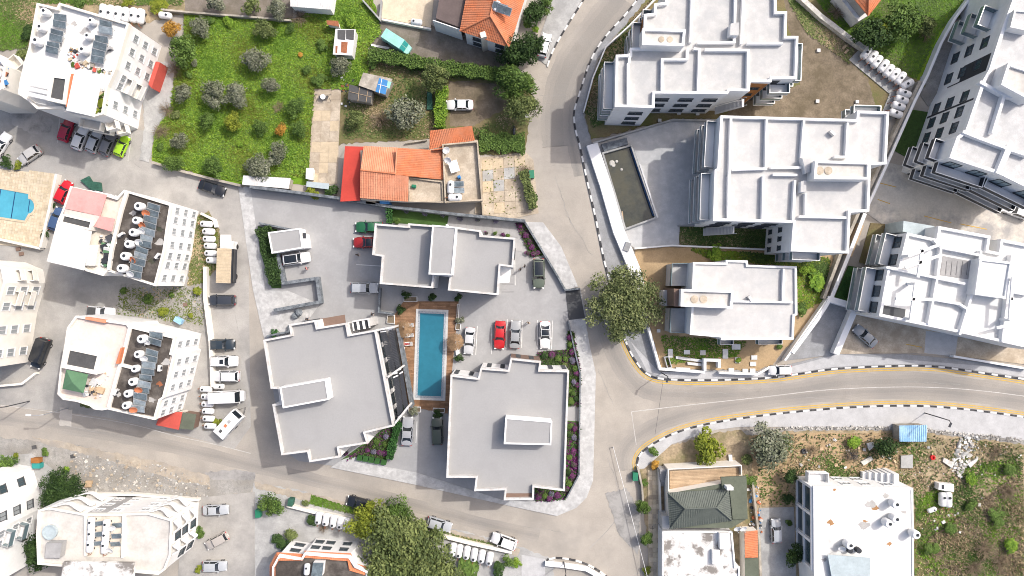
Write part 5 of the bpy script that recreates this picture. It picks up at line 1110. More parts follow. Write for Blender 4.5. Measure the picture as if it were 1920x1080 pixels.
panels(crop(0, 0, [(800, 185), (795, 230), (770, 300), (755, 350), (745, 405), (735, 450)]), 9.2, -12, 'in the right column, meadow block', 'solar panels on the white top left block', 1.05)
rtanks(crop(0, 270, [(1057, 470), (1030, 575), (1005, 665), (978, 755), (950, 843), (927, 938)]), 9.0, 'on the dark roof beside the pink roof', 'tanks on the dark roof beside the pink roof', 1.08)
panels(crop(0, 270, [(1158, 472), (1148, 518), (1137, 565), (1125, 612), (1112, 660), (1098, 706), (1085, 752), (1072, 798), (1055, 840), (1042, 885), (1030, 930), (1017, 975)]), 9.0, -14, 'on the dark roof beside the pink roof', 'solar panels on the dark roof beside the pink roof', 1.05)
for i, (x, y) in enumerate(crop(0, 270, [(1095, 515), (1068, 603), (1000, 865)])): dish(x, y, 9.0, '%s rust orange satellite dish from the top beside the pink roof' % ORD[i], 'terracotta', 'rusty dishes beside the pink roof')
for i, (x, y) in enumerate(crop(0, 270, [(1060, 650), (1042, 733), (980, 970)])): dish(x, y, 9.0, '%s white satellite dish from the top beside the pink roof' % ORD[i], 'dishwhite', 'white dishes beside the pink roof')
rtanks(crop(0, 540, [(1077, 380), (1047, 500), (1020, 603), (1000, 700), (970, 787), (948, 882)]), 8.8, 'on the dark roof beside the green canopy', 'tanks on the dark roof beside the green canopy', 1.08)
panels(crop(0, 540, [(1172, 355), (1165, 400), (1145, 482), (1137, 530), (1122, 578), (1110, 625), (1098, 672), (1087, 720), (1075, 765), (1062, 812), (1050, 860), (1040, 905)]), 8.8, -12, 'on the dark roof beside the green canopy', 'solar panels on the dark roof beside the green canopy', 1.05)
for i, (x, y) in enumerate(crop(0, 540, [(1040, 760), (1000, 910)])): dish(x, y, 8.8, '%s rust orange satellite dish from the top beside the green canopy' % ORD[i], 'terracotta')
for i, (x, y) in enumerate(crop(0, 540, [(1105, 400), (1080, 525)])): dish(x, y, 8.8, '%s white satellite dish from the top beside the green canopy' % ORD[i])
for i, (x, y) in enumerate(crop(0, 810, [(683, 690), (680, 775), (672, 855)])): roof_tank(x, y, 8.75, '%s white lying tank from the top in the left column on the curved balcony block' % ORD[i], 'tanks on the curved balcony block', .95, 88)
for i, (x, y) in enumerate(crop(0, 810, [(797, 705), (790, 785), (783, 862)])): roof_tank(x, y, 8.75, '%s white lying tank from the top in the right column on the curved balcony block' % ORD[i], 'tanks on the curved balcony block', .95, 88)
panels(crop(0, 810, [(738, 685), (735, 765), (733, 838)]), 8.75, 3, 'between tank columns, curved balcony block', 'solar panels on the curved balcony block', .8)
panels(crop(0, 810, [(876, 698), (872, 780), (870, 843)]), 8.75, 3, 'right of tanks, curved balcony block', 'solar panels on the curved balcony block', .8)
dish(209, 989, 8.75, 'upper white satellite dish on the curved balcony block'); dish(207, 1030, 8.75, 'lower white satellite dish on the curved balcony block')
for (x, y), s_ in zip(crop(1440, 810, [(945, 535), (945, 645), (892, 680), (1095, 762), (600, 840)]), ['uppermost white tank by the right end of the flat white roof', 'white tank below the uppermost one on the flat white roof', 'white tank with teal pipe left of its neighbour on the white roof', 'white tank at the right rim of the flat white roof', 'white tank beside the blue grey roof sheet']): roof_tank(x, y, 6.25, s_, 'tanks on the flat white roof', 1.15)
for (x, y), s_ in zip(crop(1440, 810, [(555, 870), (610, 885), (675, 885)]), ['white dish left of the dark barrels on the roof', 'dark barrel between dish and tank above the roof sheet', 'dark barrel right of the dish above the roof sheet']):
    if 'dish' in s_[:12]: dish(x, y, 6.25, s_)
    else: solo('barrel', MB().lathe([(.001, 6.22), (.42, 6.22), (.45, 6.6), (.42, 7.1), (.001, 7.12)], (*P(x, y, 6.7).to_2d(), 0), 14), M['charcoal'], s_, 'barrel')
panel(937, 15, 6.8, -20, 'left solar panel on the bright orange tiled roof', None, 1.2, 25); panel(945, 20, 6.8, -20, 'right solar panel on the bright orange tiled roof', None, 1.2, 25); tank(931, 11, 70, 'white tank above the solar panels on the bright orange tiled roof', None, 6.6, .8)
tank(845, 351, 88, 'upright lying white tank left of the solar panels on the concrete terrace', None, 3.2, 1.0); tank(853, 370, 3, 'white tank lying below the solar panels on the concrete terrace', None, 3.2, 1.05)
panel(860, 345, 3.2, 2, 'upper solar panel on the concrete roof terrace', None, .85); panel(861, 357, 3.2, 2, 'lower solar panel on the concrete roof terrace', None, .85)
dish(836, 281, 3.2, 'upper white dish on the concrete roof terrace', sc=1.2); dish(840, 300, 3.2, 'lower white dish on the concrete roof terrace', sc=1.2)
dish(1382, 990, 3.6, 'left white dish below the green tiled house'); dish(1393, 990, 3.6, 'right white dish below the green tiled house')
tank(575, 1068, 85, 'white lying tank inside the orange edged roof terrace', None, 6.25, .85)
solo('table', MB().box((*P(851, 312, 4).to_2d(), 3.95), (1.5, 1.9, .07), .3).box((*P(851, 312, 4).to_2d(), 3.58), (.3, .3, .7), .3), M['white'], 'white table on the concrete roof terrace', 'table')
solo('barrel', MB().tube([(*P(772, 349, 3.5).to_2d(), 3.5), (*P(780, 350, 3.5).to_2d(), 3.5)], .3, 12), M['plasticgreen'], 'light green barrel lying on the lower concrete terrace', 'barrel')
solo('plastic_chair', MB().box((*P(861, 332, 3.5).to_2d(), 3.45), (.5, .5, .5), .4).box((*P(863, 334, 3.9).to_2d(), 3.8), (.1, .5, .9), .4), M['bluesheet'], 'blue plastic chair on the concrete roof terrace', 'chair')
# platforms the tanks stand on
def pad(px, z0, z1, m, label): return solo('platform', MB().prism(P2(px, z1), z0, z1), M[m], label, 'platform')
pad([(1592, 112), (1612, 92), (1710, 148), (1722, 160), (1698, 216), (1664, 226), (1652, 216), (1668, 176)], 0, .3, 'concrete_grey', 'bent concrete platform under the white tanks by the dirt lot')
pad([(374, 724), (398, 722), (402, 806), (380, 808)], 0, .14, 'oldwall', 'concrete strip under the tanks left of the minibus')
pad([(186, 10), (272, 18), (272, 42), (184, 32)], 0, .2, 'concrete_grey', 'concrete strip under the tanks behind the white block of flats')
tank(310, 29, -8, 'white tank beside the orange leaved tree', None, .1, 1.0)

# ---------------------------------------------------------------- walls
def wall(px, t, h, m, label, name='boundary_wall', cap=None, z0=0):
    pts = [P(x, y, h).to_2d() for x, y in px]; b = MB().wall(pts, t, z0, h)
    if not cap: return solo(name, b, M[m], label, 'wall')
    c = cen(pts); r = thing(name, label, 'wall', (c.x, c.y, z0)); b.build('wall', M[m], r)
    MB().wall(pts, t + .08, h - .08, h + .06).build('coping', M[cap], r); return r
wall([(468, 350), (560, 361), (640, 372), (730, 387), (860, 402), (985, 414)], .45, 2.2, 'stone', 'long dark stone wall curving above the grey forecourt')
wall([(984, 416), (1012, 462), (1047, 520), (1060, 544), (1088, 541)], .3, 1.0, 'stone', 'dark stone wall along the upper pavement of the new development')
wall([(520, 476), (527, 512), (531, 531), (594, 522), (600, 566), (513, 582)], .55, 1.5, 'stone', 'dark stone wall folded round the sunken entrance by the hedge')
wall([(485, 418), (545, 430)], .3, 1.6, 'stone', 'short dark stone wall above the gatehouse')
wall([(1066, 602), (1076, 650), (1088, 700), (1086, 890), (1062, 935)], .22, .9, 'stone', 'dark stone wall along the flower bed of the right pavement')
wall([(712, 540), (710, 585), (738, 589)], .3, 1.2, 'stone', 'dark stone wall at the shaded corner beside the pool deck')
wall([(500, 630), (541, 622), (541, 610)], .3, 1.0, 'stone', 'low stone wall of the small planter by the western roof')
wall([(1110, 270), (1135, 345), (1160, 432), (1190, 505), (1204, 560)], 1.9, 1.0, 'white', 'broad white wall between the murky pool and the pavement')
wall([(1112, 268), (1262, 224), (1344, 226)], .25, 1.2, 'concrete_grey', 'thin grey wall along the top of the grey plaza')
wall([(1216, 614), (1238, 692), (1322, 698)], .4, 1.4, 'white', 'white garden wall bending at the corner above the side road')
wall([(1349, 699), (1420, 702), (1441, 690)], .35, 1.3, 'white', 'white garden wall right of the small gate box')
wall([(1322, 696), (1322, 675), (1349, 676), (1349, 690)], .45, 1.5, 'white', 'small white gate box in the garden wall')
wall([(1190, 466), (1260, 460), (1440, 468)], .25, 1.0, 'whitewall', 'thin white wall between the plaza strip and the sandy yard')
wall([(1272, 423), (1440, 424)], .2, .8, 'concrete_grey', 'thin grey wall above the narrow lawn')
wall([(1095, 208), (1112, 145), (1136, 88), (1180, 48), (1232, -6)], .22, 1.2, 'whitewall', 'thin pale wall between the pavement and the brown garden', cap=None)
wall([(1824, -10), (1790, 35), (1765, 80), (1740, 140), (1715, 190), (1664, 306), (1622, 398)], .35, 1.6, 'whitewall', 'long white topped wall west of the tall block', cap='white')
wall([(1726, 152), (1690, 226), (1650, 312), (1612, 395), (1575, 480), (1545, 560)], .5, 1.4, 'oldwall', 'long grey wall beside the narrow path behind the terraced blocks')
wall([(1622, 400), (1590, 482), (1560, 556), (1532, 600), (1486, 662)], .5, 1.5, 'concrete_grey', 'grey wall running down to the white driveway walls', cap='white')
wall([(1553, 560), (1472, 676)], .35, 1.4, 'white', 'white wall along the left side of the driveway ramp')
wall([(1552, 560), (1606, 575), (1568, 664)], 1.0, 1.6, 'white', 'thick white wall between the driveway ramp and the grey car')
wall([(1788, 668), (1860, 680), (1930, 692)], .35, 1.1, 'white', 'low white wall above the pavement at the right edge')
wall([(1497, -10), (1540, 30), (1590, 68), (1625, 92)], .8, 1.2, 'stonepale', 'old rough stone wall above the dirt lot', cap=None)
wall([(286, 304), (330, 318), (400, 336), (452, 348)], .4, 1.0, 'oldwall', 'old stone wall along the bottom of the meadow')
wall([(300, 17), (348, 22), (480, 32), (545, 38)], .3, 1.0, 'oldwall', 'brown wall between the meadow and the upper garden')
wall([(376, 400), (400, 412), (404, 426)], .35, 1.0, 'cream', 'curved cream wall above the tanks beside the truck')
wall([(384, 500), (384, 560), (394, 640), (398, 726)], .55, 1.1, 'cream', 'long cream wall behind the cars beside the lane')
wall([(105, 326), (90, 400), (75, 464)], .4, 1.2, 'cream', 'cream wall at the right side of the pool terrace', name='boundary_wall')
wall([(-10, 447), (75, 466)], .35, 1.0, 'cream', 'cream wall at the lower side of the pool terrace')
wall([(-5, 724), (40, 720), (66, 700)], .35, 1.0, 'cream', 'curved cream wall beside the black van')
wall([(538, 948), (586, 960), (660, 975)], .5, .9, 'cream', 'cream wall below the grassy roadside, left piece')
wall([(830, 1006), (885, 1020), (960, 1036)], .5, .9, 'cream', 'cream wall below the grassy roadside, right piece')
wall([(1022, 1058), (1060, 1062), (1100, 1068), (1138, 1090)], .6, .9, 'white', 'white wall on the bottom kerbed corner')
wall([(1236, 880), (1240, 990), (1241, 1110)], .3, 1.0, 'cream', 'cream wall beside the tiled path')
wall([(1196, 876), (1204, 912), (1206, 940)], .3, 1.0, 'oldwall', 'old wall stub beside the green bin')
wall([(1412, 905), (1418, 960), (1424, 1010), (1428, 1110)], .35, 1.0, 'oldwall', 'old wall between the green roofed house and the driveway')
wall([(680, 0), (712, 36), (715, 0)], .25, 1.0, 'concrete_grey', 'grey wall wedge beside the beige terrace')
wall([(716, 36), (808, 54)], .3, .8, 'cream', 'cream wall below the beige terrace')
wall([(898, 290), (906, 405)], .25, 1.4, 'concrete', 'concrete wall right of the roof terrace')
wall([(760, 268), (800, 262)], .2, .6, 'oldwall', 'short garden wall above the orange roofed house')
wall([(150, 927), (250, 928), (372, 938)], .35, 1.0, 'cream', 'cream wall above the block with curved balconies')
wall([(1615, 420), (1592, 480)], 1.0, 1.2, 'palewood', 'tan panelled wall beside the narrow brown lawn')

# ---------------------------------------------------------------- pools and deck
r = thing('swimming_pool', 'long blue pool in the wooden deck between the new buildings', 'swimming pool', P(808, 665))
MB().prism(P2([(788, 587), (833, 589), (827, 745), (781, 741)]), .09, .17).build('water', M['pool'], r)
cp_ = P2([(780.5, 579), (841, 581), (835, 751), (775, 749)]); MB().ring(ccw(cp_), .36, .09, .24).build('coping', M['poolcoping'], r); MB().ring(inset(ccw(cp_), .37), .34, .09, .225).build('mosaic_border', M['mosaic'], r)
DECK = P2([(740, 591), (757, 565), (860, 565), (855, 620), (840, 775), (766, 762), (741, 612)])
deck = structure('pool_deck', MB().prism(DECK, 0, .16), M['wood2'])
HOLE = P2([(782, 581), (840, 583), (834, 749), (777, 747)])
pk = {0: MB(), 1: MB(), 2: MB()}; rnd = random.Random(5); y = min(p[1] for p in DECK); n_ = 0; big = []
def spans(poly, y):
    xs = []
    for i in range(len(poly)):
        a, c = poly[i], poly[(i + 1) % len(poly)]
        if (a[1] > y) != (c[1] > y): xs.append(a[0] + (c[0] - a[0]) * (y - a[1]) / (c[1] - a[1]))
    return sorted(xs)
while y < max(p[1] for p in DECK):
    o = spans(DECK, y + .11); hs = spans(HOLE, y + .11)
    segs = [(o[0], o[1])] if len(o) >= 2 else []
    if segs and len(hs) >= 2: segs = [(o[0], hs[0]), (hs[1], o[1])]
    for a, c in segs:
        x = a - 0; first = rnd.uniform(.6, 2.2)
        while x < c - .05:
            e = min(c, x + first); first = 2.2
            if e - x > .1: big.append((x + .012, e - .012, y + .012, y + .233, rnd.randrange(3), rnd.uniform(.175, .187)))
            x = e
    y += .245
big.sort(key=lambda q: -(q[1] - q[0]))
for i, (xa, xb, ya, yb, mi, z) in enumerate(big):
    if i < 300: MB().prism([(xa, ya), (xb, ya), (xb, yb), (xa, yb)], .15, z).build('plank', M[('wood', 'wood2', 'wood3')[mi]], deck)
    else: pk[mi].prism([(xa, ya), (xb, ya), (xb, yb), (xa, yb)], .15, z)
for i in pk:
    if pk[i].v: o = pk[i].build('plank_field', M[('wood', 'wood2', 'wood3')[i]], deck); o['kind'] = 'stuff'
r = thing('swimming_pool', 'pale blue pool in the beige terrace at the left edge', 'swimming pool', P(20, 384))
arc = [(55 + 11 * math.sin(a), 387 - 14 * math.cos(a)) for a in [i * PI / 8 for i in range(9)]]
MB().prism(P2([(-40, 348), (0, 354), (55, 364)] + arc + [(48, 414), (0, 407), (-40, 400)]), .05, .16).build('water', M['pool_pale'], r)
MB().ring(inset(ccw(P2([(-40, 348), (0, 354), (55, 364)] + arc + [(48, 414), (0, 407), (-40, 400)])), -.35), .36, .05, .24).build('coping', M['beigetile2'], r)
MB().wall([P(30, 360).to_2d(), P(22, 410).to_2d()], .16, .12, .164).build('lane_line', M['bluewall'], r); MB().wall([P(57, 376).to_2d(), P(54, 398).to_2d()], .1, .1, .19).build('step_edge', M['bluewall'], r); MB().wall([P(3, 355).to_2d(), P(0, 372).to_2d()], .14, .12, .164).build('lane_line', M['bluewall'], r)
tb = MB(); tb2 = MB(); rnd = random.Random(3); PT = P2([(-20, 314), (102, 327), (74, 463), (-20, 450)]); HP = ccw(P2([(-40, 343), (60, 360), (72, 386), (52, 419), (-40, 404)]))
u_ = Vector((math.cos(-.14), math.sin(-.14))); v_ = Vector((-u_.y, u_.x)); o_ = P(-20, 460).to_2d()
for i in range(26):
    for j in range(34):
        c = o_ + u_ * (i * .5 + .25) + v_ * (j * .5 + .25)
        if inside(PT, *c) and not inside(HP, *c): (tb if rnd.random() < .6 else tb2).box((c.x, c.y, .13), (.46, .46, .07 + rnd.uniform(0, .012)), -.14)
for q, m_ in ((tb, 'beigetile'), (tb2, 'beigetile2')): o = q.build('terrace_tile', M[m_], bpy.data.objects['pool_terrace']); o['kind'] = 'stuff'
r = thing('swimming_pool', 'unfinished pool with murky brown water and dark blue wall', 'swimming pool', P(1182, 350))
wp = P2([(1131, 290), (1181, 276), (1226, 408), (1172, 428)]); MB().prism(wp, .1, .19).build('water', M['murk'], r); MB().ring(inset(ccw(wp), -.3), .3, .12, .9).build('rim', M['concrete_grey'], r)
MB().wall([P(1183, 278).to_2d(), P(1226, 405).to_2d()], .55, .12, .7).build('blue_wall', M['bluewall'], r); MB().wall([P(1200, 308, 1).to_2d(), P(1233, 408, 1).to_2d()], .25, .1, 1.0).build('steel_channel', M['metal'], r)
for i, (x, y, s_) in enumerate(((1147, 306, .5), (1156, 303, .25), (1150, 310, .35), (1165, 318, .25))): MB().lathe([(s_, .19), (s_ * .8, .28), (.001, .3)], (*P(x, y).to_2d(), 0), 9).build('floating_debris', M['stonepale'], r)
MB().box((*P(1167, 405).to_2d(), .2), (.2, 1.6, .06), .1).build('floating_board', M['palewood'], r)
ring_ = MB().prism(P2([(1128, 270), (1175, 258), (1178, 270), (1133, 284)], 1), 0, 1.0); solo('pool_steps', ring_, M['stone'], 'dark tiled block at the top end of the murky pool', 'block')
solo('roof_vent', MB().box((*P(1175, 463, .6).to_2d(), .62), (.95, 1.5, 1.25), -.35), M['sidewalk'], 'grey meter cabinet on the end of the broad white wall', 'cabinet')

# loungers, parasols, planters round the pool
def lounger(px, py, ang, label):
    p = P(px, py, .4); t = thing('sun_lounger', label, 'sun lounger', (p.x, p.y, .18), math.radians(ang), 'white loungers on the pool deck')
    loc(MB().box((0, 0, .28), (1.25, .65, .08)), 'seat', 'lounger', t); o = loc(MB().box((.35, 0, 0), (.7, .65, .08)), 'backrest', 'lounger', t); o.location = (.62, 0, .3); o.rotation_euler = (0, -.5, 0)
    for x in (-.5, .5):
        for y_ in (-.25, .25): loc(MB().box((x, y_, .12), (.06, .06, .24)), 'leg', 'metal', t)
lounger(762, 610, 4, 'white lounger under the left straw parasol'); lounger(762, 629, 4, 'white lounger just below the left straw parasol'); lounger(760, 645, 4, 'white lounger carrying the sunbathing person'); lounger(858, 659, 95, 'white lounger beside the right straw parasol')
solo('side_table', MB().box((*P(757, 653).to_2d(), .5), (.5, .5, .06)).box((*P(757, 653).to_2d(), .33), (.08, .08, .3)), M['white'], 'small white table beside the sunbathing person', 'table')
def parasol(px, py, label):
    p = P(px, py, 2.4); t = thing('straw_parasol', label, 'parasol', (p.x, p.y, .18), 0, 'straw parasols')
    loc(MB().tube([(0, 0, 0), (0, 0, 2.5)], .05, 6), 'pole', 'trunk', t); b = MB(); rnd = random.Random(px)
    for i in range(700):
        a = rnd.uniform(0, 2 * PI); r0 = rnd.uniform(0.05, 1.0); ln = rnd.uniform(.4, .8); r1 = min(1.45, r0 + ln); z0, z1 = 2.55 - r0 * .42, 2.55 - r1 * .42; da = .035 / max(.15, r1)
        b.face([(r0 * math.cos(a), r0 * math.sin(a), z0 + .02), (r1 * math.cos(a + da), r1 * math.sin(a + da), z1), (r1 * math.cos(a - da), r1 * math.sin(a - da), z1 + rnd.uniform(0, .03))])
    loc(b, 'thatch', 'thatch', t)
parasol(757, 617, 'straw parasol left of the pool above two loungers'); parasol(853, 641, 'straw parasol right of the pool beside the pale silver car')
for px, lab in (([(757, 556), (782, 556), (782, 566), (757, 566)], 'white planter box at the top left corner of the deck'), ([(726, 591), (740, 591), (740, 607), (725, 606)], 'white planter box beside the stone wall left of the deck'), ([(766, 763), (789, 763), (789, 773), (766, 773)], 'white planter box left below the pool'), ([(812, 765), (834, 766), (833, 774), (811, 773)], 'white planter box right below the pool'), ([(855, 606), (864, 607), (863, 619), (854, 618)], 'white planter box above the pale silver car'), ([(857, 570), (861, 570), (859, 604), (856, 604)], 'narrow white planter along the right deck edge')):
    b = ccw(P2(px, .5)); r = thing('planter', lab, 'planter', (*cen(b), .09)); MB().ring(b, .07, .09, .55).build('box', M['white'], r); MB().prism(inset(b, .06), .1, .46).build('soil', M['dirt'], r)

# ---------------------------------------------------------------- people
def person(px, py, label, shirt, trousers, ang=0, walk=.25, z=.09, lie=False, hair=(.03, .02, .015)):
    me = bpy.data.meshes.new('person'); V = [(0, 0, .95), (0, 0, 1.15), (0, 0, 1.38), (0, 0, 1.5), (.02, 0, 1.62)]; E = [(0, 1), (1, 2), (2, 3), (3, 4)]; Rr = [.15, .14, .16, .06, .10]
    for s_ in (-1, 1):
        k = len(V); V += [(0, s_ * .1, .9), (.12 * s_ * walk * 4 * .5, s_ * .1, .5), (s_ * walk * .5, s_ * .1, .07), (s_ * walk * .5 + .14, s_ * .11, .04)]; E += [(0, k), (k, k + 1), (k + 1, k + 2), (k + 2, k + 3)]; Rr += [.11, .075, .05, .045]
        k = len(V); V += [(0, s_ * .2, 1.36), (-.06 * s_ * walk * 4, s_ * .27, 1.1), (.06 - .1 * s_ * walk * 4, s_ * .27, .86)]; E += [(2, k), (k, k + 1), (k + 1, k + 2)]; Rr += [.075, .05, .035]
    me.from_pydata(V, E, []); o = bpy.data.objects.new('tmp', me); COL.objects.link(o)
    sk = o.modifiers.new('s', 'SKIN'); o.modifiers.new('b', 'SUBSURF').levels = 1
    for v, r_ in zip(me.skin_vertices[0].data, Rr): v.radius = (r_, r_)
    me.skin_vertices[0].data[0].use_root = True
    dg = bpy.context.evaluated_depsgraph_get(); body = bpy.data.meshes.new_from_object(o.evaluated_get(dg)); bpy.data.objects.remove(o)
    body.materials.clear()
    for m_ in (M['skin'], mat('shirt', shirt, .8, 0), mat('trousers', trousers, .8, 0)): body.materials.append(m_)
    for p_ in body.polygons:
        c_ = p_.center; p_.use_smooth = True
        p_.material_index = 2 if .1 < c_.z < .98 and abs(c_.y) < .21 else 1 if .98 <= c_.z < 1.47 and not (abs(c_.y) > .2 and c_.z < 1.12) else 0
    p = P(px, py, z + .9); t = thing('person', label, 'person', (p.x, p.y, z), math.radians(ang))
    b_ = inst('body', body, t); h = loc(MB().lathe([(.11, -.02), (.125, .05), (.10, .13), (.001, .165)], (0.0, 0, 1.62), 12), 'hair', 'trunk', t); h.data.materials[0] = mat('hair', hair, .7, 0)
    if lie: t.rotation_euler = (0, -PI / 2, math.radians(ang)); t.location.z = z
    return t
person(670, 478, 'person in dark top walking below the red car with glass roof', (.03, .03, .035), (.45, .33, .22), 60)
person(575, 503, 'person in a pink top walking below the white car by the gatehouse', (.5, .22, .22), (.12, .12, .14), 20)
person(976, 505, 'person with light trousers walking at the left of a pair', (.04, .04, .05), (.4, .34, .24), 160); person(984, 499, 'person in black walking at the right of a pair', (.02, .02, .025), (.03, .03, .04), 170)
person(991, 605, 'person in dark trousers standing between grey and white cars', (.55, .42, .3), (.03, .03, .035), 250); person(576, 598, 'person in dark clothes standing at the edge of the western roof', (.05, .05, .055), (.04, .04, .05), 30)
person(698, 589, 'person in dark grey walking in the shade left of the pool deck', (.06, .06, .07), (.05, .05, .06), 10)
person(768, 646, 'person in swimwear lying on the white lounger', (.5, .3, .22), (.3, .05, .05), 0, .05, .58, True)
# ---------------------------------------------------------------- plants
def crown(name, seed, n, nl, leaf, zs=.75, spread=.62, lr=(.32, .5), jit=.02):
    rg = np.random.default_rng(seed)
    d = rg.normal(size=(nl, 3)); d /= np.linalg.norm(d, axis=1)[:, None]; d[:, 2] = np.abs(d[:, 2]) * .9 - .15
    C = d * (spread * rg.uniform(.35, 1.05, (nl, 1))); C[0] = (0, 0, .25); R = rg.uniform(lr[0], lr[1], nl); tone = rg.integers(0, 3, nl)
    li = rg.integers(0, nl, n); u = rg.normal(size=(n, 3)); u /= np.linalg.norm(u, axis=1)[:, None]; flip = (u[:, 2] < -.25); u[flip, 2] *= -1
    pos = C[li] + u * (R[li] * rg.uniform(.55, 1.08, n) ** .6)[:, None]; pos += rg.normal(size=(n, 3)) * jit; pos[:, 2] *= zs
    nr = u * .8 + rg.normal(size=(n, 3)) * .55 + np.array([0, 0, .35]); nr /= np.linalg.norm(nr, axis=1)[:, None]
    t = np.cross(nr, rg.normal(size=(n, 3))); t /= np.linalg.norm(t, axis=1)[:, None]; b = np.cross(nr, t)
    s = leaf * rg.uniform(.6, 1.35, n)[:, None]
    v = np.stack([pos - t * s, pos - b * s * .55 + t * s * .1, pos + t * s, pos + b * s * .55 + t * s * .1], 1).reshape(-1, 3)
    me = bpy.data.meshes.new(name); me.vertices.add(4 * n); me.vertices.foreach_set('co', v.ravel())
    me.loops.add(4 * n); me.loops.foreach_set('vertex_index', np.arange(4 * n)); me.polygons.add(n); me.polygons.foreach_set('loop_start', np.arange(n) * 4)
    for k in range(3): me.materials.append(M['leaf_green'])
    mi = np.where(rg.random(n) < .62, tone[li], rg.integers(0, 3, n)); me.polygons.foreach_set('material_index', mi.astype(np.int32)); me.update(); me.validate(); return me
CR = {'round': [crown('crown', 10 + i, 2600, 20, .068, .75, .74, (.2, .46), .045) for i in range(5)], 'loose': [crown('crown', 30 + i, 1500, 16, .085, .8, .72, (.2, .4)) for i in range(4)],
      'shrub': [crown('crown', 50 + i, 700, 7, .12, .7, .5, (.35, .55)) for i in range(4)], 'tuft': [crown('crown', 70 + i, 160, 4, .22, .6, .45, (.4, .6)) for i in range(3)],
      'shaggy': [crown('crown', 90 + i, 6000, 30, .052, .9, .82, (.16, .40), .04) for i in range(3)], 'giant': [crown('crown', 110, 15000, 110, .035, .62, .95, (.10, .27), .05)]}
tr_me = {}
def trunk_mesh(i):
    if i not in tr_me:
        m = MB(); r = random.Random(i); m.tube([(0, 0, 0), (.03, .02, .35), (.02, 0, .7)], .07, 7, 0, .045)
        for k in range(5):
            a = k * 1.26 + r.uniform(-.3, .3); m.tube([(.02, 0, .45 + .04 * k), (.25 * math.cos(a), .25 * math.sin(a), .75), (.5 * math.cos(a), .5 * math.sin(a), .98)], .035, 5, 0, .012)
        tr_me[i] = m.mesh('trunk', [M['trunk']], sm=1)
    return tr_me[i]
_rv = random.Random(11)
def tree(px, py, r, h, kind, sp, label, name='tree', cat='tree', group=None, z=.05, flat=1.0):
    """r in map pixels; h in metres"""
    cz = h - r * S * .5 if h > r * S else h * .5; p = P(px, py, cz); R = r * S * 1.02
    t = thing(name, label, cat, (p.x, p.y, z), _rv.uniform(0, 6.28), group)
    ms = CR[kind]; me = ms[_rv.randrange(len(ms))]; ht = max(.25, (h - z)); cr_h = min(ht * .62, R * 1.1) if h > 1.5 else ht * .55
    if h > 1.5: inst('trunk', trunk_mesh(_rv.randrange(3)), t, (0, 0, 0), (0, 0, 0), (min(R * .9, 2.6), min(R * .9, 2.6), (ht - cr_h * .8)))
    inst('crown' if h > 1.5 else 'foliage', me, t, (0, 0, ht - cr_h * .85), (0, 0, 0), (R * _rv.uniform(.84, 1.14), R * _rv.uniform(.84, 1.14), cr_h), [M['leaf_' + sp], M['leaf_' + sp + '2'], M['leaf_' + sp + '3']])
    return t
def bush(px, py, r, sp, label, h=None, group=None, z=.05, name='shrub', kind='shrub', cat='shrub'): return tree(px, py, r, h or min(1.45, r * S * 1.1), _rv.choice(['shrub', 'loose', 'loose', 'tuft']) if kind == 'shrub' and r > 9.5 and sp != 'purple' else kind, sp, label, name, cat, group, z)
tg = {}
def twigs(seed):
    if seed not in tg:
        m = MB(); r = random.Random(seed)
        for k in range(70):
            a = r.uniform(0, 6.28); e = r.uniform(.3, 1.3); L1 = r.uniform(.5, 1.0)
            p1 = Vector((math.cos(a) * math.cos(e), math.sin(a) * math.cos(e), math.sin(e))) * L1 * .6; p2 = p1 + Vector((math.cos(a + r.uniform(-.6, .6)) * .4, math.sin(a + r.uniform(-.6, .6)) * .4, r.uniform(.0, .25)))
            m.tube([(0, 0, .02), p1, p2], .014, 3, k % 2, .006, False)
            for q in range(3): m.tube([p1.lerp(p2, q / 3), p1.lerp(p2, q / 3) + Vector((r.uniform(-.25, .25), r.uniform(-.25, .25), r.uniform(0, .2)))], .007, 3, (k + q) % 2, .004, False)
        tg[seed] = m.mesh('branches', [M['twig'], M['twig2']])
    return tg[seed]
def bare(px, py, r, label, z=.05, h=None, leaves=None):
    p = P(px, py, 1); t = thing('bare_shrub', label, 'bare shrub', (p.x, p.y, z), _rv.uniform(0, 6), 'leafless shrubs'); R = r * S; inst('branches', twigs(_rv.randrange(3)), t, scale=(R, R, h or R * .9))
    if leaves: inst('foliage', CR['tuft'][0], t, (0, 0, R * .3), scale=(R * .8, R * .8, R * .5), mats=[M['leaf_' + leaves + k] for k in ('', '2', '3')])
    return t
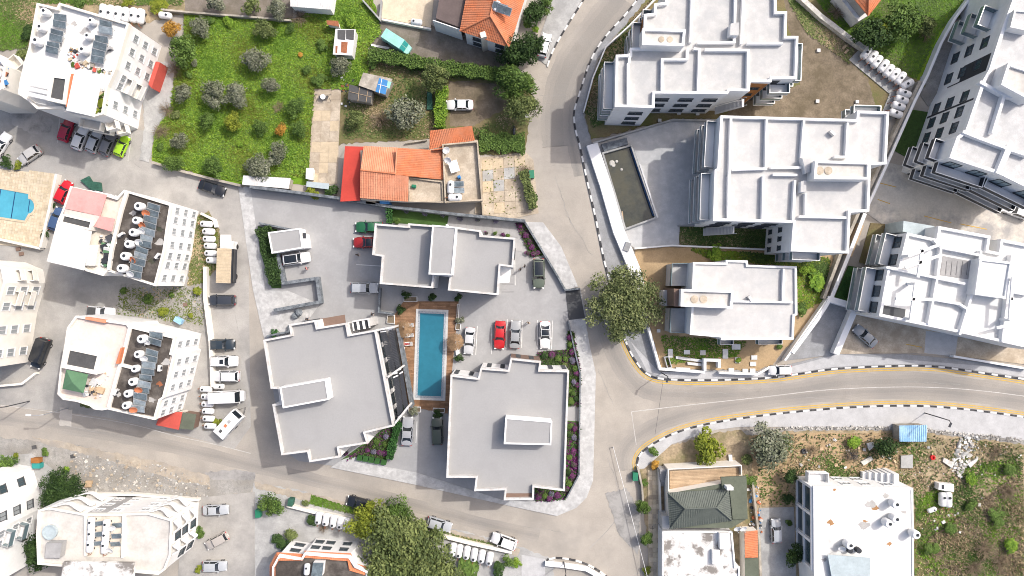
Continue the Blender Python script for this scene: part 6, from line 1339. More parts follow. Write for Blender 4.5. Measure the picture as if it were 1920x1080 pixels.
def hedge(px, w_, h, sp, label, n=None, z=.1, leaf=.16, name='hedge'):
    pts = [P(x, y, h).to_2d() for x, y in px]; rg = np.random.default_rng(len(label)); L = sum((b - a).length for a, b in zip(pts, pts[1:])); n = n or int(L * w_ * 95)
    r = thing(name, label, 'hedge', (*cen(pts), z)); MB().wall(pts, w_ * .62, z, z + (h - z) * .82).build('inner_growth', M['leaf_' + sp + '3'], r)
    m = MB()
    cum = [0]
    for a, b in zip(pts, pts[1:]): cum.append(cum[-1] + (b - a).length)
    for i in range(n):
        s = rg.random() * L; k = next(j for j in range(len(cum) - 1) if s <= cum[j + 1] + 1e-6); a, b = pts[k], pts[k + 1]; e = (b - a).normalized(); nrm = Vector((-e.y, e.x))
        q = a + e * (s - cum[k]) + nrm * (rg.uniform(-.5, .5) * w_ * (1 + .18 * math.sin(s * 1.9))); zz = z + (h - z) * (rg.uniform(.86, 1.06) if rg.random() < .7 else rg.uniform(.05, .9)) * (1 + .08 * math.sin(s * 2.3 + 1))
        c = Vector((q.x, q.y, zz)); nn = Vector((rg.normal() * .5, rg.normal() * .5, 1)).normalized(); t = nn.cross(Vector(rg.normal(size=3))).normalized(); bb = nn.cross(t); sz = leaf * rg.uniform(.6, 1.3)
        m.face([c - t * sz, c - bb * sz * .6, c + t * sz, c + bb * sz * .6], int(rg.integers(0, 3)))
    o = m.build('foliage', [M['leaf_' + sp], M['leaf_' + sp + '2'], M['leaf_' + sp + '3']], r); return r
def grass(label, px, n, size, mats, z, seed, name='grass', clump=0.0, h=.16):
    poly = P2(px); rg = np.random.default_rng(seed); x0, x1 = min(p[0] for p in poly), max(p[0] for p in poly); y0, y1 = min(p[1] for p in poly), max(p[1] for p in poly); pts = []
    cl = [(rg.uniform(x0, x1), rg.uniform(y0, y1), rg.uniform(.6, 2.4)) for _ in range(60)]
    while len(pts) < n:
        if clump and rg.random() < clump: c = cl[rg.integers(0, 60)]; x, y = c[0] + rg.normal() * c[2] * .6, c[1] + rg.normal() * c[2] * .6
        else: x, y = rg.uniform(x0, x1), rg.uniform(y0, y1)
        if inside(poly, x, y): pts.append((x, y))
    p = np.array(pts); a = rg.uniform(0, 6.28, n); s = size * rg.uniform(.5, 1.4, n); zz = rg.uniform(.3, 1, n) * h
    v = np.empty((n, 3, 3)); v[:, 0, 0] = p[:, 0] - np.cos(a) * s * .4; v[:, 0, 1] = p[:, 1] - np.sin(a) * s * .4; v[:, 0, 2] = z
    v[:, 1, 0] = p[:, 0] + np.cos(a) * s * .4; v[:, 1, 1] = p[:, 1] + np.sin(a) * s * .4; v[:, 1, 2] = z + .02
    v[:, 2, 0] = p[:, 0] - np.sin(a) * s + rg.normal(size=n) * s * .3; v[:, 2, 1] = p[:, 1] + np.cos(a) * s; v[:, 2, 2] = z + zz
    me = bpy.data.meshes.new(name); me.vertices.add(3 * n); me.vertices.foreach_set('co', v.ravel()); me.loops.add(3 * n); me.loops.foreach_set('vertex_index', np.arange(3 * n)); me.polygons.add(n); me.polygons.foreach_set('loop_start', np.arange(n) * 3)
    for m_ in mats: me.materials.append(M[m_])
    reg = (np.sin(p[:, 0] * .55 + seed) + np.sin(p[:, 1] * .7 + p[:, 0] * .3) + rg.normal(size=n) * .9); mi = np.clip(np.digitize(reg, np.linspace(-1.2, 1.2, len(mats) - 1)), 0, len(mats) - 1); me.polygons.foreach_set('material_index', mi.astype(np.int32)); me.update(); me.validate()
    o = bpy.data.objects.new(name, me); link(o); tag(o, label, 'grass'); o['kind'] = 'stuff'; return o
MEAD = [(348, 24), (480, 38), (560, 38), (630, -20), (690, -20), (716, 60), (690, 90), (690, 150), (655, 168), (590, 166), (583, 250), (578, 330), (455, 340), (400, 332), (290, 300), (292, 250), (322, 200), (332, 120), (347, 80)]
grass('bright green spring grass of the olive meadow', MEAD, 60000, .30, ['leaf_bright3', 'leaf_bright', 'leaf_bright2', 'leaf_green2', 'leaf_bright', 'leaf_lime3'], .20, 1, h=.22)
grass('short dark green grass under the garden shrubs', [(692, 94), (960, 130), (960, 148), (838, 148), (838, 242), (896, 240), (955, 205), (985, 280), (900, 288), (810, 258), (645, 262), (645, 170)], 7500, .25, ['leaf_green3', 'leaf_khaki', 'leaf_dry'], .12, 2)
grass('patchy grass by the wall of the dirt lot', [(1470, -10), (1500, 10), (1600, 95), (1590, 120), (1510, 60)], 2500, .28, ['leaf_green', 'leaf_khaki2', 'leaf_dry'], .2, 3)
grass('grass of the top right garden', [(1510, -20), (1830, -20), (1760, 60), (1716, 150), (1610, 85)], 14000, .3, ['leaf_green', 'leaf_bright3', 'leaf_khaki'], .12, 4)
grass('grass round the stepping slabs of the villa', [(1238, 628), (1400, 640), (1380, 668), (1330, 672), (1250, 684)], 3200, .22, ['leaf_green3', 'leaf_bright3', 'leaf_bright', 'leaf_green'], .2, 5, clump=.5)
grass('narrow lawn below the white stepped block', [(1276, 426), (1438, 426), (1438, 464), (1276, 459)], 4200, .26, ['leaf_dark2', 'leaf_green3', 'leaf_khaki', 'leaf_dry'], .2, 6)
grass('grass strip above the villa', [(1290, 466), (1556, 484), (1546, 560), (1496, 590), (1494, 500), (1330, 486)], 6000, .3, ['leaf_green3', 'leaf_green', 'leaf_lime', 'leaf_bright'], .2, 7, clump=.4)
grass('dry grass of the brown garden by the road', [(1240, -20), (1200, 40), (1205, 95), (1152, 105), (1138, 228), (1112, 240), (1100, 208), (1125, 115), (1155, 70)], 6000, .28, ['leaf_khaki', 'leaf_green3', 'leaf_dry', 'leaf_dry3'], .2, 8)
grass('dry stalks and weeds of the wild lot', [(1415, 815), (1690, 812), (1915, 834), (1918, 1078), (1720, 1078), (1712, 905), (1495, 895), (1490, 948), (1425, 948)], 11000, .32, ['leaf_khaki3', 'leaf_dry3', 'leaf_dry', 'leaf_dry2', 'leaf_khaki', 'leaf_green'], .13, 9, clump=.5, h=.3)
grass('green weeds spreading at the right of the wild lot', [(1716, 940), (1800, 880), (1915, 850), (1918, 1078), (1716, 1078)], 9000, .36, ['leaf_green3', 'leaf_green', 'leaf_khaki', 'leaf_bright3', 'leaf_bright'], .13, 19, clump=.85, h=.35)
grass('dry brown stalks at the right of the wild lot', [(1740, 1010), (1918, 880), (1918, 1078), (1730, 1078)], 7000, .36, ['leaf_dry3', 'leaf_dry', 'twig2', 'twig'], .13, 20, clump=.8, h=.45)
grass('weeds of the gravel yard', [(228, 540), (350, 538), (388, 560), (380, 610), (215, 590)], 1800, .28, ['leaf_lime3', 'leaf_khaki', 'leaf_dry2'], .07, 10, clump=.85)
grass('weeds along the grassy roadside', [(585, 928), (640, 946), (700, 962), (700, 972), (580, 944)], 1300, .28, ['leaf_green', 'leaf_bright3', 'leaf_khaki'], .08, 11)
grass('weeds along the lower roadside', [(780, 985), (960, 1028), (958, 1036), (770, 996)], 1600, .28, ['leaf_green', 'leaf_khaki', 'leaf_dry2'], .08, 12)
grass('weeds beside the column of tanks by the truck', [(366, 408), (392, 400), (410, 440), (408, 500), (380, 530), (354, 536)], 1800, .3, ['leaf_lime3', 'leaf_khaki', 'leaf_dry2'], .08, 13)
grass('rough grass in the top left corner', [(0, -10), (345, -10), (340, 10), (180, 8), (75, 6), (50, 90), (0, 95)], 7000, .32, ['leaf_bright3', 'leaf_green', 'leaf_khaki', 'leaf_dry'], .1, 14, clump=.3)
grass('scattered weeds on the cracked yard right of the orange house', [(905, 300), (985, 290), (1000, 400), (908, 404)], 160, .22, ['leaf_khaki', 'leaf_lime3'], .16, 15, clump=.9)
grass('green lawn of the terrace by the tall block', [(1674, 280), (1706, 208), (1768, 217), (1744, 318)], 3500, .18, ['leaf_green3', 'leaf_dark2'], .12, 16, h=.06)
grass('synthetic green lawn of the lower terrace', [(1565, 560), (1591, 500), (1624, 506), (1604, 572)], 2500, .18, ['leaf_ever', 'leaf_ever2'], .12, 17, h=.05)

# ---- trees: the great round one and the other trees
tree(1170, 572, 66, 8.5, 'giant', 'plane', 'great round tree overhanging the road by the villa', z=.05)
for x, y, r, h, k, s_, lab in [
    (477, 110, 27, 4.0, 'round', 'olive', 'grey green olive tree in the upper middle of the meadow'), (397, 172, 27, 4.2, 'round', 'olive', 'left olive of the touching pair in the middle of the meadow'), (441, 174, 26, 4.2, 'round', 'olive', 'right olive of the touching pair in the middle of the meadow'),
    (505, 158, 21, 3.6, 'round', 'olive', 'small silvery olive tree right of the touching pair'), (341, 172, 24, 4.0, 'round', 'olive', 'olive tree by the path at the left side of the meadow'), (370, 52, 21, 3.4, 'round', 'olive', 'grey olive tree at the top left corner of the meadow'),
    (332, 264, 20, 3.4, 'round', 'olive', 'grey olive tree at the lower left of the meadow'), (483, 306, 26, 3.8, 'round', 'olive', 'large olive tree near the white ribbed shed roof'), (520, 285, 22, 3.6, 'round', 'olive', 'olive tree up and right of the one near the white ribbed shed roof'),
    (388, 225, 22, 3.0, 'round', 'green', 'dark citrus tree left of the yellowish one in the meadow'), (434, 229, 25, 3.2, 'round', 'lime', 'large yellowish green citrus tree in the lower meadow'), (483, 238, 16, 2.6, 'round', 'green', 'small dark citrus tree right of the yellowish one'), (524, 241, 14, 2.4, 'round', 'amber', 'small orange tinted tree in the lower right meadow'), (556, 201, 22, 3.0, 'round', 'green', 'dark bushy tree beside the upper end of the concrete court'), (557, 243, 18, 2.6, 'round', 'green', 'dark bushy tree beside the middle of the concrete court'),
    (323, 307, 20, 3.0, 'round', 'green', 'olive green tree by the wall below the grey olive'), (402, 312, 22, 3.2, 'round', 'green', 'dark green tree by the bottom wall of the meadow'), (341, 92, 34, 4.6, 'round', 'green', 'broad dark tree at the corner of the white block of flats'), (318, 52, 20, 3.2, 'round', 'amber', 'orange leaved tree behind the white block of flats'),
    (495, 58, 24, 3.2, 'round', 'khaki', 'bushy tree below the upper garden wall'), (632, 120, 25, 3.6, 'round', 'olive', 'grey olive tree below the tin shed'), (520, 14, 25, 3.6, 'round', 'olive', 'olive tree left of the white ribbed shed at the top'), (400, 6, 22, 3.2, 'loose', 'olive', 'grey shrub tree in the upper brown garden'), (470, 8, 20, 3.2, 'loose', 'khaki', 'second tree in the upper brown garden'),
    (759, 210, 38, 5.0, 'round', 'olive', 'big grey olive tree in the garden above the orange roof'), (668, 222, 24, 3.0, 'round', 'khaki', 'green bushy tree beside the concrete court'), (815, 142, 28, 5.5, 'shaggy', 'khaki', 'pale green tall tree rising from the long hedge'),
    (972, 95, 40, 6.5, 'shaggy', 'dark', 'dark tree by the half hidden white car'), (970, 150, 42, 7.0, 'shaggy', 'green', 'tall green tree above the dirt patch at the roadside'), (978, 198, 32, 6.0, 'shaggy', 'khaki', 'pale tree at the lower end of the roadside row'), (1000, 80, 28, 5.0, 'round', 'dark', 'dark round tree next to the half hidden white car'), (1000, 20, 26, 4, 'round', 'dark', 'dark round tree beside the bright tiled roof'), (1022, 8, 16, 3.0, 'round', 'green', 'round bush tree at the top by the yellowed yard'),
    (1640, 62, 36, 5.0, 'round', 'dark', 'dark tree left of the lighter tree in the top right garden'), (1690, 38, 38, 5.2, 'round', 'green', 'green tree beside the dark tree in the top right garden'), (1655, 55, 20, 4.2, 'round', 'lime', 'yellow green tree between the two big trees of the top right garden'), (1742, 46, 24, 3.8, 'loose', 'khaki', 'loose pale tree left of the grey garden wall'),
    (1330, 838, 36, 4.2, 'loose', 'lime', 'yellow green tree below the lower kerb'), (1436, 838, 43, 4.8, 'round', 'olive', 'large grey olive tree between the two lots below the road'), (1665, 836, 24, 3.4, 'round', 'dark', 'dark tree left of the pale blue shed'), (1483, 895, 16, 3.0, 'round', 'dark', 'small dark tree at the corner of the glazed arcade'), (1492, 1044, 22, 4.0, 'round', 'dark', 'dark tree below the silver car in the driveway'),
    (1206, 952, 18, 3.2, 'round', 'green', 'small green tree on the verge beside the tiled path'), (1212, 1012, 15, 2.8, 'round', 'green', 'smaller green tree further down the verge'), (107, 928, 42, 6.0, 'giant', 'dark', 'broad dark tree beside the block with curved balconies'), (60, 1040, 34, 5.5, 'round', 'dark', 'dark tree in the gap between the two bottom left blocks'),
    (507, 948, 25, 3.6, 'round', 'green', 'round green tree at the corner of the lower road'), (8, 872, 22, 3, 'loose', 'green', 'palm like plant at the left edge below the road'), (690, 985, 42, 5.5, 'shaggy', 'lime', 'yellow green tree at the top left of the tall shaggy group'), (745, 1005, 56, 7.5, 'shaggy', 'khaki', 'tall shaggy tree in the middle of the group'), (790, 1035, 60, 7.5, 'shaggy', 'khaki', 'tall shaggy tree at the right of the group'), (730, 1062, 60, 7.5, 'shaggy', 'khaki', 'tall shaggy tree at the lower left of the group'), (810, 1080, 52, 7.0, 'shaggy', 'khaki', 'tall shaggy tree at the lower right of the group'), (748, 966, 30, 5.0, 'shaggy', 'green', 'greyish tree at the upper tip of the shaggy group')]:
    tree(x, y, r, h, k, s_, lab)
for x, y, r, s_, lab in [
    (300, 8, 22, 'lime', 'yellow green bush at the top wall behind the tanks'), (240, 4, 14, 'lime', 'small yellow green bush at the top edge'), (150, 4, 18, 'green', 'green bush at the top edge above the white block'), (55, 60, 18, 'dark', 'dark bush at the left of the white top left block'), (45, 100, 20, 'khaki', 'dry green bush left of the white top left block'), (12, 304, 14, 'dark', 'dark bush beside the silver car above the pool'), (34, 310, 11, 'lime', 'yellow green bush beside the silver car above the pool'),
    (352, 140, 10, 'green', 'small green bush at the upper left side of the meadow'), (392, 40, 12, 'green', 'green bush below the upper garden wall, left one'), (430, 42, 13, 'bright', 'bright bush below the upper garden wall, middle one'), (545, 52, 14, 'green', 'green bush below the leafless tangled shrub'), (575, 130, 13, 'green', 'low green bush in the right part of the meadow'), (330, 215, 12, 'khaki', 'dull bush at the path edge of the meadow'), (300, 275, 11, 'green', 'green bush above the corner of the meadow wall'), (605, 85, 14, 'green', 'green bush left of the tin shed'), (450, 270, 9, 'bright', 'bright tuft in the lower middle of the meadow'), (600, 150, 15, 'green', 'green bush above the concrete court'),
    (365, 120, 9, 'olive', 'small grey bush at the left end of the meadow'), (563, 103, 8, 'amber', 'tiny orange bush in the upper right meadow'), (400, 300, 9, 'green', 'small bush above the bottom wall of the meadow'), (660, 40, 18, 'bright', 'bright green bush right of the brick red hut'), (700, 118, 16, 'green', 'bush at the left end of the long hedge'), (585, 362, 16, 'lime', 'yellowish bush below the mint cabinet'), (620, 358, 18, 'dark', 'dark bush left of the red canopy'),
    (988, 45, 14, 'green', 'round bush beside the bright tiled roof'), (1005, 55, 10, 'bright', 'small bright bush above the half hidden white car'), (1000, 372, 16, 'green', 'green bush at the roadside tip right of the cracked yard'), (1530, 528, 24, 'bright', 'bright green shrub between villa and narrow path'), (1515, 505, 18, 'bright', 'bright leafy shrub above the one beside the narrow path'), (1502, 580, 14, 'green', 'shrub at the right wall of the villa'), (1340, 475, 18, 'bright', 'bright green shrub above the villa'), (1385, 705 - 30, 8, 'bright', 'bright tuft among the stepping slabs'), (1462, 650, 10, 'green', 'spiky plant at the white driveway wall'),
    (1225, 846, 12, 'green', 'low green bush at the lower kerb corner'), (1228, 870, 12, 'amber', 'yellowed bush above the tiled path'), (1208, 905, 10, 'green', 'low bush below the green bin'), (1212, 1070, 10, 'lime', 'yellow bush at the bottom edge beside the cable'), (1398, 860, 16, 'khaki', 'dull bush left of the olive between the lots'), (1408, 900, 13, 'green', 'bush right of the dark green house deck'), (1600, 828, 18, 'bright', 'bright green bush above the glazed arcade block'), (1820, 900, 16, 'bright', 'bright green bush beside the white rubble'), (1780, 990, 16, 'green', 'green bush right of the white tanks in the wild lot'), (1745, 1030, 20, 'green', 'large green bush near the corner of the white flat roof'), (1890, 880, 16, 'green', 'green bush near the right picture edge'), (1895, 1020, 20, 'bright', 'bright leafy bush at the lower right edge'), (1870, 970, 22, 'green', 'green bush between the bare shrubs at the lower right'), (1820, 945, 16, 'green', 'low green bush in the middle of the wild lot'), (1478, 935, 12, 'dark', 'dark climbing bush beside the glazed arcade'), (1480, 980, 10, 'green', 'creeper along the glazed arcade wall'),
    (376, 1000, 13, 'green', 'small round bush at the wall of the curved balcony block'), (373, 1068, 10, 'lime', 'yellow green bush near the bottom left cars'), (85, 848, 10, 'green', 'small bush by the rubbish bins'), (125, 880, 12, 'bright', 'bright weeds left of the rubble'), (30, 855, 9, 'lime', 'yellow green tuft near the left edge below the road'), (585, 975, 16, 'dark', 'dark bush left of the tanks at the lower road'), (528, 1015, 20, 'dark', 'dark bush at the corner of the orange edged house'), (545, 1003, 16, 'khaki', 'brownish bush at the orange edged house'), (572, 942, 9, 'khaki', 'round dry bush at the grassy roadside'), (878, 1068, 34, 'green', 'broad green bush below the row of tanks right of the trees'), (935, 1066, 20, 'dark', 'dark bush right of the broad green bush'), (953, 1052, 14, 'green', 'green bush at the end of the cream wall'), (969, 1056, 12, 'bright', 'bright bush beside the white walled corner'), (280, 560, 14, 'green', 'green bush in the middle of the gravel yard'), (305, 585, 12, 'lime', 'yellow green bush lower in the gravel yard'), (322, 552, 9, 'green', 'small bush high in the gravel yard'), (358, 592, 9, 'lime', 'small bush by the cream wall in the gravel yard'), (232, 545, 12, 'green', 'bush at the left end of the gravel yard'), (370, 545, 14, 'lime', 'yellow bush at the corner of the pink roofed block'), (160, 758, 14, 'khaki', 'ochre bush at the corner of the green canopy block'), (408, 790, 12, 'lime', 'yellow green bush between tanks and caravan'), (86, 437, 12, 'dark', 'dark bush at the lower corner of the pool terrace'), (100, 385, 9, 'dark', 'dark bush below the bright red car'), (1795, 30, 7, 'green', 'first small ball bush of the grey garden'), (1806, 36, 7, 'green', 'second small ball bush of the grey garden'), (1818, 42, 7, 'green', 'third small ball bush of the grey garden'), (1835, 20, 9, 'dark', 'dark low bush at the top of the grey garden')]:
    bush(x, y, r, s_, lab)
for x, y, r, lab in [(325, 128, 22, 'leafless brown shrub below the broad dark tree'), (300, 245, 22, 'leafless brown shrub beside the path and the grey olive'), (310, 205, 20, 'leafless brown shrub between path and olive'), (560, 30, 24, 'leafless tangled shrub below the white ribbed shed'), (712, 222, 26, 'leafless reddish shrub between the two garden trees'), (1570, 20, 26, 'leafless grey tree over the old rough wall'), (1740, 62, 20, 'leafless shrub below the pale tree at the grey garden'), (1600, 855, 22, 'leafless star shaped shrub above the glazed arcade block'), (1850, 1030, 30, 'leafless grey brown thicket at the lower right'), (1830, 1066, 26, 'leafless thicket at the bottom edge of the wild lot'), (1893, 925, 24, 'leafless brown shrub at the right edge of the wild lot'), (1880, 1060, 24, 'leafless thicket in the bottom right corner'), (1525, 845, 16, 'leafless dark shrub below the gravel verge'), (1872, 850, 18, 'leafless grey shrub right of the white rubble'), (605, 992, 14, 'leafless branches behind the lower tanks'), (520, 200, 16, 'leafless little tree in the meadow'), (985, 318, 18, 'leafless creeper at the roadside yard')]: bare(x, y, r, lab)
hedge([(690, 100), (720, 104), (760, 112), (830, 124), (900, 134), (962, 142)], 2.2, 2.0, 'green', 'long green hedge crossing the gardens below the teal van')
hedge([(828, 160), (826, 200), (824, 238)], 2.0, 1.6, 'bright', 'green hedge between garden and dirt patch')
hedge([(898, 262), (940, 268), (984, 268)], 3.2, 1.2, 'green', 'green hedge right of the orange tiled annex')
hedge([(980, 320), (990, 350), (1000, 390)], 1.6, 1.6, 'khaki', 'scruffy hedge along the road beside the cracked yard')
hedge([(729, 388), (729, 418)], .95, 1.9, 'ever', 'clipped tall hedge block beside the green sports car', z=.12)
hedge([(747, 792), (738, 826), (730, 862)], 1.3, 1.3, 'ever', 'clipped green hedge left of the silver grey sports car', z=.12)
hedge([(492, 426), (500, 455), (508, 490), (516, 534)], 2.4, 1.7, 'dark', 'dark shrub hedge left of the gatehouse', z=.1)
for i, (x, y) in enumerate([(675, 858), (686, 860), (697, 862), (708, 864), (720, 866)]): MB and solo('clipped_box_hedge', MB().prism(P2([(x - 4, y - 5), (x + 5, y - 4), (x + 3, y + 6), (x - 7, y + 5)], .8), .12, .85), M['leaf_ever'], '%s low clipped green block from the left by the southern pavement' % ORD[i], 'hedge', 'clipped green blocks by the southern pavement')
hg = 'dark leafy plants round the pool deck'
for x, y, lab in [(761, 553, 'dark leafy plant at the top left corner of the pool deck'), (811, 556, 'dark leafy plant above the middle of the pool'), (859, 557, 'dark leafy plant at the top right corner of the pool deck'), (751, 580, 'dark leafy plant at the left deck edge below the corner'), (863, 600, 'dark leafy plant at the right deck edge above the pale car'), (860, 671, 'dark leafy plant at the right deck edge below the straw parasol'), (755, 765, 'leafy plant left below the pool'), (776, 772, 'pale leafy plant in the planter left below the pool'), (820, 776, 'dark leafy plant in the planter right below the pool')]:
    bush(x, y, 10, 'dark' if 'pale' not in lab else 'olive', lab, 1.4, hg, .1, 'leafy_plant', 'loose', 'plant')
bush(515, 624, 10, 'ever', 'green bush in the small planter by the western roof', 1.0, None, .1)
for q, lab, sd in (([(1066, 622), (1074, 622), (1088, 700), (1086, 760), (1064, 760)], 'mixed purple and green ground cover of the upper right bed', 31), ([(1008, 662), (1062, 657), (1074, 700), (1062, 712), (1056, 698), (1012, 688)], 'mixed ground cover at the corner bed by the parked white car', 32), ([(1058, 790), (1085, 792), (1082, 888), (1060, 934), (1006, 940), (1004, 912), (1056, 906)], 'mixed purple and green ground cover of the lower right bed', 33), ([(968, 418), (984, 420), (1016, 478), (996, 480), (978, 440)], 'purple ground cover behind the upper pavement wall', 34), ([(650, 862), (738, 794), (748, 790), (722, 860), (676, 850)], 'mixed ground cover of the bed below the western building', 35)):
    grass(lab, q, 2600, .34, ['leaf_green3', 'leaf_purple3', 'leaf_green', 'leaf_purple', 'leaf_ever2', 'leaf_purple2'], .14, sd, 'ground_cover', .4, .4)
fl = [(1068, 632, 'purple'), (1070, 646, 'green'), (1072, 660, 'purple'), (1074, 676, 'lilac'), (1078, 690, 'green'), (1081, 700, 'purple'), (1076, 716, 'lilac'), (1083, 722, 'purple'), (1074, 736, 'green'), (1080, 748, 'dark'), (1070, 752, 'green'), (1020, 668, 'dark'), (1035, 664, 'purple'), (1046, 672, 'green'), (1060, 672, 'green'), (1058, 684, 'khaki'), (1068, 800, 'green'), (1078, 802, 'purple'), (1068, 815, 'dark'), (1076, 820, 'lilac'), (1076, 845, 'purple'), (1068, 858, 'green'), (1076, 872, 'purple'), (1066, 886, 'dark'), (1074, 893, 'purple'), (1068, 908, 'green'), (1062, 918, 'purple'), (1046, 930, 'purple'), (1034, 926, 'lilac'), (1022, 930, 'green'), (1030, 935, 'purple'), (1010, 932, 'purple')]
cnt = {}; names = {'purple': 'purple flowering shrub', 'green': 'green leafy shrub', 'lilac': 'lilac grey shrub', 'dark': 'dark round shrub', 'khaki': 'dull green shrub'}
for x, y, s_ in fl:
    cnt[s_] = cnt.get(s_, 0) + 1; bush(x, y, 8.5, s_, '%s %s counting down the bed by the right pavement' % (ORD[cnt[s_] - 1], names[s_]), .9, 'shrubs in the bed by the right pavement', .13)
for i, (x, y) in enumerate([(974, 424), (986, 440), (992, 452), (998, 463), (1000, 476), (990, 474), (1008, 474)]): bush(x, y, 8, 'purple', '%s purple flowering shrub counting down the upper pavement wall' % ORD[i], .9, 'purple shrubs by the upper pavement wall', .13)
for i, (x, y) in enumerate([(762, 396), (796, 400), (831, 403), (862, 408), (895, 411), (930, 414)]): bush(x, y, 8, 'lilac', '%s lilac plant from the left along the long stone wall' % ORD[i], .9, 'lilac plants along the long stone wall', .13)
for i, (x, y) in enumerate([(893, 436), (912, 437), (928, 438), (944, 440), (953, 442)]): bush(x, y, 6, 'purple' if i % 2 else 'green', '%s small %s plant from the left against the northern roof edge' % (ORD[i], 'purple' if i % 2 else 'green'), .8, 'plants against the northern roof edge', .13)
for i, (x, y, s_) in enumerate([(688, 844, 'purple'), (700, 846, 'lilac'), (712, 848, 'purple'), (722, 850, 'purple'), (706, 828, 'green'), (724, 818, 'lilac'), (722, 834, 'green'), (648, 850, 'purple')]): bush(x, y, 8, s_, '%s %s of the bed below the western building' % (ORD[i], names[s_]), .8, 'shrubs of the bed below the western building', .13)
bush(745, 416, 8, 'green', 'small green shrub on the lawn behind the hedge block', .9, None, .13)

for x, y, m_, lab in [(35, 467, 'brownpanel', 'reddish manhole cover below the pool terrace, upper one'), (41, 476, 'brownpanel', 'reddish manhole cover below the pool terrace, lower one'), (65, 838, 'greyfelt', 'dark drain grate at the left end of the rough verge'), (137, 855, 'greyfelt', 'dark drain grate in a pale frame on the rough verge'), (46, 881, 'greyfelt', 'small dark drain cover left of the teal bin'), (1222, 989, 'charcoal', 'round dark cover on the tiled path'), (348, 571, 'brownpanel', 'little brown cover in the gravel yard')]:
    q = P(x, y); solo('manhole_cover', MB().box((q.x, q.y, .1), (.72, .6, .2), .2), M[m_], lab, 'manhole cover')
for i, (x, y, z, lab) in enumerate([(112, 60, 9.2, 'grey air conditioner box in the middle of the white roof near the meadow'), (205, 92, 9.2, 'grey air conditioner box at the right of the white roof near the meadow'), (228, 440, 9.0, 'white air conditioner box left of the tanks beside the pink roof'), (296, 480, 9.0, 'white air conditioner box on the dark roof right of the panels'), (218, 735, 8.8, 'white air conditioner box on the dark roof below the green canopy'), (300, 690, 8.8, 'white air conditioner box right of the panels beside the green canopy'), (1440, 640, .2, 'white air conditioner box behind the villa'), (1406, 560, 7, 'white air conditioner box on the villa roof'), (1560, 250, 10.6, 'white air conditioner box on the block beside the water tanks')]):
    c = P(x, y, z + .4); t = thing('air_conditioner', lab, 'air conditioner', (c.x, c.y, z), .3 * i, 'air conditioner boxes'); loc(MB().box((0, 0, .42), (.95, .4, .7)), 'housing', 'whitesheet' if 'white air' in lab else 'terrace_grey', t); loc(MB().tube([(0, -.19, .42), (0, -.23, .42)], .26, 12), 'fan_grille', 'charcoal', t)
# ---------------------------------------------------------------- stones, rubble, junk
def stones(name, label, px, n, s0, s1, mats, z, seed, kind='stuff', cat='rubble'):
    poly = P2(px, z); r = random.Random(seed); x0, x1 = min(p[0] for p in poly), max(p[0] for p in poly); y0, y1 = min(p[1] for p in poly), max(p[1] for p in poly); m = MB(); k = 0
    while k < n:
        x, y = r.uniform(x0, x1), r.uniform(y0, y1)
        if not inside(poly, x, y): continue
        s = s0 + (s1 - s0) * r.random() ** 3; k += 1
        m.box((x, y, z + s * .25), (s * r.uniform(.6, 1.3), s * r.uniform(.6, 1.3), s * .6), mi=r.randrange(len(mats)), M=Matrix.Rotation(r.uniform(0, 6.28), 3, 'Z') @ Matrix.Rotation(r.uniform(-.5, .5), 3, 'X'))
    xs = m.build(name, [M[q] for q in mats]); tag(xs, label, cat); xs['kind'] = kind; return xs
stones('rubble', 'grey and pale rubble on the rough verge below the left road', [(140, 850), (300, 872), (395, 905), (390, 932), (280, 925), (150, 918), (125, 890)], 650, .08, .42, ['stonepale', 'concrete_grey', 'gravel', 'gravel', 'concrete'], .04, 1)
stones('rubble', 'heap of white rubble in the wild lot', [(1806, 812), (1840, 815), (1826, 850), (1800, 895), (1780, 880), (1790, 845)], 420, .1, .5, ['stonepale', 'stonepale', 'concrete_grey', 'paintwhite', 'gravel'], .1, 2)
stones('gravel_stones', 'gravel band below the lower pavement', [(1400, 806), (1480, 800), (1690, 798), (1915, 822), (1915, 830), (1690, 804), (1480, 806)], 900, .06, .3, ['gravel', 'stonepale'], .1, 3, cat='gravel')
stones('litter', 'scattered litter and stones of the wild lot', [(1430, 820), (1690, 815), (1915, 840), (1915, 1000), (1720, 1000), (1715, 900), (1500, 890)], 260, .08, .5, ['whitesheet', 'stonepale', 'stonepale', 'palewood', 'dirt', 'concrete_grey'], .1, 4, cat='litter')
stones('litter', 'odds and ends lying along the cream house walls', [(1400, 905), (1424, 915), (1430, 1000), (1404, 995)], 60, .15, .6, ['whitesheet', 'charcoal', 'bluesheet', 'terracotta', 'stonepale'], .1, 5, cat='litter')
stones('litter', 'odds and ends round the blue tarpaulin shed', [(640, 140), (672, 150), (655, 200), (640, 200)], 40, .12, .5, ['whitesheet', 'rustsheet', 'charcoal'], .1, 6, cat='litter')
stones('terrace_clutter', 'furniture clutter on the cream roof terrace of the pink roofed block', [(190, 440), (225, 445), (205, 500), (190, 500)], 60, .3, 1.0, ['whitesheet', 'charcoal', 'cream', 'greencanvas'], 8.85, 7, cat='clutter')
stones('terrace_clutter', 'furniture clutter on the roof of the white top left block', [(128, 85), (150, 92), (148, 112), (215, 135), (214, 142), (130, 122)], 80, .2, .7, ['whitesheet', 'tanwood', 'whitesheet', 'oldwall', 'redroof', 'charcoal', 'leaf_green'], 9.2, 8, cat='clutter')
stones('terrace_clutter', 'furniture clutter on the pink terrace beside the green canopy', [(168, 690), (205, 700), (190, 750), (160, 745)], 26, .25, .9, ['whitesheet', 'charcoal', 'cream', 'palewood'], 8.6, 10, cat='clutter')
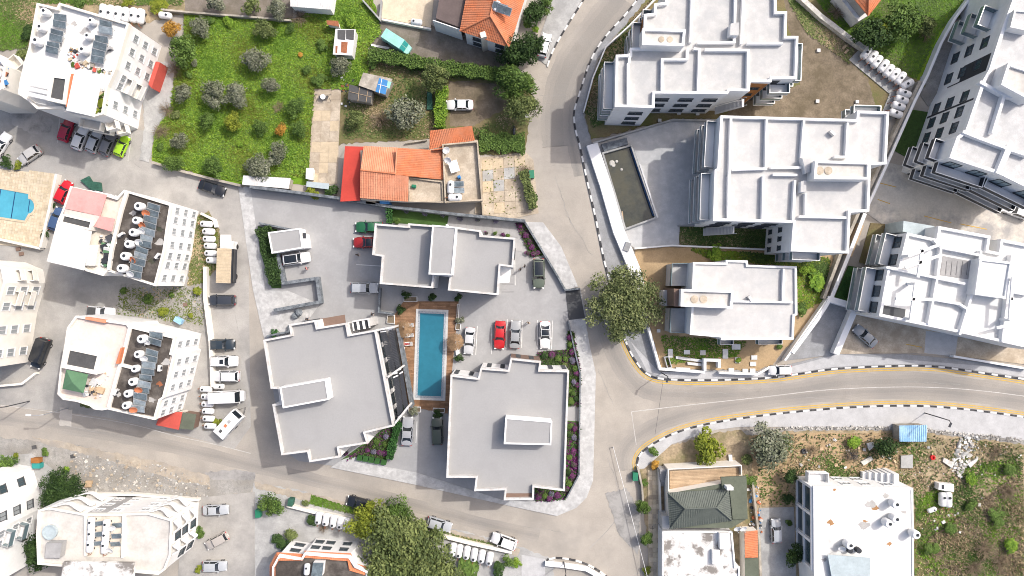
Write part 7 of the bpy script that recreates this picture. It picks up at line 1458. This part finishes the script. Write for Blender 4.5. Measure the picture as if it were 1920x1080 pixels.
stones('terrace_clutter', 'odds and ends along the awning of the white roof near the meadow', [(186, 150), (206, 160), (198, 208), (180, 212)], 30, .25, .9, ['whitesheet', 'charcoal', 'leaf_lime', 'leaf_green', 'tanwood'], 9.2, 11, cat='clutter')
stones('terrace_clutter', 'furniture clutter on the terrace left edge block', [(0, 115), (16, 125), (12, 160), (0, 165)], 30, .2, .8, ['whitesheet', 'bluesheet', 'rustsheet', 'charcoal'], 9.0, 9, cat='clutter')
for i, (x, y, lab) in enumerate([(1533, 96, 'small white concrete footing near the patchy grass of the dirt lot'), (1531, 191, 'small white concrete footing at the lower left of the dirt lot'), (1605, 192, 'small white concrete footing at the lower right of the dirt lot'), (1236, 227, 'pale footing below the white stepped block, left one'), (1272, 213, 'pale footing below the white stepped block, middle one'), (1307, 214, 'pale footing below the white stepped block, right one'), (1234, 620, 'white square inspection cover left of the villa lawn')]):
    solo('footing', MB().prism(P2([(x - 3, y - 3), (x + 3, y - 3), (x + 3, y + 3), (x - 3, y + 3)]), .1, .5), M['whitesheet'], lab, 'footing')
for i, (x, y, w_, h_) in enumerate([(1256, 662, 9, 16), (1287, 660, 11, 8), (1317, 661, 10, 9), (1359, 663, 10, 18), (1379, 650, 16, 10), (1382, 675, 9, 11), (1411, 682, 11, 8), (1413, 670, 11, 8), (1396, 695, 10, 8), (1370, 694, 10, 9), (1410, 695, 10, 9)]):
    solo('stepping_slab', MB().prism(P2([(x - w_ / 2, y - h_ / 2), (x + w_ / 2, y - h_ / 2), (x + w_ / 2, y + h_ / 2), (x - w_ / 2, y + h_ / 2)]), .1, .36), M['whitesheet'], '%s pale stepping slab from the left in the villa garden' % ORD[i], 'stepping slab', 'pale slabs in the villa garden')
for i, q in enumerate([[(1266, 667), (1316, 674), (1315, 679), (1266, 672)], [(1287, 678), (1314, 681), (1314, 686), (1288, 683)], [(1266, 688), (1292, 689), (1292, 692), (1266, 691)]]): solo('plank_stack', MB().prism(P2(q), .16, .5 + .1 * i), M['whitesheet'], ['long pale boards', 'short pale boards', 'thin pale boards'][i] + ' lying behind the white garden wall', 'boards')
solo('metal_frame', MB().ring(ccw(P2([(1243, 668), (1252, 667), (1258, 688), (1249, 690)])), .14, .2, .9), M['metal'], 'upright grey metal frame lying in the villa garden corner', 'frame')
for q, m_, lab in [([(1614, 866), (1634, 856), (1638, 862), (1620, 873)], 'stonepale', 'grey board lying above the glazed arcade block'), ([(1588, 849), (1609, 848), (1608, 862), (1590, 860)], 'charcoal', 'dark sheet beside the star shaped shrub'), ([(1626, 832), (1638, 829), (1640, 838), (1630, 845)], 'whitesheet', 'white crumpled sheet in the wild lot'), ([(1770, 858), (1790, 868), (1786, 878), (1768, 866)], 'stonepale', 'pale tilted board beside the white rubble heap'), ([(1815, 870), (1835, 858), (1833, 864), (1820, 877)], 'whitesheet', 'white plastic sheet right of the rubble heap'), ([(1690, 855), (1712, 853), (1712, 878), (1690, 878)], 'concrete_grey', 'grey slab in front of the pale blue shed'), ([(160, 902), (172, 902), (170, 914), (158, 914)], 'palewood', 'wooden pallet lying on the rough verge'), ([(695, 82), (730, 88), (728, 92), (696, 86)], 'whitesheet', 'white board leaning at the long hedge'), ([(801, 170), (810, 172), (811, 205), (800, 205)], 'netgreen', 'dark green netting beside the garden hedge'), ([(150, 338), (166, 330), (172, 340), (188, 342), (190, 358), (170, 356)], 'netgreen', 'dark green shade net at the wall beside the bright red car'), ([(413, 440), (432, 440), (433, 455), (412, 456)], 'whitesheet', 'white panel leaning behind the box truck'), ([(1366, 853), (1373, 853), (1374, 868), (1368, 868)], 'whitesheet', 'white bench in the yard above the plank deck')]:
    solo('board', MB().prism(P2(q, .5), .1, .45), M[m_], lab, 'board')
solo('junk_cabinet', MB().prism(P2([(1760, 906), (1788, 908), (1788, 922), (1759, 918)], 1.2), .1, 1.3).box((*P(1768, 913, 1.3).to_2d(), 1.32), (.4, .7, .06), mi=1), [M['tankwhite'], M['charcoal']], 'white cabinet with dark panel in the wild lot', 'cabinet')
tank(1767, 936, 90, 'left lying white tank of the cluster in the wild lot', None, .1, 1.1); tank(1776, 936, 90, 'right lying white tank of the cluster in the wild lot', None, .1, 1.2); tank(1749, 957, 20, 'small white tank below the cluster in the wild lot', None, .1, .7)
for x, y, m_, lab in [(1747, 857, 'plasticred', 'red plastic tub in the wild lot'), (1506, 845, 'charcoal', 'old tyre lying in the dry grass of the wild lot')]: solo('tub', MB().lathe([(.25, .1), (.42, .1), (.42, .4), (.25, .42), (.24, .2)], (*P(x, y).to_2d(), 0), 14), M[m_], lab, 'tub' if 'tub' in lab else 'tyre')
def bin_(px, py, m_, label, ang=0):
    p = P(px, py, .8); t = thing('wheeled_bin', label, 'bin', (p.x, p.y, .05), math.radians(ang)); loc(MB().box((0, 0, .55), (1.25, .8, .9)), 'body', m_, t); o = loc(MB().box((0, 0, 0), (1.32, .86, .12)), 'lid', m_, t); o.location = (0, .02, 1.06); o.rotation_euler = (.08, 0, 0)
    for x in (-.5, .5):
        for y in (-.3, .3): inst('wheel', tyre_me, t, (x, y, .1), scale=.3)
bin_(997, 327, 'plasticgreen', 'green wheeled bin at the roadside hedge', 95); bin_(1191, 893, 'plasticgreen', 'green wheeled bin on the verge above the tiled path', 88); bin_(546, 941, 'netgreen', 'dark green wheeled bin at the grassy roadside', 80); bin_(70, 873, 'tealdark', 'teal wheeled bin below the left road', 0); bin_(68, 863, 'rust', 'orange brown bin behind the teal bin', 0); bin_(335, 601, 'paleblue', 'pale blue bin in the gravel yard', -30); bin_(485, 962, 'plasticgreen', 'green bin under the round tree at the corner', 90)
def lamp(px, py, ang, h, arm, label, m_='metal', tilt=0):
    p = P(px, py); t = thing('street_lamp', label, 'street lamp', (p.x, p.y, .1), math.radians(ang)); loc(MB().tube([(0, 0, 0), (0, 0, h * .93), (.3, 0, h), (arm, 0, h + .15)], .09, 8, 0, .05), 'pole', m_, t); loc(MB().box((arm + .35, 0, h + .15), (.8, .3, .13)), 'lamp_head', 'dishwhite' if m_ == 'metal' else 'charcoal', t); loc(MB().box((arm + .35, 0, h + .07), (.6, .2, .03)), 'lamp_glass', 'lamp', t); return t
lamp(128, 765, 178, 6.5, 1.6, 'street lamp at the left road below the green canopy block'); lamp(1733, 774, 245, 7, .3, 'dark street lamp on the lower pavement near the pale blue shed', 'darkmetal'); lamp(1240, 699, 250, 5, .2, 'dark street lamp at the bend of the upper pavement', 'darkmetal'); lamp(1057, 1053, 250, 5, .2, 'dark street lamp on the bottom kerbed corner', 'darkmetal'); lamp(56, 752, 180, 6, 1.2, 'dark street lamp at the left road beside the black van', 'darkmetal')
pl_ = thing('cable_run', 'white cable strung low from a stub post beside the junction', 'cable', P(1150, 836)); p0, p1 = P(1150, 839, .7), P(1216, 1090, 1.6)
MB().tube([p0.lerp(p1, i / 12) - Vector((0, 0, .1 * math.sin(PI * i / 12))) for i in range(13)], .05, 6).build('cable', M['paintwhite'], pl_)
MB().tube([P(1150, 838.5), P(1150, 838, .8)], .07, 6).build('pole', M['metal'], pl_)
solo('motorcycle', MB().tube([(*P(964, 240, .5).to_2d(), .5), (*P(964, 252, .5).to_2d(), .5)], .22, 8).tube([(*P(964, 238).to_2d(), .02), (*P(964, 238.5).to_2d(), .62)], .12, 8).tube([(*P(964, 254).to_2d(), .02), (*P(964, 253.5).to_2d(), .62)], .12, 8).box((*P(964, 242, 1).to_2d(), .95), (.75, .06, .06)), M['charcoal'], 'dark motorcycle standing at the hedge below the roadside trees', 'motorcycle')
for x, y, m_, lab in [(988, 207, 'terracotta', 'orange pot at the roadside below the pale tree'), (988, 219, 'whitesheet', 'white bag at the roadside below the orange pot')]: solo('garden_pot', MB().lathe([(.3, .05), (.42, .7), (.36, .7), (.3, .6), (.001, .58)], (*P(x, y).to_2d(), 0), 12), M[m_], lab, 'pot')
sw = thing('garden_swing', 'dark metal garden swing on the concrete court', 'swing', P(608, 184)); loc(MB().tube([(-1.2, -.7, .1), (-1.1, 0, 1.9), (-1.2, .7, .1)], .04, 5).tube([(1.2, -.7, .1), (1.1, 0, 1.9), (1.2, .7, .1)], .04, 5).tube([(-1.1, 0, 1.9), (1.1, 0, 1.9)], .04, 5), 'frame', 'darkmetal', sw); loc(MB().box((0, 0, .6), (1.6, .5, .08)), 'seat', 'greyfelt', sw)
solo('table', MB().lathe([(.45, .75), (.45, .8), (.001, .81)], (*P(608, 184).to_2d(), .1), 16).lathe([(.04, 0), (.04, .75)], (*P(608, 184).to_2d(), .1), 6), M['white'], 'round white table beside the garden swing', 'table')
solo('sculpture', MB().lathe([(.3, .1), (.5, .5), (.7, 1.0), (.4, 1.3), (.001, 1.4)], (*P(560, 586, 1).to_2d(), 0), 7).lathe([(.3, .1), (.6, .4), (.5, .9), (.001, 1.0)], (*P(552, 592, 1).to_2d(), 0), 7), M['stone'], 'dark stone sculpture below the sunken entrance wall', 'sculpture')
for i, (x, y) in enumerate([(1581, 90), (1585, 98)]): solo('bench', MB().box((*P(x, y).to_2d(), .45), (.85, .4, .08), .8).box((*P(x, y).to_2d(), .28), (.6, .08, .34), .8), M['palewood'], ['upper', 'lower'][i] + ' little pale bench by the wall of the dirt lot', 'bench')
path_ = structure('tiled_path', MB().prism(P2([(1214, 880), (1238, 880), (1240, 1100), (1216, 1100)]), 0, .16), M['beigetile2'])
slabs(path_, [(1215, 882), (1237, 882), (1239, 1098), (1216, 1098)], 3, 24, ['beigetile', 'beigetile2', 'concrete'], .18, .06, .04)
